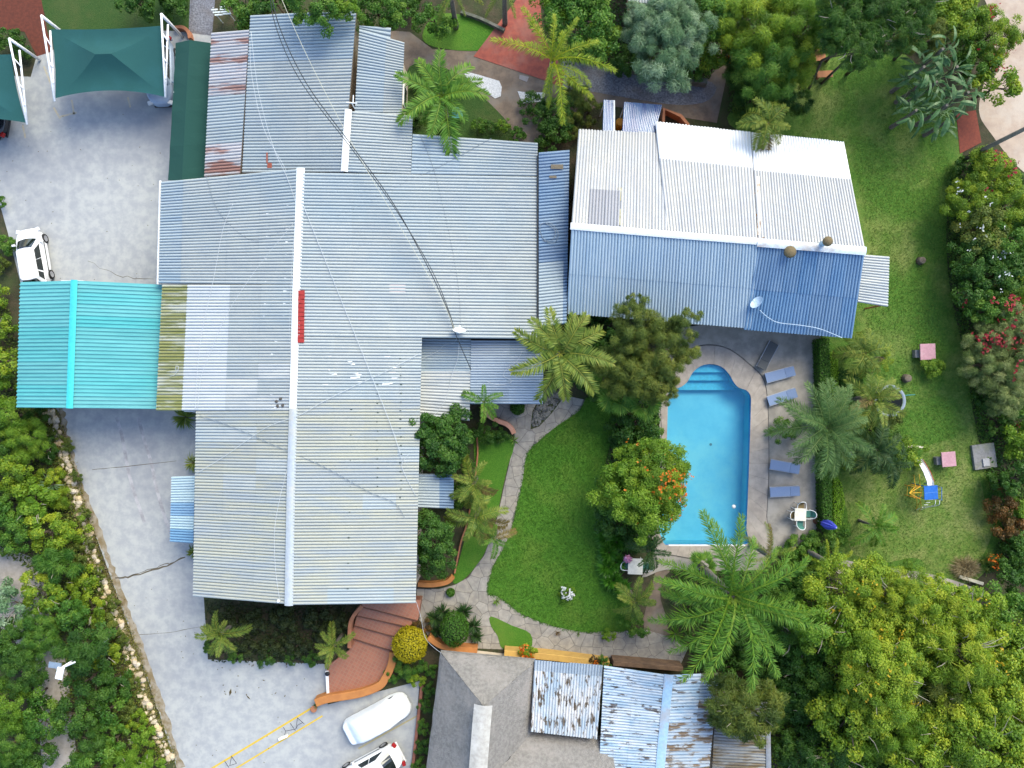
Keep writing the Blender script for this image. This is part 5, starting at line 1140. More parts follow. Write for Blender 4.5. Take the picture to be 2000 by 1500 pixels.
# ------------------------------------------------------------------ vegetation
LK = {
 'dark':   leaf_mat('dark_green_leaf', (0.023, 0.075, 0.009), (0.046, 0.128, 0.0135), (0.0934, 0.188, 0.0225)),
 'mid':    leaf_mat('mid_green_leaf', (0.0345, 0.115, 0.0115), (0.0759, 0.19, 0.0184), (0.172, 0.287, 0.0345)),
 'bright': leaf_mat('bright_green_leaf', (0.0673, 0.159, 0.00828), (0.128, 0.251, 0.0155), (0.224, 0.33, 0.0259)),
 'yel':    leaf_mat('yellow_green_leaf', (0.0784, 0.162, 0.0112), (0.168, 0.28, 0.0168), (0.347, 0.403, 0.0246)),
 'glau':   leaf_mat('grey_green_leaf', (.08, .17, .07), (.16, .27, .13), (.33, .43, .27)),
 'olive':  leaf_mat('olive_leaf', (0.055, 0.0935, 0.0143), (0.11, 0.16, 0.022), (0.22, 0.242, 0.0385)),
 'pale':   leaf_mat('pale_green_leaf', (.08, .14, .03), (.16, .225, .06), (.31, .34, .13)),
 'lily':   leaf_mat('strap_leaf', (.035, .13, .01), (.06, .2, .016), (.13, .3, .04), rough=.35),
 'lime':   leaf_mat('lime_leaf', (0.105, 0.2, 0.0126), (0.221, 0.336, 0.021), (0.399, 0.441, 0.0315)),
 'gold':   leaf_mat('golden_leaf', (.28, .24, .006), (.42, .36, .008), (.55, .45, .015)),
 'box':    leaf_mat('clipped_green_leaf', (.03, .1, .008), (.06, .16, .012), (.1, .21, .02)),
 'hedge2': leaf_mat('lime_hedge_leaf', (0.077, 0.187, 0.0054), (0.143, 0.286, 0.009), (0.22, 0.352, 0.0135)),
 'sbed':   leaf_mat('shaded_brown_leaf', (.018, .028, .008), (.03, .05, .012), (.06, .08, .02)),  # brownish leaf, darkened to carry the shade under the south eave
 'rust':   leaf_mat('rusty_shrub_leaf', (.06, .045, .012), (.13, .08, .02), (.24, .1, .02)),
 'palmy':  leaf_mat('yellow_green_frond', (0.098, 0.182, 0.0108), (0.196, 0.286, 0.0144), (0.364, 0.377, 0.0225)),
 'palmg':  leaf_mat('green_frond', (0.0483, 0.139, 0.0124), (0.0966, 0.233, 0.0207), (0.209, 0.31, 0.031)),
 'palmd':  leaf_mat('dark_frond', (.014, .045, .012), (.03, .08, .018), (.07, .12, .025)),
 'palmo':  leaf_mat('olive_frond', (0.0625, 0.125, 0.0175), (0.138, 0.206, 0.025), (0.3, 0.312, 0.05)),
 'palmb':  leaf_mat('browned_frond', (.09, .075, .02), (.16, .12, .035), (.26, .2, .06)),
 'palmbl': leaf_mat('blue_green_frond', (.04, .1, .03), (.085, .17, .04), (.18, .26, .08)),
 'banana': leaf_mat('paddle_leaf', (.045, .12, .04), (.085, .18, .065), (.17, .26, .11), rough=.4),
 'fred':   leaf_mat('red_flower', (.22, .012, .02), (.32, .02, .03), (.4, .05, .05)),
 'forange':leaf_mat('orange_flower', (.5, .09, .008), (.6, .15, .01), (.65, .22, .02)),
 'fyel':   leaf_mat('yellow_blossom', (.4, .26, .01), (.5, .34, .015), (.55, .4, .03)),
 'fwhite': leaf_mat('white_flower', (.6, .62, .6), (.72, .74, .74), (.8, .8, .8)),
 'vgrass': leaf_mat('verge_grass_blade', (.09, .12, .012), (.17, .19, .02), (.3, .27, .05)),
 'lawnb':  leaf_mat('lawn_blade', (.032, .11, .008), (.055, .155, .012), (.1, .2, .02)),
 'lawnc':  leaf_mat('play_lawn_blade', (.05, .12, .012), (.09, .17, .02), (.19, .22, .05)),
 'dry':    leaf_mat('dry_grass', (.2, .15, .07), (.3, .24, .13), (.42, .36, .22)),
}
M_bark = mat('bark', (.13, .1, .07), (.07, .055, .04), scale=6, rough=.95, bump=.5, bscale=14)
M_ptrunk = mat('palm_trunk', (.2, .18, .15), (.12, .105, .085), scale=7, rough=.95, bump=.6, bscale=10)
M_twig = plain('bare_twig', (.34, .3, .24), .9)

def quads_mesh(name, V, tint):
    """V: (N,4,3) array of leaf quads; tint: (N,)"""
    n = len(V); me = bpy.data.meshes.new(name)
    me.vertices.add(n * 4); me.vertices.foreach_set('co', np.ascontiguousarray(V, dtype=np.float32).ravel())
    me.loops.add(n * 4); me.loops.foreach_set('vertex_index', np.arange(n * 4, dtype=np.int32))
    me.polygons.add(n); me.polygons.foreach_set('loop_start', np.arange(0, n * 4, 4, dtype=np.int32)); me.polygons.foreach_set('loop_total', np.full(n, 4, dtype=np.int32))
    a = me.attributes.new('tint', 'FLOAT', 'FACE'); a.data.foreach_set('value', np.clip(tint, 0, 1).astype(np.float32))
    me.update(calc_edges=True); return me
def unit(a): return a / np.maximum(1e-9, np.linalg.norm(a, axis=-1, keepdims=True))
def leaf_quads(p, nrm, L, W, g, fold=.0, dirn=None):
    n = len(p); t = g.normal(size=(n, 3)) if dirn is None else dirn + .35 * g.normal(size=(n, 3))
    t = unit(t - nrm * np.sum(t * nrm, 1, keepdims=True)); s = np.cross(nrm, t)
    L = L * g.uniform(.65, 1.25, (n, 1)); W = W * g.uniform(.7, 1.2, (n, 1))
    return np.stack([p - t * L * .5, p - t * L * .05 + s * W * .5, p + t * L * .5 - nrm * L * .12, p - t * L * .05 - s * W * .5], 1)

def crown_mesh(key, rad, flat, nclump, per, L, W, seed, kind='broad', lump=.3, low=-.25):
    g = np.random.default_rng(seed); L *= g.uniform(.8, 1.3); W *= g.uniform(.8, 1.2)
    d = unit(g.normal(size=(nclump * 3, 3))); d = d[d[:, 2] > low][:nclump]
    ph = g.uniform(0, 6.28, 6)
    az = np.arctan2(d[:, 1], d[:, 0])
    wob = 1 + lump * (.5 * np.sin(2 * az + ph[0]) + .35 * np.sin(3 * az + ph[1]) + .3 * np.sin(5 * az + ph[2])) + .12 * g.normal(size=len(d))
    rr = rad * g.uniform(.55, .92, len(d)) * np.clip(wob, .55, 1.35)
    C = d * rr[:, None]; C[:, 2] = C[:, 2] * flat
    cr = rad * g.uniform(.7, 1.25, len(d)) * {True: .3, False: .22}[nclump < 30] * (.82 if nclump > 90 else 1)
    Vs = []; Ts = []
    for c, r, dd in zip(C, cr, d):
        ld = unit(g.normal(size=(per, 3)) + .55 * dd + np.array([0, 0, .45]))
        q_ = r * g.uniform(.55, 1.05, (per, 1)); pos = c + ld * q_ * np.array([1, 1, .8])
        nn = unit(ld + .55 * g.normal(size=(per, 3)) + np.array([0, 0, .35]))
        dirn = (ld * np.array([1, 1, .3])) if kind == 'feather' else None
        Vs.append(leaf_quads(pos, nn, L, W, g, dirn=dirn))
        Ts.append(np.clip(.5 + .2 * g.normal() + .18 * g.normal(size=per), 0, 1))
    me = quads_mesh('crown_' + key, np.concatenate(Vs), np.concatenate(Ts)); me['clumps'] = 0
    return me, C
CACHE = {}
SIZES = {'s': (1.0, 22, 120, .15, .09), 'm': (1.9, 72, 150, .16, .095), 'l': (3.0, 165, 180, .18, .105)}
def get_crown(kind, size, var, style):
    k = (kind if False else '', size, var, style)
    if k not in CACHE:
        rad, nc, per, L, W = SIZES[size]
        if style == 'feather': L, W, per = L * 2.0, W * .33, int(per * 1.4)
        if style == 'fine': L, W, per = L * .7, W * .7, int(per * 1.7)
        if style == 'open': nc, per = int(nc * .7), int(per * .8)
        CACHE[k] = crown_mesh('_'.join(str(x) for x in k), rad, .72, nc, per, L, W, hash((size, style)) % 1 + 11 * var + {'s': 100, 'm': 200, 'l': 300}[size] + {'broad': 0, 'feather': 1000, 'fine': 2000, 'open': 3000}[style], style)
    return CACHE[k]
def trunk_mesh(b, base, top, r, limbs):
    mid = (base + top) / 2 + Vector((random.uniform(-.1, .1), random.uniform(-.1, .1), 0)) * (top - base).length
    b.tube([base, mid, top], [r, r * .8, r * .55], 7)
    for l in limbs: b.tube([mid + (top - mid) * random.uniform(0, .9), (mid + (top - mid) * .7 + l) / 2 + Vector((0, 0, -.15)), l], [r * .45, r * .3, r * .12], 5)
def tree(px, py, rpx, kind, label, zc=None, style='broad', cat=None, name=None, group=None, var=None, flower=None, nfl=0, flat=1.0, sx=1.0, twigs=0, flsize=1.0):
    """crown centred at photo pixel (px,py) with radius rpx; the height of the crown's middle sets its distance"""
    r0 = rpx / PPM
    if zc is None: zc = max(.45, r0 * .75 if r0 < 1.3 else r0 * .95 + .4)
    c = P(px, py, zc); r = rpx / (PPM * CAM_H / (CAM_H - zc))
    size = 's' if r < 1.4 else ('m' if r < 2.45 else 'l')
    var = random.randrange(3) if var is None else var
    me, C = get_crown(kind, size, var, style)
    big = zc > 1.6
    t = thing(name or ('tree' if big else 'shrub'), label, cat or ('tree' if big else 'shrub'), (c.x, c.y, 0), 0, group)
    o = link_mesh('crown', me, LK[kind], t); set_obj_mat(o, LK[kind])
    s = r / SIZES[size][0]; rz = random.uniform(0, 6.28)
    o.location = (0, 0, zc); o.scale = (s * sx, s / sx ** .5, s * flat * min(1.0, (zc + .1) / (r * .85 + .01))); o.rotation_euler = (0, 0, rz)
    lim = []
    M = Matrix.Rotation(rz, 3, 'Z')
    for cc_ in random.sample(list(C), min(7 if big else 3, len(C))):
        v = M @ Vector((cc_[0] * o.scale[0], cc_[1] * o.scale[1], cc_[2] * o.scale[2])); lim.append(Vector((v.x, v.y, v.z + zc)))
    b = MB(); trunk_mesh(b, Vector((0, 0, 0)), Vector((0, 0, zc + .1 * r)), max(.05, .07 * r), lim)
    b.build('trunk', M_bark, t, world=False, smooth=True)
    if flower:
        g = np.random.default_rng(random.randrange(9999)); d = unit(g.normal(size=(nfl * 3, 3)) + np.array([0, 0, .5])); d = d[d[:, 2] > .1][:nfl]
        nb_ = max(1, nfl // (2 if flower == 'fwhite' else 5)); bl_ = unit(g.normal(size=(nb_, 3)) + np.array([0, 0, .9])); bl_[:, 2] = abs(bl_[:, 2])
        d = unit(bl_[g.integers(0, nb_, len(d))] + .2 * g.normal(size=(len(d), 3)))
        pos = d * np.array([r * .98, r * .98, r * .8 * flat]) * g.uniform(.9, 1.08, (len(d), 1)); pos[:, 2] += zc
        k = 3; pos = np.repeat(pos, k, 0) + .07 * g.normal(size=(len(d) * k, 3)); nn = unit(np.repeat(d, k, 0) + .6 * g.normal(size=(len(d) * k, 3)) + np.array([0, 0, .4]))
        fm = quads_mesh('blossom', leaf_quads(pos, nn, .17 * flsize, .13 * flsize, g), g.uniform(0, 1, len(pos))); link_mesh('blossom', fm, LK[flower], t)
    if twigs:
        b = MB()
        for _ in range(twigs):
            a = random.uniform(0, 6.28); e = random.uniform(.25, 1.2); p0 = Vector((math.cos(a) * r * .4, math.sin(a) * r * .4, zc + r * .3)); d_ = Vector((math.cos(a) * math.cos(e), math.sin(a) * math.cos(e), math.sin(e) * .7))
            p1 = p0 + d_ * r * random.uniform(.4, .65); b.tube([p0, (p0 + p1) / 2 + Vector((random.uniform(-.1, .1), random.uniform(-.1, .1), .05)), p1], [.03, .022, .008], 4)
        tag(b.build('bare_twigs', M_twig, t, world=False), kind='stuff')
    return t

def add_crown(t, px, py, rpx, zc, kind, style='broad', flower=None, nfl=0):
    """another bough of the same tree"""
    tmp = tree(px, py, rpx, kind, 'x', zc=zc, style=style, flower=flower, nfl=nfl); off = Vector(tmp.location) - Vector(t.location)
    for ch in list(tmp.children):
        if ch.name.startswith('trunk'):
            bpy.data.objects.remove(ch); continue
        ch.parent = t; ch.location = Vector(ch.location) + off
    bpy.data.objects.remove(tmp)
    b = MB(); e = off + Vector((0, 0, zc)); b.tube([(0, 0, zc * .45), e * .5 + Vector((0, 0, zc * .2)), e], [.14, .1, .05], 6); b.build('bough', M_bark, t, world=False, smooth=True)
# ---- palm fronds (shared meshes) ------------------------------------------------
def frond_mesh(name, e0, e1, n=44, lw=.3, wid=.026, plume=0.0, seed=0, vee=.35, brownseed=0):
    g = np.random.default_rng(seed); m = 14
    ang = np.linspace(e0, e1, m); ds = 1 / (m - 1)
    x = np.concatenate([[0], np.cumsum(np.cos(ang[:-1]) * ds)]); z = np.concatenate([[0], np.cumsum(np.sin(ang[:-1]) * ds)])
    S = np.linspace(0, 1, m); Vs = []; Ts = []
    wob = .04 * np.sin(S * 3 + g.uniform(0, 6))
    for i in range(m - 1):          # the rib, a thin two-sided strip in two planes
        w0, w1 = .012 * (1 - S[i]) + .002, .012 * (1 - S[i + 1]) + .002
        a, b_ = np.array([x[i], wob[i], z[i]]), np.array([x[i + 1], wob[i + 1], z[i + 1]])
        Vs.append([a + [0, w0, 0], a - [0, w0, 0], b_ - [0, w1, 0], b_ + [0, w1, 0]]); Ts.append(.95)
        Vs.append([a + [0, 0, w0], a - [0, 0, w0 * .5], b_ - [0, 0, w1 * .5], b_ + [0, 0, w1]]); Ts.append(.95)
    for s in np.linspace(.1, .995, n):
        px_, py_, pz_ = np.interp(s, S, x), np.interp(s, S, wob), np.interp(s, S, z); e = np.interp(s, S, ang)
        T = np.array([math.cos(e), 0, math.sin(e)]); N = np.array([-math.sin(e), 0, math.cos(e)]); Y = np.array([0, 1., 0])
        ln = lw * (math.sin(math.pi * min(1, .14 + .74 * s)) ** .8) * g.uniform(.85, 1.1)
        fw = .35 + .9 * s
        for sd in (-1, 1):
            vv = vee + plume * g.normal()
            d = sd * Y * math.cos(vv) + N * math.sin(vv) + T * fw * .75; d = d / np.linalg.norm(d); d += .06 * g.normal(size=3)
            base = np.array([px_, py_, pz_]); tip = base + d * ln + np.array([0, 0, -.22 * ln]); mid = base + d * ln * .45 + np.array([0, 0, -.02 * ln])
            sdv = np.cross(d, N); sdv = sdv / (np.linalg.norm(sdv) + 1e-9); sdv = sdv * .8 + .5 * g.normal(size=3) * .5; sdv = sdv / np.linalg.norm(sdv)
            Vs.append([base, mid + sdv * wid * .5, tip, mid - sdv * wid * .5]); Ts.append(np.clip(.35 + .3 * s + .2 * g.normal(), 0, 1))
    return quads_mesh(name, np.array(Vs), np.array(Ts))
FR = {}
def fronds(style):
    if style in FR: return FR[style]
    out = []
    for k, (e0, e1) in enumerate(((1.15, -.1), (.8, -.5), (.45, -.85), (.05, -1.2), (.6, -.2))):
        if style == 'plume': me = frond_mesh('frond', e0, e1, 135, .125, .0095, .95, 10 + k, .1)
        elif style == 'date': me = frond_mesh('frond', e0, e1 * .8, 80, .19, .013, .35, 20 + k, .4)
        elif style == 'droop': me = frond_mesh('frond', e0, e1 - .5, 60, .25, .027, .3, 40 + k, .0)
        else: me = frond_mesh('frond', e0, e1, 58, .23, .026, .15, 30 + k, .35)
        me.materials.append(LK['palmg']); out.append(me)
    FR[style] = out; return out
def palm(px, py, zc, rpx, n, kind, label, style='feather', brown=0.0, tr=.14, group=None, name='palm_tree', lean=(0, 0), spread=(0, 1.0), az0=None, dirs=None):
    c = P(px, py, zc); Lf = rpx / (PPM * CAM_H / (CAM_H - zc)) * 1.12
    t = thing(name, label, 'palm', (c.x - lean[0], c.y - lean[1], 0), 0, group)
    pts = [Vector((0, 0, 0)), Vector((lean[0] * .4, lean[1] * .4, zc * .5)), Vector((lean[0], lean[1], zc))]
    b = MB(); seg = 10; pp = [pts[0] * (1 - f) ** 2 + pts[1] * 2 * f * (1 - f) + pts[2] * f * f for f in [i / seg for i in range(seg + 1)]]
    b.tube(pp, [tr * (1.25 - .35 * i / seg) * (1.06 if i % 2 else .96) for i in range(seg + 1)], 9); b.build('trunk', M_ptrunk, t, world=False, smooth=True)
    fr = fronds(style); a = random.uniform(0, 6.28) if az0 is None else az0
    for k in range(n):
        f = spread[0] + (spread[1] - spread[0]) * k / max(1, n - 1)     # 0 young upright ... 1 old hanging
        idx = min(3, int(f * 4)) if f < .999 else 3
        if idx == 0 and k > 2: idx = 4
        o = link_mesh('frond', fr[idx], None, t); br = random.random() < brown * .6 * (f + .2)
        set_obj_mat(o, LK['palmb'] if br else LK[kind])
        s = Lf * (.72 + .32 * f) * random.uniform(.86, 1.1)
        o.scale = (s, s, s); o.location = (lean[0], lean[1], zc); a += 2.4
        o.rotation_euler = (random.uniform(-.35, .35), random.uniform(-.12, .12), a + random.uniform(-.25, .25))
        if dirs and k < len(dirs):          # observed frond directions and reach (photo pixels from the crown)
            dx, dy = dirs[k]; s = math.hypot(dx, dy) / (PPM * CAM_H / (CAM_H - zc)) * 1.12; o.scale = (s, s, s); o.rotation_euler = (random.uniform(-.3, .3), 0, math.atan2(-dy, dx)); o.data = fr[(4, 1, 1, 2)[k % 4]]
    return t
# fan leaves, spiky rosettes, paddle leaves, strap leaves
def fan_mesh(seed=0):
    g = np.random.default_rng(seed); Vs = []; Ts = []; n = 26
    Vs.append([[0, .012, 0], [0, -.012, 0], [.5, -.01, .12], [.5, .01, .12]]); Ts.append(.8)
    for k in range(n):
        a = R(-125 + 250 * k / (n - 1)); l = .55 * (.85 + .15 * math.cos(a)) * g.uniform(.9, 1.05); c = np.array([.5, 0, .12]); d = np.array([math.cos(a), math.sin(a), .05 - .12 * abs(math.sin(a))]); s = np.array([-math.sin(a), math.cos(a), 0.35 * (-1) ** k])
        Vs.append([c, c + d * l * .55 + s * .034, c + d * l + np.array([0, 0, -.1 * l]), c + d * l * .55 - s * .034]); Ts.append(np.clip(.5 + .2 * g.normal(), 0, 1))
    return quads_mesh('fan_leaf', np.array(Vs), np.array(Ts))
FAN = [fan_mesh(i) for i in range(3)]
for m_ in FAN: m_.materials.append(LK['palmg'])
def fan_palm(px, py, zc, rpx, n, kind, label, group=None):
    c = P(px, py, zc); L = rpx / (PPM * CAM_H / (CAM_H - zc)); t = thing('fan_palm', label, 'palm', (c.x, c.y, 0), 0, group)
    MB().tube([(0, 0, 0), (0, 0, zc * .5), (0, 0, zc)], [.16, .13, .11], 8).build('trunk', M_ptrunk, t, world=False, smooth=True)
    for k in range(n):
        o = link_mesh('fan_leaf', random.choice(FAN), None, t); set_obj_mat(o, LK[kind]); s = L * random.uniform(.8, 1.05); o.scale = (s, s, s); o.location = (0, 0, zc); o.rotation_euler = (random.uniform(-.3, .3), random.uniform(-.7, .35), 2.4 * k + random.uniform(-.3, .3))
    return t
def rosette(px, py, rpx, n, kind, label, zc=.35, up=.55, wid=.09, cat='plant', name='spiky_plant', group=None, droop=.3):
    c = P(px, py, zc); r = rpx / (PPM * CAM_H / (CAM_H - zc)); g = np.random.default_rng(random.randrange(9999)); Vs = []
    for k in range(n):
        a = g.uniform(0, 6.28); e = g.uniform(.08, up * 2); l = r * g.uniform(.75, 1.1); d = np.array([math.cos(a) * math.cos(e), math.sin(a) * math.cos(e), math.sin(e)]); s = np.array([-math.sin(a), math.cos(a), 0]); w_ = wid * r * .5; b0 = np.array([0, 0, zc * .6]); m_ = b0 + d * l * .55; tip = b0 + d * l + np.array([0, 0, -droop * l * math.cos(e)])
        Vs.append([b0 - s * w_ * .4, m_ - s * w_, tip, m_ + s * w_])
    t = thing(name, label, cat, (c.x, c.y, 0), 0, group); link_mesh('leaves', quads_mesh('rosette', np.array(Vs), np.clip(.5 + .22 * g.normal(size=n), 0, 1)), LK[kind], t)
    MB().tube([(0, 0, 0), (0, 0, zc * .7)], [.07, .05], 6).build('stem', M_bark, t, world=False); return t
def paddle_mesh(seed):
    g = np.random.default_rng(seed); n = 9; Vs = []; Ts = []
    Vs.append([[0, .02, 0], [0, -.02, 0], [.42, -.012, .3], [.42, .012, .3]]); Ts.append(.9)
    for i in range(n):
        s0, s1 = i / n, (i + 1) / n
        def pt(s, sd): 
            w_ = .1 * (math.sin(math.pi * (.06 + .9 * s)) ** .6); x_ = .4 + .62 * s; z_ = .29 + .12 * s - .38 * s * s
            return np.array([x_, sd * w_ * g.uniform(.93, 1.05), z_ - abs(sd) * .05])
        for sd in (-1, 1): Vs.append([pt(s0, 0), pt(s0, sd), pt(s1, sd), pt(s1, 0)]); Ts.append(np.clip(.5 + .15 * g.normal() + .1 * sd, 0, 1))
    return quads_mesh('paddle_leaf', np.array(Vs), np.array(Ts))
PAD = [paddle_mesh(i) for i in range(4)]
for m_ in PAD: m_.materials.append(LK['banana'])
def paddle_plant(px, py, zc, rpx, n, label, group=None):
    c = P(px, py, zc); L = rpx / (PPM * CAM_H / (CAM_H - zc)); t = thing('strelitzia_tree', label, 'plant', (c.x, c.y, 0), 0, group)
    MB().tube([(0, 0, 0), (.05, 0, zc * .5), (0, 0, zc)], [.15, .12, .09], 8).build('trunk', M_ptrunk, t, world=False)
    for k in range(n):
        o = link_mesh('paddle_leaf', random.choice(PAD), None, t); s = L * random.uniform(.6, 1.25); o.scale = (s, s * random.uniform(.7, 1.2), s); o.location = (random.uniform(-.3, .3), random.uniform(-.3, .3), zc - random.uniform(0, .9)); o.rotation_euler = (random.uniform(-.8, .8), random.uniform(-.7, .7), 2.4 * k + random.uniform(-.6, .6))
    return t
def topiary(px, py, rpx, kind, label, zc=None, name='topiary_ball', sy=1.0, leaf=.07):
    zc = zc or rpx / PPM * 1.0; c = P(px, py, zc); r = rpx / (PPM * CAM_H / (CAM_H - zc)); g = np.random.default_rng(random.randrange(9999)); n = int(5200 * max(.25, r * r))
    d = unit(g.normal(size=(n, 3))); d = d[d[:, 2] > -.7]; pos = d * (r * (1 + .035 * g.normal(size=(len(d), 1)) + .03 * np.sin(5 * d[:, :1] + 4 * d[:, 1:2]))) * np.array([1, sy, .92])
    nn = unit(d + .5 * g.normal(size=d.shape)); t = thing(name, label, 'topiary', (c.x, c.y, 0)); pos[:, 2] += zc
    link_mesh('foliage', quads_mesh('clipped', leaf_quads(pos, nn, leaf * 1.5, leaf, g), np.clip(.5 + .2 * g.normal(size=len(d)), 0, 1)), LK[kind], t)
    b = MB(); b.lathe([(0, -.9 * r), (r * .55, -.75 * r), (r * .86, -.3 * r), (r * .86, .3 * r), (r * .55, .7 * r), (0, .86 * r)], (0, 0, zc), 16); b.build('inner_twigs', LKD, t, world=False, smooth=True); MB().tube([(0, 0, 0), (0, 0, zc)], .06).build('trunk', M_bark, t, world=False); return t
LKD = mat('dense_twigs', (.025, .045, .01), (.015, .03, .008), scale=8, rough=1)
def hedge(name, label, px, h, kind, group=None):
    poly = ccw([P(x, y, h)[:2] for x, y in px]); c = P(sum(x for x, y in px) / len(px), sum(y for x, y in px) / len(px)); t = thing(name, label, 'hedge', (c.x, c.y, 0), 0, group); g = np.random.default_rng(5)
    b = MB(); cx, cy = sum(p[0] for p in poly) / len(poly), sum(p[1] for p in poly) / len(poly); b.prism([(cx + (p[0] - cx) * .93, cy + (p[1] - cy) * .97) for p in poly], 0, h - .06); b.build('inner_twigs', LKD, t)
    pos = []; nn = []; xs = [p[0] for p in poly]; ys = [p[1] for p in poly]; A = abs(area(poly)); n = int(A * 520)
    while len(pos) < n:
        x, y = g.uniform(min(xs), max(xs)), g.uniform(min(ys), max(ys))
        if in_poly(x, y, poly): pos.append((x, y, h + .06 * g.normal())); nn.append((.5 * g.normal(), .5 * g.normal(), 1))
    for i in range(len(poly)):
        a, b_ = poly[i], poly[(i + 1) % len(poly)]; L = math.hypot(b_[0] - a[0], b_[1] - a[1])
        for _ in range(int(L * h * 330)): f = g.uniform(); ex, ey = (b_[1] - a[1]) / L, -(b_[0] - a[0]) / L; pos.append((a[0] + (b_[0] - a[0]) * f + ex * .05 * g.normal(), a[1] + (b_[1] - a[1]) * f + ey * .05 * g.normal(), g.uniform(0, h))); nn.append((ex + .5 * g.normal(), ey + .5 * g.normal(), .3))
    pos = np.array(pos) - np.array([c.x, c.y, 0]); nn = unit(np.array(nn)); link_mesh('foliage', quads_mesh('hedge', leaf_quads(pos, nn, .11, .075, g), np.clip(.5 + .2 * g.normal(size=len(pos)), 0, 1)), LK[kind], t); return t

# ================= west bank =================
LB = {'yel': 'yellow-green leafy shrub on the bank beside the stone edging', 'bright': 'bright green leafy tree on the driveway bank', 'mid': 'mid green leafy tree in the thick of the driveway bank', 'dark': 'dark green tree low on the driveway bank', 'olive': 'small olive shrub among the driveway edging stones', 'glau': 'grey-green tree on the driveway bank', 'pale': 'pale flecked tree on the driveway bank'}
bank = [(-8, 590, 30, 'yel'), (0, 645, 36, 'yel'), (-5, 705, 42, 'yel'), (12, 760, 36, 'bright'), (18, 815, 46, 'bright'), (-5, 868, 40, 'dark'), (50, 856, 44, 'bright'), (70, 822, 28, 'dark'), (92, 880, 24, 'dark'), (25, 925, 46, 'yel'), (-10, 985, 45, 'mid'), (72, 985, 42, 'bright'), (95, 935, 26, 'yel'), (120, 975, 26, 'yel'), (30, 1035, 44, 'mid'), (100, 1040, 42, 'yel'), (142, 1035, 28, 'yel'), (150, 1085, 26, 'olive'), (110, 1100, 40, 'mid'), (160, 1140, 30, 'yel'), (-10, 1060, 36, 'mid'), (85, 1155, 40, 'yel'), (-5, 1150, 36, 'glau'), (35, 1180, 40, 'glau'), (130, 1190, 40, 'mid'), (180, 1190, 30, 'yel'), (205, 1225, 26, 'olive'), (15, 1250, 46, 'dark'), (80, 1235, 44, 'mid'), (165, 1268, 44, 'dark'), (205, 1275, 34, 'yel'), (45, 1310, 46, 'dark'), (75, 1355, 36, 'dark'), (180, 1325, 42, 'dark'), (228, 1330, 30, 'dark'), (10, 1375, 50, 'bright'), (85, 1400, 42, 'mid'), (150, 1395, 42, 'dark'), (215, 1385, 38, 'mid'), (252, 1390, 22, 'olive'), (25, 1450, 50, 'mid'), (75, 1465, 36, 'dark'), (170, 1450, 40, 'dark'), (225, 1440, 34, 'mid'), (280, 1440, 30, 'bright'), (30, 1510, 40, 'dark'), (180, 1500, 42, 'mid'), (250, 1500, 40, 'bright'), (300, 1490, 26, 'bright'), (270, 1405, 20, 'yel')]
bank += [(130, 870, 14, 'olive'), (105, 850, 14, 'olive'), (150, 930, 15, 'olive'), (165, 1000, 13, 'olive'), (178, 1060, 14, 'olive'), (195, 1120, 14, 'olive'), (222, 1180, 14, 'olive'), (240, 1250, 14, 'olive'), (262, 1330, 14, 'olive'), (60, 770, 12, 'olive'), (80, 800, 14, 'olive')]
def bank_label(x, y, r, k):
    hue = {'yel': 'yellow-green', 'bright': 'bright green', 'mid': 'mid green', 'dark': 'dark green', 'olive': 'dull olive', 'glau': 'grey-green', 'pale': 'pale'}[k]
    siz = 'low' if r < 20 else 'small' if r < 29 else 'leafy' if r < 40 else 'broad leafy'
    edge = np.interp(y, [800, 900, 1030, 1150, 1265, 1385, 1480], [103, 133, 170, 212, 258, 296, 335])
    pos = 'touching the edging stones' if edge - x < 45 else ('just behind the edging stones' if edge - x < 95 else 'deep in the bank')
    lm = 'beside the turquoise carport' if y < 800 else 'just past the turquoise carport' if y < 900 else 'opposite the cyan awning' if y < 1070 else 'by the driveway crack' if y < 1175 else 'short of the street lamp' if y < 1240 else 'around the street lamp' if y < 1350 else 'past the street lamp' if y < 1430 else 'level with the yellow lines'
    return f"{siz} {hue} {'shrub' if r < 30 else 'tree'} {pos}, {lm}"
for x, y, r, k in bank: tree(x, y, r, k, bank_label(x, y, r, k), zc=4.2 if (x, y) == (165, 1268) else None, style=random.choice(['broad', 'fine', 'fine', 'feather', 'open']), twigs=random.choice((0, 0, 4)), group='planting on the driveway bank')
tree(182, 1256, 40, 'dark', 'dark leafy tree hiding the street lamp pole', zc=3.2, style='broad', var=1); tree(3, 395, 12, 'mid', 'small leafy shrub at the car park edge above the hatchback', group='shrubs by the hatchback'); tree(12, 478, 22, 'mid', 'leafy shrub overhanging the kerb beside the hatchback', group='shrubs by the hatchback'); tree(2, 520, 18, 'olive', 'small dry shrub beside the hatchback kerb', group='shrubs by the hatchback')
rosette(95, 948, 32, 34, 'glau', 'spiky grey-green agave among the bank shrubs', zc=1.2, wid=.08)
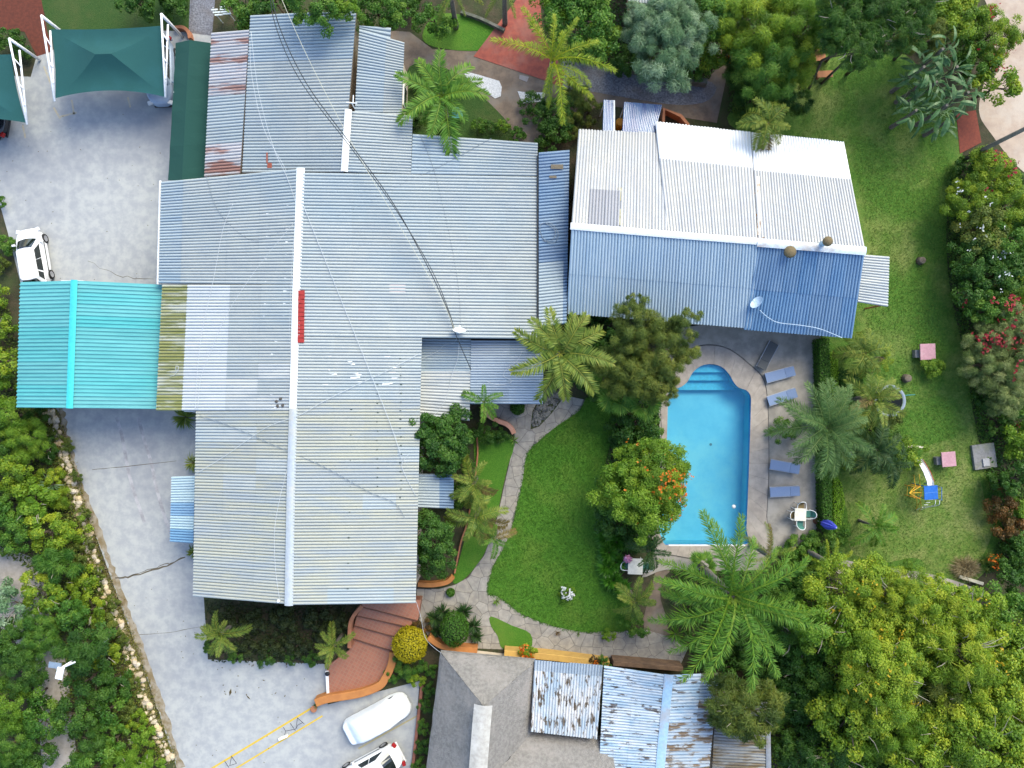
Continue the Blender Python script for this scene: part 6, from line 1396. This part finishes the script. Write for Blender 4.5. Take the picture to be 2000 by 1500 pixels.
# ================= north edge =================
tree(20, 82, 26, 'dark', 'dark shrub beside the red tiled yard'); tree(40, 105, 20, 'dark', 'small dark shrub under the sail mast')
tree(270, 5, 40, 'dark', 'dark green tree on the shaded lawn'); tree(345, 8, 34, 'dark', 'smaller dark tree at the shaded lawn corner')
tree(475, 18, 42, 'mid', 'mid green shrub crowding the slatted rack'); tree(530, -8, 40, 'dark', 'dark tree behind the cable at the north roof edge', zc=3.5)
tree(615, 8, 52, 'mid', 'leafy tree spilling over the north roof edge', zc=6.0); tree(668, 4, 34, 'bright', 'bright leafy bough beside the north roof corner', zc=5.8)
tree(738, 22, 48, 'mid', 'round leafy tree past the north roof corner', zc=3.6); tree(848, 40, 36, 'mid', 'round dense bush by the entrance lawn', zc=1.6); tree(800, 8, 30, 'dark', 'dark bush between the two round north trees')
for x, y, az in ((880, -14, 5.2), (985, -22, 4.6)):
    palm(x, y, 4.5, 62, 9, 'palmo', 'olive palm leaning in over the entrance lawn', 'plume', .15, group='palms past the north edge')
tree(1130, 42, 72, 'mid', 'large leafy tree beside the red ramp', zc=3.6); tree(1100, 0, 50, 'bright', 'bright leafy tree above the red ramp', zc=3); tree(1180, 70, 34, 'yel', 'yellow-green shrub below the large leafy tree')
t = tree(1300, 78, 84, 'glau', 'large pale grey-green tree overhanging the gravel drive', zc=3.8, style='feather', var=1); add_crown(t, 1262, 60, 46, 3.4, 'glau', 'feather'); add_crown(t, 1320, 40, 50, 4.2, 'glau', 'feather')
tree(1220, 118, 30, 'dark', 'dark shrub on the retaining wall'); tree(1380, 30, 60, 'mid', 'mid green tree behind the pale tree', zc=3.2); tree(1395, 90, 40, 'yel', 'yellowish shrub next to the pale tree', style='fine', flower='forange', nfl=10); tree(1355, 140, 28, 'mid', 'green shrub spilling onto the retaining wall')
for x, y, r, k in ((1480, 60, 76, 'yel'), (1560, 50, 70, 'bright'), (1500, 130, 66, 'mid'), (1450, 130, 46, 'dark'), (1545, 120, 50, 'yel'), (1470, 190, 44, 'dark'), (1540, 190, 40, 'dark'), (1420, 40, 46, 'yel')):
    tree(x, y, r, k, {'yel': 'yellow-green weeping tree beyond the lodge', 'bright': 'bright green weeping tree beyond the lodge', 'mid': 'mid green weeping tree beyond the lodge', 'dark': 'dark shrub beneath the weeping trees'}[k], zc=3.4 if k != 'dark' else 1.5, style='feather', group='weeping trees beyond the lodge')
palm(1500, 240, 4.3, 66, 13, 'palmo', 'palm arching over the white lodge eave', 'droop', .1)
for x, y, r in ((1640, 40, 60), (1700, 30, 60), (1660, 95, 48), (1745, 60, 55), (1690, 80, 44), (1790, 10, 50)): tree(x, y, r, 'dark', 'dark feathery tree over the play lawn corner', zc=6.2, style='feather', twigs=6, group='dark feathery trees at the play lawn corner')
tree(1800, 70, 50, 'olive', 'olive feathery tree next to the dark feathery trees', zc=3.4, style='feather'); tree(1865, 40, 55, 'yel', 'yellow-green tree at the dirt road corner', zc=3.2)
for x, y, r, n_, z in ((1805, 130, 46, 20, 4.0), (1850, 205, 48, 20, 3.6), (1790, 215, 44, 18, 3.2), (1892, 180, 44, 18, 3.0), (1842, 95, 42, 16, 4.4), (1790, 170, 40, 18, 2.6), (1830, 160, 44, 18, 3.4), (1870, 130, 42, 18, 3.2), (1845, 240, 36, 14, 2.4)): paddle_plant(x, y, z, r, n_, 'grey-green strelitzia with broad paddle leaves by the play lawn', 'strelitzia clump by the road')
tree(1935, 70, 52, 'yel', 'yellow-green bougainvillea with red flowers by the dirt road', zc=2.6, flower='fred', nfl=26, style='fine'); tree(1945, 165, 44, 'yel', 'straggly yellow-green bush overhanging the dirt road', zc=2.4, style='open', flower='fred', nfl=6); tree(1905, 120, 44, 'mid', 'mid green bush among the strelitzia', zc=2.2)
# ================= east border =================
EB = [(1935, 345, 52, 'yel', 'fred', 20), (1895, 395, 50, 'yel', 'fwhite', 9), (1960, 400, 56, 'yel', 'fwhite', 8), (1915, 450, 54, 'olive', 'fwhite', 8), (1975, 470, 56, 'mid', 'fwhite', 7), (1900, 505, 46, 'dark', 'fwhite', 12), (1950, 535, 54, 'dark', 'fwhite', 9), (1990, 560, 46, 'yel', None, 0), (1900, 565, 40, 'dark', 'fred', 5), (1945, 600, 48, 'mid', 'fred', 18), (1985, 640, 52, 'pale', 'fred', 60), (1935, 660, 46, 'pale', 'fred', 44), (1925, 715, 46, 'pale', None, 0), (1980, 710, 54, 'pale', 'fred', 20), (1960, 765, 48, 'pale', None, 0), (1925, 770, 30, 'dark', None, 0), (1990, 800, 36, 'mid', 'fred', 4), (1985, 860, 36, 'bright', None, 0), (1950, 835, 24, 'dark', None, 0), (1990, 935, 40, 'dark', None, 0), (1955, 940, 28, 'dark', None, 0), (1955, 985, 32, 'rust', None, 0), (1998, 985, 28, 'bright', None, 0), (1965, 1035, 32, 'rust', None, 0), (1995, 1050, 36, 'dark', None, 0), (1975, 1090, 30, 'dark', None, 0), (1940, 1098, 18, 'olive', 'forange', 34), (1990, 1140, 40, 'dark', None, 0), (1890, 330, 30, 'dark', None, 0)]
EL = {('yel', 'fred'): 'yellow-green border shrub with scattered red flowers', ('yel', 'fwhite'): 'yellow-green border shrub dotted with white flowers', ('olive', 'fwhite'): 'olive border shrub dotted with white flowers', ('mid', 'fwhite'): 'mid green border shrub dotted with white flowers', ('dark', 'fwhite'): 'dark border shrub dotted with white flowers', ('yel', None): 'plain yellow-green border shrub at the frame of white-flowered shrubs', ('dark', 'fred'): 'dark border shrub with a few red blooms', ('mid', 'fred'): 'mid green border shrub with red blooms', ('pale', 'fred'): 'pale-leaved poinsettia shrub topped with red bracts', ('pale', None): 'pale-leaved border shrub without flowers', ('dark', None): 'dark border shrub along the play lawn', ('bright', None): 'bright green clipped border bush', ('rust', None): 'rusty brown-tinged border shrub', ('olive', 'forange'): 'small shrub covered in orange flowers'}
for x, y, r, k, f, n_ in EB: tree(x, y, r, k, EL[(k, f)].replace(' along the play lawn', '').replace(' at the frame of white-flowered shrubs', '') + (' near the utility pole' if y < 420 else ' opposite the lodge gable' if y < 620 else ' level with the stained pink table' if y < 790 else ' behind the grey slab' if y < 960 else ' near the dry grass mound'), zc=None if r < 40 else 2.0, style='feather' if k == 'pale' else 'fine' if k == 'yel' else 'broad', flower=f, nfl=n_, group='play lawn border shrubs', flsize=1.25 if f == 'fred' else .8)
tree(1817, 715, 22, 'bright', 'bright green low bush beside the pink concrete table', flat=.8); tree(1765, 880, 34, 'yel', 'yellowish low bush behind the slide', zc=.9, flat=.8); tree(1772, 888, 18, 'bright', 'bright green tuft at the foot of the slide')
# ================= south-east wood =================
SE = [(1655, 1150, 60, 'lime', 'fine'), (1740, 1162, 56, 'yel', 'feather'), (1815, 1180, 50, 'lime', 'fine'), (1890, 1195, 54, 'yel', 'open'), (1965, 1215, 58, 'mid', 'broad'), (1610, 1215, 56, 'bright', 'broad'), (1690, 1225, 70, 'lime', 'broad'), (1785, 1245, 66, 'yel', 'fine'), (1870, 1270, 66, 'lime', 'feather'), (1955, 1285, 64, 'yel', 'broad'), (1998, 1330, 50, 'lime', 'fine'), (1630, 1300, 62, 'mid', 'fine'), (1715, 1315, 74, 'lime', 'fine'), (1815, 1335, 66, 'olive', 'feather'), (1900, 1350, 74, 'lime', 'broad'), (1975, 1400, 60, 'yel', 'feather'), (1590, 1385, 52, 'dark', 'broad'), (1665, 1395, 66, 'yel', 'broad'), (1755, 1410, 70, 'bright', 'feather'), (1845, 1425, 66, 'lime', 'fine'), (1925, 1455, 66, 'yel', 'broad'), (1995, 1475, 50, 'lime', 'open'), (1625, 1470, 56, 'dark', 'fine'), (1710, 1485, 62, 'mid', 'broad'), (1800, 1500, 60, 'lime', 'broad'), (1880, 1520, 50, 'yel', 'fine'), (1560, 1310, 46, 'dark', 'broad'), (1520, 1370, 44, 'dark', 'fine'), (1560, 1465, 46, 'dark', 'broad'), (1550, 1240, 40, 'mid', 'fine'), (1765, 1330, 40, 'mid', 'broad'), (1850, 1380, 40, 'mid', 'fine')]
SL = {'yel': 'yellow-green', 'lime': 'light lime-green', 'bright': 'bright green', 'mid': 'mid green', 'dark': 'dark green', 'olive': 'olive'}; SS = {'fine': 'fine-leaved', 'feather': 'feathery', 'open': 'open-crowned', 'broad': 'broad-leaved'}
for i, (x, y, r, k, st_) in enumerate(SE): tree(x, y, r * 1.2, k, f"{SS[st_]} {SL[k]} wood tree " + ('beside the far stone path' if y < 1190 and x < 1800 else 'by the dry grass mound' if y < 1216 else 'behind the giant palm' if x < 1660 and y < 1300 else 'behind the annex' if x < 1640 else 'one row behind the stone path' if y < 1300 else 'in the middle of the wood' if y < 1400 else 'on the wood side furthest from the lawn'), zc={'yel': 4.6, 'lime': 5.0, 'bright': 4.4, 'mid': 3.2, 'dark': 2.2, 'olive': 3.6}[k] + random.uniform(-.8, 1.0), group='trees of the south-east wood', twigs=10 if i % 2 == 0 else 4, style=st_, flower='fyel' if k in ('lime', 'yel') and i % 3 == 0 else None, nfl=18)
tree(1450, 1375, 74, 'olive', 'olive thin-leaved tree hanging over the annex roof', zc=4.6, style='feather', twigs=8); tree(1400, 1315, 40, 'dark', 'dark shrub between giant palm and annex'); tree(1480, 1290, 46, 'dark', 'dark shrub under the giant palm crown', zc=1.5)
# ================= giant palm and its bed =================
palm(1432, 1165, 7.5, 150, 24, 'palmg', 'giant feather palm with plumed fronds by the pool end', 'plume', .0, .19, dirs=[(-62, -165), (10, -160), (-140, -30), (-128, 8), (-118, 128), (-62, 150), (18, 168), (105, 110), (155, 62), (128, -88), (70, -100), (-150, 60), (60, 140), (150, 10)])
palm(1500, 1085, 3.4, 70, 9, 'palmo', 'olive palm tuft at the pool deck corner', 'plume', .1); palm(1620, 1100, 4.0, 60, 9, 'palmy', 'yellow-green palm tuft rising by the wood edge', 'plume')
fan_palm(1372, 1106, 1.6, 34, 9, 'palmg', 'small fan palm between pool end and giant palm')
rosette(1346, 1205, 40, 60, 'palmg', 'spiky green cycad beside the soil path', zc=.8, wid=.06); rosette(1325, 1165, 30, 46, 'palmd', 'dark spiky cycad under the giant palm fronds', zc=.7, wid=.07); rosette(1320, 1240, 26, 40, 'palmg', 'low spiky plant at the soil path bend', zc=.5)
palm(1240, 1175, 2.4, 52, 9, 'palmo', 'short palm at the lawn tip beside the soil path', 'feather', .2); tree(1238, 1220, 26, 'mid', 'leafy clump at the foot of the short palm'); tree(1190, 1240, 14, 'bright', 'small bright shrub on the path edge under the lawn')
palm(1268, 1076, 2.6, 46, 10, 'palmd', 'small dark palm shading the white table', 'feather')
tree(1380, 1270, 36, 'dark', 'dark shrub in the giant palm bed'); tree(1440, 1240, 44, 'dark', 'broad dark shrub in the giant palm bed', zc=1.2); tree(1520, 1180, 44, 'mid', 'mid green shrub right of the giant palm trunk', zc=1.4); tree(1580, 1130, 40, 'mid', 'mid green shrub by the olive palm tuft', zc=1.3); tree(1400, 1170, 40, 'dark', 'dark undergrowth round the giant palm trunk', zc=.9)
tree(1545, 1080, 26, 'mid', 'leafy shrub at the rounded deck corner'); tree(1590, 1062, 26, 'mid', 'leafy shrub below the blue umbrella'); tree(1628, 1045, 28, 'mid', 'leafy shrub at the end of the lime hedge'); tree(1610, 1085, 30, 'dark', 'dark shrub behind the deck corner')
# ================= centre beds =================
GT = 'olive feathery tree between lodge and pool'
t = tree(1290, 675, 56, 'olive', 'sprawling olive feathery tree between the lodge and the pool', zc=4.6, style='feather')
for x, y, r, z in ((1240, 640, 52, 4.8), (1340, 632, 34, 5.2), (1215, 720, 52, 4.0), (1265, 735, 56, 4.2), (1300, 760, 30, 3.4), (1235, 602, 26, 5.4), (1340, 690, 26, 4.2)): add_crown(t, x, y, r, z, 'olive', 'feather')
tree(1130, 690, 46, 'dark', 'dark shrub under the house-corner palm', zc=1.8); tree(1070, 680, 40, 'dark', 'dark green shrub against the lean-to', zc=2.6); tree(1165, 650, 42, 'dark', 'dark shrub in the lodge corner', zc=1.5); tree(1150, 740, 40, 'dark', 'dark shrub beside the fan palms', zc=1.3)
for x, y, r in ((1205, 770, 46), (1255, 785, 42), (1185, 740, 36)): fan_palm(x, y, 2.8, r, 14, 'palmg', 'green fan palm at the head of the garden lawn', 'fan palms at the head of the lawn')
for x, y, r, k in ((1240, 830, 40, 'dark'), (1205, 830, 30, 'dark'), (1270, 840, 26, 'mid'), (1260, 870, 26, 'mid'), (1215, 870, 26, 'dark')): tree(x, y, r, k, {'dark': 'dark shrub between fan palms and orange-flowered tree', 'mid': 'mid green shrub hugging the pool coping'}[k], group='shrubs beside the pool')
palm(1095, 690, 5.2, 70, 13, 'palmo', 'feather palm with yellowing fronds at the house corner', 'feather', .0, .17, dirs=[(-80, -44), (-20, -84), (22, -74), (80, -46), (92, 24), (58, 78), (8, 88), (-38, 90), (-90, 30), (-58, -62), (50, -70)]); 
t = tree(1262, 950, 92, 'bright', 'round tree with orange flowers leaning over the pool', zc=3.4, style='fine', flower='forange', nfl=46, twigs=10); add_crown(t, 1285, 930, 56, 4.4, 'yel', 'fine', 'forange', 24); add_crown(t, 1205, 965, 42, 2.6, 'mid', 'fine')
tree(1200, 1010, 40, 'dark', 'dark shrub under the orange-flowered tree'); tree(1250, 1040, 34, 'dark', 'dark leafy shrub above the small dark palm')
for x, y, r in ((1185, 1050, 24), (1190, 1080, 24), (1205, 1060, 22), (1188, 1108, 24), (1205, 1100, 22), (1198, 1135, 24), (1215, 1150, 20), (1225, 1060, 20)): rosette(x, y, r * 1.15, 190, 'lily', 'clump of glossy strap-leaf lilies edging the lawn', zc=.6, up=.6, wid=.15, name='lily_clump', group='strap-leaf lilies edging the lawn')
tree(1108, 1158, 14, 'bright', 'low bush of white flowers alone on the garden lawn', flower='fwhite', nfl=34, zc=.3)
# dark round trees along the house
t = tree(862, 862, 62, 'dark', 'dense dark round tree between the weathered lean-to and the little blue lean-to', zc=3.2, var=0); add_crown(t, 830, 840, 34, 3.8, 'dark'); t = tree(840, 1050, 52, 'dark', 'dense dark tree above the orange planter wall', zc=3.2, var=1); add_crown(t, 845, 1090, 36, 2.2, 'dark')
palm(945, 785, 3.6, 46, 6, 'palmg', 'young palm against the lean-to roof', 'feather', .1, .09); palm(925, 945, 3.0, 56, 9, 'palmo', 'palm with yellow fronds beside the side lawn', 'feather', .15); palm(930, 1010, 3.2, 66, 9, 'palmo', 'drooping palm with brown tips beside the side lawn', 'feather', .3); palm(966, 1052, 2.6, 44, 7, 'palmg', 'brown-tipped palm leaning over the crazy paving', 'feather', .5)
tree(905, 900, 26, 'dark', 'dark shrub between the side palms'); tree(945, 845, 24, 'dark', 'dark shrub behind the wavy terracotta wall'); tree(975, 850, 16, 'dark', 'small dark plant at the wavy wall end'); tree(900, 960, 30, 'dark', 'dark shrub under the drooping palms'); rosette(1004, 860, 14, 26, 'palmg', 'small strap-leaf plant at the path fork', zc=.3)
topiary(1011, 796, 14, 'box', 'small clipped green ball by the lean-to wall'); topiary(880, 1157, 8, 'box', 'tiny round bush at the paved corner'); topiary(801, 1258, 33, 'gold', 'large golden yellow clipped ball by the entrance steps', zc=1.5, leaf=.08); topiary(888, 1228, 27, 'box', 'large clipped green bush on the paved corner', zc=1.3, sy=1.25)
for x, y, r in ((850, 1210, 24), (865, 1196, 22), (905, 1196, 22), (925, 1225, 22), (930, 1245, 18), (852, 1235, 18)): rosette(x, y, r, 90, 'palmd', 'dark strap-leaf clump round the large clipped bush', zc=.4, wid=.1, name='lily_clump', group='strap-leaf ring round the clipped bush')
tree(815, 1225, 22, 'rust', 'brownish shrub behind the golden ball'); tree(795, 1300, 28, 'mid', 'fine green shrub below the golden ball', style='feather', flat=.8); tree(815, 1325, 18, 'yel', 'yellow-tipped shrub at the kerb wall'); tree(768, 1318, 18, 'mid', 'feathery sprig beside the orange stair wall', style='feather')
rosette(970, 1176, 12, 30, 'bright', 'bright tuft on the path by the lawn corner', zc=.25); rosette(1090, 1238, 9, 24, 'rust', 'reddish potted bromeliad on the path', zc=.3); rosette(1130, 1240, 7, 20, 'mid', 'small green plant on the path edge', zc=.2)
tree(1028, 1274, 16, 'yel', 'orange-flowered creeper on the yellow wall end', zc=1.0, flower='forange', nfl=30); tree(1160, 1290, 10, 'rust', 'small red-flowered plant on the yellow wall', zc=1.0, flower='forange', nfl=8); tree(1180, 1292, 12, 'mid', 'small creeper at the yellow wall corner', zc=1.0)
rosette(615, 1381, 8, 30, 'mid', 'spiky succulent in the pot by the stair wall', zc=.5)
for k, (x, y, r) in enumerate(((832, 1380, 14), (828, 1420, 14), (824, 1460, 16), (818, 1500, 16), (838, 1350, 14), (842, 1310, 14))): tree(x, y, r, 'mid' if k % 2 else 'dark', 'low green plant in the strip between kerb and thatch' if k % 2 else 'low dark plant in the strip between kerb and thatch', group='strip planting by the thatched house')
# house south bed
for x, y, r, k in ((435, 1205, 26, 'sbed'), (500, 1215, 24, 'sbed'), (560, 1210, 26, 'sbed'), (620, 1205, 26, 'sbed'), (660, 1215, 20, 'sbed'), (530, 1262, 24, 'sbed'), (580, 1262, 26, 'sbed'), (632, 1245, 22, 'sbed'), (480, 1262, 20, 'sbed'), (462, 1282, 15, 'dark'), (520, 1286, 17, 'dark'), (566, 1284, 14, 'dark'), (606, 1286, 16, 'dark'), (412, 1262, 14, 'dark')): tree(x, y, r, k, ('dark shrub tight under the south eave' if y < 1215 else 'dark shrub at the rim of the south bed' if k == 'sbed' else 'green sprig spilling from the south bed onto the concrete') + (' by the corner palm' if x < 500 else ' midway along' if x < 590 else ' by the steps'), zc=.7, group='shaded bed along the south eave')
palm(432, 1238, 2.6, 52, 10, 'palmo', 'olive palm drooping over the car park at the house corner', 'feather', .12, .12); palm(652, 1262, 2.4, 46, 9, 'palmo', 'olive palm beside the tiled landing', 'feather', .08, .1)
for x, y, r, lb in ((345, 815, 34, 'dark olive yucca under the mossy sheets'), (360, 905, 24, 'dark olive yucca above the cyan awning'), (362, 1082, 20, 'olive yucca below the cyan awning')): rosette(x + 12, y, r, 90, 'palmo', lb, zc=1.2, wid=.07, droop=.45)
# ================= island and porch plants =================
palm(862, 188, 4.4, 66, 13, 'palmg', 'green palm on the grass island by the house', 'feather', .0, .15, dirs=[(-80, -30), (-42, -64), (5, -80), (54, -64), (74, -20), (88, 12), (42, 54), (22, 112), (-20, 78), (-78, 56)]); palm(1078, 122, 6.8, 90, 13, 'palmy', 'tall yellow-green plumed palm over the red ramp', 'plume', .0, .16, dirs=[(-50, -92), (-2, -84), (45, -78), (88, -48), (-112, -28), (118, 26), (22, 125), (-14, 62), (70, 75)])
for x, y, r, k in ((1045, 205, 26, 'dark'), (1060, 235, 30, 'dark'), (1095, 215, 30, 'dark'), (1090, 262, 30, 'dark'), (1115, 240, 28, 'olive'), (1125, 190, 30, 'olive'), (1150, 215, 28, 'olive'), (1065, 275, 20, 'dark')): tree(x, y, r, k, 'dark leafy shrub in the bed before the connector' if k == 'dark' else 'olive feathery shrub by the porch awning', style='broad' if k == 'dark' else 'feather', group='bed before the blue connector')
for x, y, r, k in ((935, 245, 16, 'mid'), (960, 250, 14, 'dark'), (980, 245, 14, 'bright'), (1010, 268, 18, 'mid'), (825, 160, 18, 'dark'), (810, 230, 18, 'dark'), (870, 245, 18, 'dark'), (905, 165, 14, 'mid')): tree(x, y, r, k, {'mid': 'small green plant on the palm island', 'dark': 'small dark plant on the palm island', 'bright': 'small bright plant on the palm island tip'}[k], group='low plants on the palm island')
# ================= pool hedge side =================
hedge('clipped_hedge', 'dark clipped hedge running along the pool deck', [(1600, 662), (1620, 662), (1624, 850), (1626, 1035), (1608, 1035), (1604, 850)], 1.1, 'box'); hedge('clipped_hedge', 'short lime green hedge behind the dark hedge near the lodge', [(1621, 690), (1636, 690), (1638, 780), (1624, 780)], .9, 'hedge2'); hedge('clipped_hedge', 'rounded lime green hedge behind the blue umbrella', [(1628, 920), (1644, 945), (1650, 985), (1642, 1025), (1628, 1028)], .9, 'hedge2')
palm(1614, 836, 4.2, 100, 30, 'palmbl', 'big feathery date palm between deck and trampoline', 'date', .04, .3, spread=(.1, 1)); tree(1535, 838, 26, 'mid', 'dark green bush under the date palm at the deck edge')
palm(1690, 690, 2.8, 60, 11, 'palmo', 'dull palm near the lodge gable', 'droop', .2); palm(1725, 700, 2.0, 36, 7, 'palmy', 'yellowing young palm beside the dull palm', 'droop', .15)
palm(1705, 780, 3.4, 66, 12, 'palmo', 'palm with pale ribs beside the trampoline', 'feather', .2); palm(1712, 880, 3.0, 72, 10, 'palmd', 'dark drooping palm behind the lamp globe', 'droop', .05); palm(1742, 905, 2.6, 54, 8, 'palmd', 'dark drooping palm beside the slide', 'droop', .05); palm(1708, 1028, 2.2, 56, 9, 'palmg', 'small open palm alone on the play lawn', 'feather', .08, .08)
tree(1700, 840, 30, 'dark', 'dark shrub between date palm and trampoline'); tree(1735, 850, 24, 'dark', 'dark shrub under the trampoline rim'); tree(1668, 760, 30, 'dark', 'dark shrub behind the lime hedge'); tree(1650, 740, 24, 'dark', 'dark shrub at the dull palm foot'); tree(1660, 905, 16, 'yel', 'low yellowish shrub by the lamp globe'); tree(1745, 815, 20, 'olive', 'olive tuft below the trampoline')
# ================= dry mound =================
p = P(1892, 1112, .5); g = np.random.default_rng(3); n = 900; a = g.uniform(0, 6.28, n); e = g.uniform(.2, 1.45, n); l = g.uniform(.7, 1.25, n)
d = np.stack([np.cos(a) * np.cos(e) * 1.15, np.sin(a) * np.cos(e) * .8, np.sin(e) * .75], 1); s = np.stack([-np.sin(a), np.cos(a), 0 * a], 1) * .014; b0 = .15 * g.normal(size=(n, 3)) * np.array([1, 1, 0])
tip = b0 + d * l[:, None]; tip[:, 2] -= .25 * l; V = np.stack([b0 - s, b0 + d * l[:, None] * .6 - s, tip, b0 + d * l[:, None] * .6 + s], 1)
t = thing('dry_grass_mound', 'mound of dry straw-coloured ornamental grass by the plank', 'grass clump', (p.x, p.y, .03)); link_mesh('blades', quads_mesh('dry_blades', V, g.uniform(0, 1, n)), LK['dry'], t); MB().lathe([(0, .0), (.5, 0), (.35, .2), (0, .3)], (0, 0, 0), 12).build('root_clump', M_bark, t, world=False)
# ground cover under the borders: low leafy carpet so that no bare gap shows between shrubs
def carpet(name, label, px, n, kind, h=.35, L=.2, W=.11, seed=1):
    g = np.random.default_rng(seed); poly = [P(x, y)[:2] for x, y in px]; xs = [p[0] for p in poly]; ys = [p[1] for p in poly]; pos = []
    while len(pos) < n:
        x, y = g.uniform(min(xs), max(xs)), g.uniform(min(ys), max(ys))
        if in_poly(x, y, poly): pos.append((x, y, .05 + h * g.random() * (.55 + .45 * math.sin(x * 1.7) * math.sin(y * 2.1))))
    pos = np.array(pos); nn = unit(g.normal(size=pos.shape) * .6 + np.array([0, 0, 1])); o = link_mesh(name, quads_mesh(name, leaf_quads(pos, nn, L, W, g), np.clip(.5 + .25 * g.normal(size=n), 0, 1)), LK[kind]); tag(o, label, 'ground cover', kind='stuff')
carpet('ground_cover', 'low leafy ground cover on the driveway bank', [(-30, 560), (20, 600), (60, 780), (100, 830), (140, 960), (190, 1090), (235, 1220), (275, 1340), (320, 1480), (330, 1530), (150, 1530), (135, 1420), (100, 1250), (60, 1110), (-30, 1060)], 11000, 'olive', seed=2)
carpet('ground_cover', 'low leafy ground cover under the south-east wood', [(1510, 1290), (1620, 1130), (1700, 1150), (1850, 1170), (2040, 1200), (2040, 1530), (1500, 1530)], 16000, 'yel', h=.9, seed=3)
carpet('ground_cover', 'low leafy ground cover in the east border', [(1870, 310), (1920, 300), (2030, 360), (2030, 1160), (1960, 1130), (1960, 1040), (1935, 960), (1910, 830), (1885, 700), (1860, 560), (1850, 420)], 12000, 'dark', seed=4)
carpet('ground_cover', 'low leafy ground cover under the northern trees', [(1060, -40), (1900, -40), (1890, 120), (1740, 100), (1600, 90), (1500, 230), (1420, 220), (1430, 90), (1385, 155), (1200, 115), (1105, 130), (1065, 60)], 12000, 'dark', seed=5)
carpet('ground_cover', 'low leafy ground cover in the centre bed between lawn and pool', [(1110, 640), (1330, 650), (1290, 720), (1285, 1060), (1215, 1080), (1190, 1100), (1180, 920), (1205, 830), (1215, 780), (1150, 770)], 7000, 'dark', seed=6)
carpet('ground_cover', 'low leafy ground cover round the giant palm', [(1310, 1115), (1490, 1112), (1600, 1060), (1640, 1090), (1560, 1300), (1420, 1310), (1330, 1250)], 6000, 'dark', seed=7)
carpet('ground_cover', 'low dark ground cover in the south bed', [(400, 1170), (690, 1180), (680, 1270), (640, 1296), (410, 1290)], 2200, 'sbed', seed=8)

def verge(name, label, line, n, kind, wid, seed, ll=(.12, .38)):
    g = np.random.default_rng(seed); ln = smooth_px(line, 12, closed=False); Vs = []
    for _ in range(n):
        x, y = ln[g.integers(0, len(ln))]; off = abs(g.normal()) * wid; j = 1 if ll[1] < .2 else 3; p = P(x - off + g.normal() * j, y + g.normal() * j * 1.6); a = g.uniform(0, 6.28); l = g.uniform(*ll); d = np.array([math.cos(a) * .75, math.sin(a) * .75, .6]); s = np.array([-math.sin(a), math.cos(a), 0]) * .018; b0 = np.array([p.x, p.y, .01]); tip = b0 + d * l - np.array([0, 0, .12 * l]); m_ = b0 + d * l * .5
        Vs.append([b0 - s, m_ - s, tip, m_ + s])
    o = link_mesh(name, quads_mesh(name, np.array(Vs), g.uniform(0, 1, n)), LK[kind]); tag(o, label, 'grass', kind='stuff')
EDGE = [(112, 800), (126, 850), (143, 910), (160, 965), (180, 1032), (198, 1092), (222, 1150), (245, 1210), (268, 1265), (285, 1320), (306, 1385), (345, 1480)]
verge('verge_grass', 'yellowish straggly grass spilling over the driveway edging stones', EDGE, 9000, 'vgrass', 22, 21)
verge('verge_grass', 'dry straw-coloured grass along the driveway bank', EDGE, 4000, 'dry', 12, 22)
verge('verge_grass', 'ragged grass fringe along the east border of the play lawn', [(1850, 330), (1850, 420), (1855, 560), (1885, 700), (1905, 830), (1935, 960), (1955, 1040), (1925, 1110)], 5000, 'mid', -10, 23)

def tufts(name, label, px, n, kind, seed):
    g = np.random.default_rng(seed); poly = [P(x, y)[:2] for x, y in px]; A = np.array(poly); Vs = []
    while len(Vs) < n:
        x, y = g.uniform(A[:, 0].min(), A[:, 0].max()), g.uniform(A[:, 1].min(), A[:, 1].max())
        if not in_poly(x, y, poly): continue
        a = g.uniform(0, 6.28); l = g.uniform(.07, .17); d = np.array([math.cos(a) * .7, math.sin(a) * .7, .7]); s = np.array([-math.sin(a), math.cos(a), 0]) * .014; b0 = np.array([x, y, .03]); Vs.append([b0 - s, b0 + d * l * .5 - s, b0 + d * l, b0 + d * l * .5 + s])
    o = link_mesh(name, quads_mesh(name, np.array(Vs), np.clip(.5 + .25 * g.normal(size=n), 0, 1)), LK[kind]); tag(o, label, 'grass', kind='stuff')
tufts('grass_blades', 'short mown grass blades on the garden lawn', lawn_px[::2], 26000, 'lawnb', 31)
tufts('grass_blades', 'longer grass blades on the play lawn', [(1590, 110), (1750, 110), (1850, 220), (1850, 420), (1855, 560), (1885, 700), (1905, 830), (1935, 960), (1955, 1040), (1905, 1130), (1800, 1125), (1640, 1085), (1630, 700), (1690, 640), (1700, 480), (1660, 290), (1560, 270)], 34000, 'lawnc', 32)

verge('verge_grass', 'ragged grass blades along the garden lawn edge', [(x, y) for x, y in lawn_px[::3]], 3500, 'lawnb', .5, 24, (.06, .15))
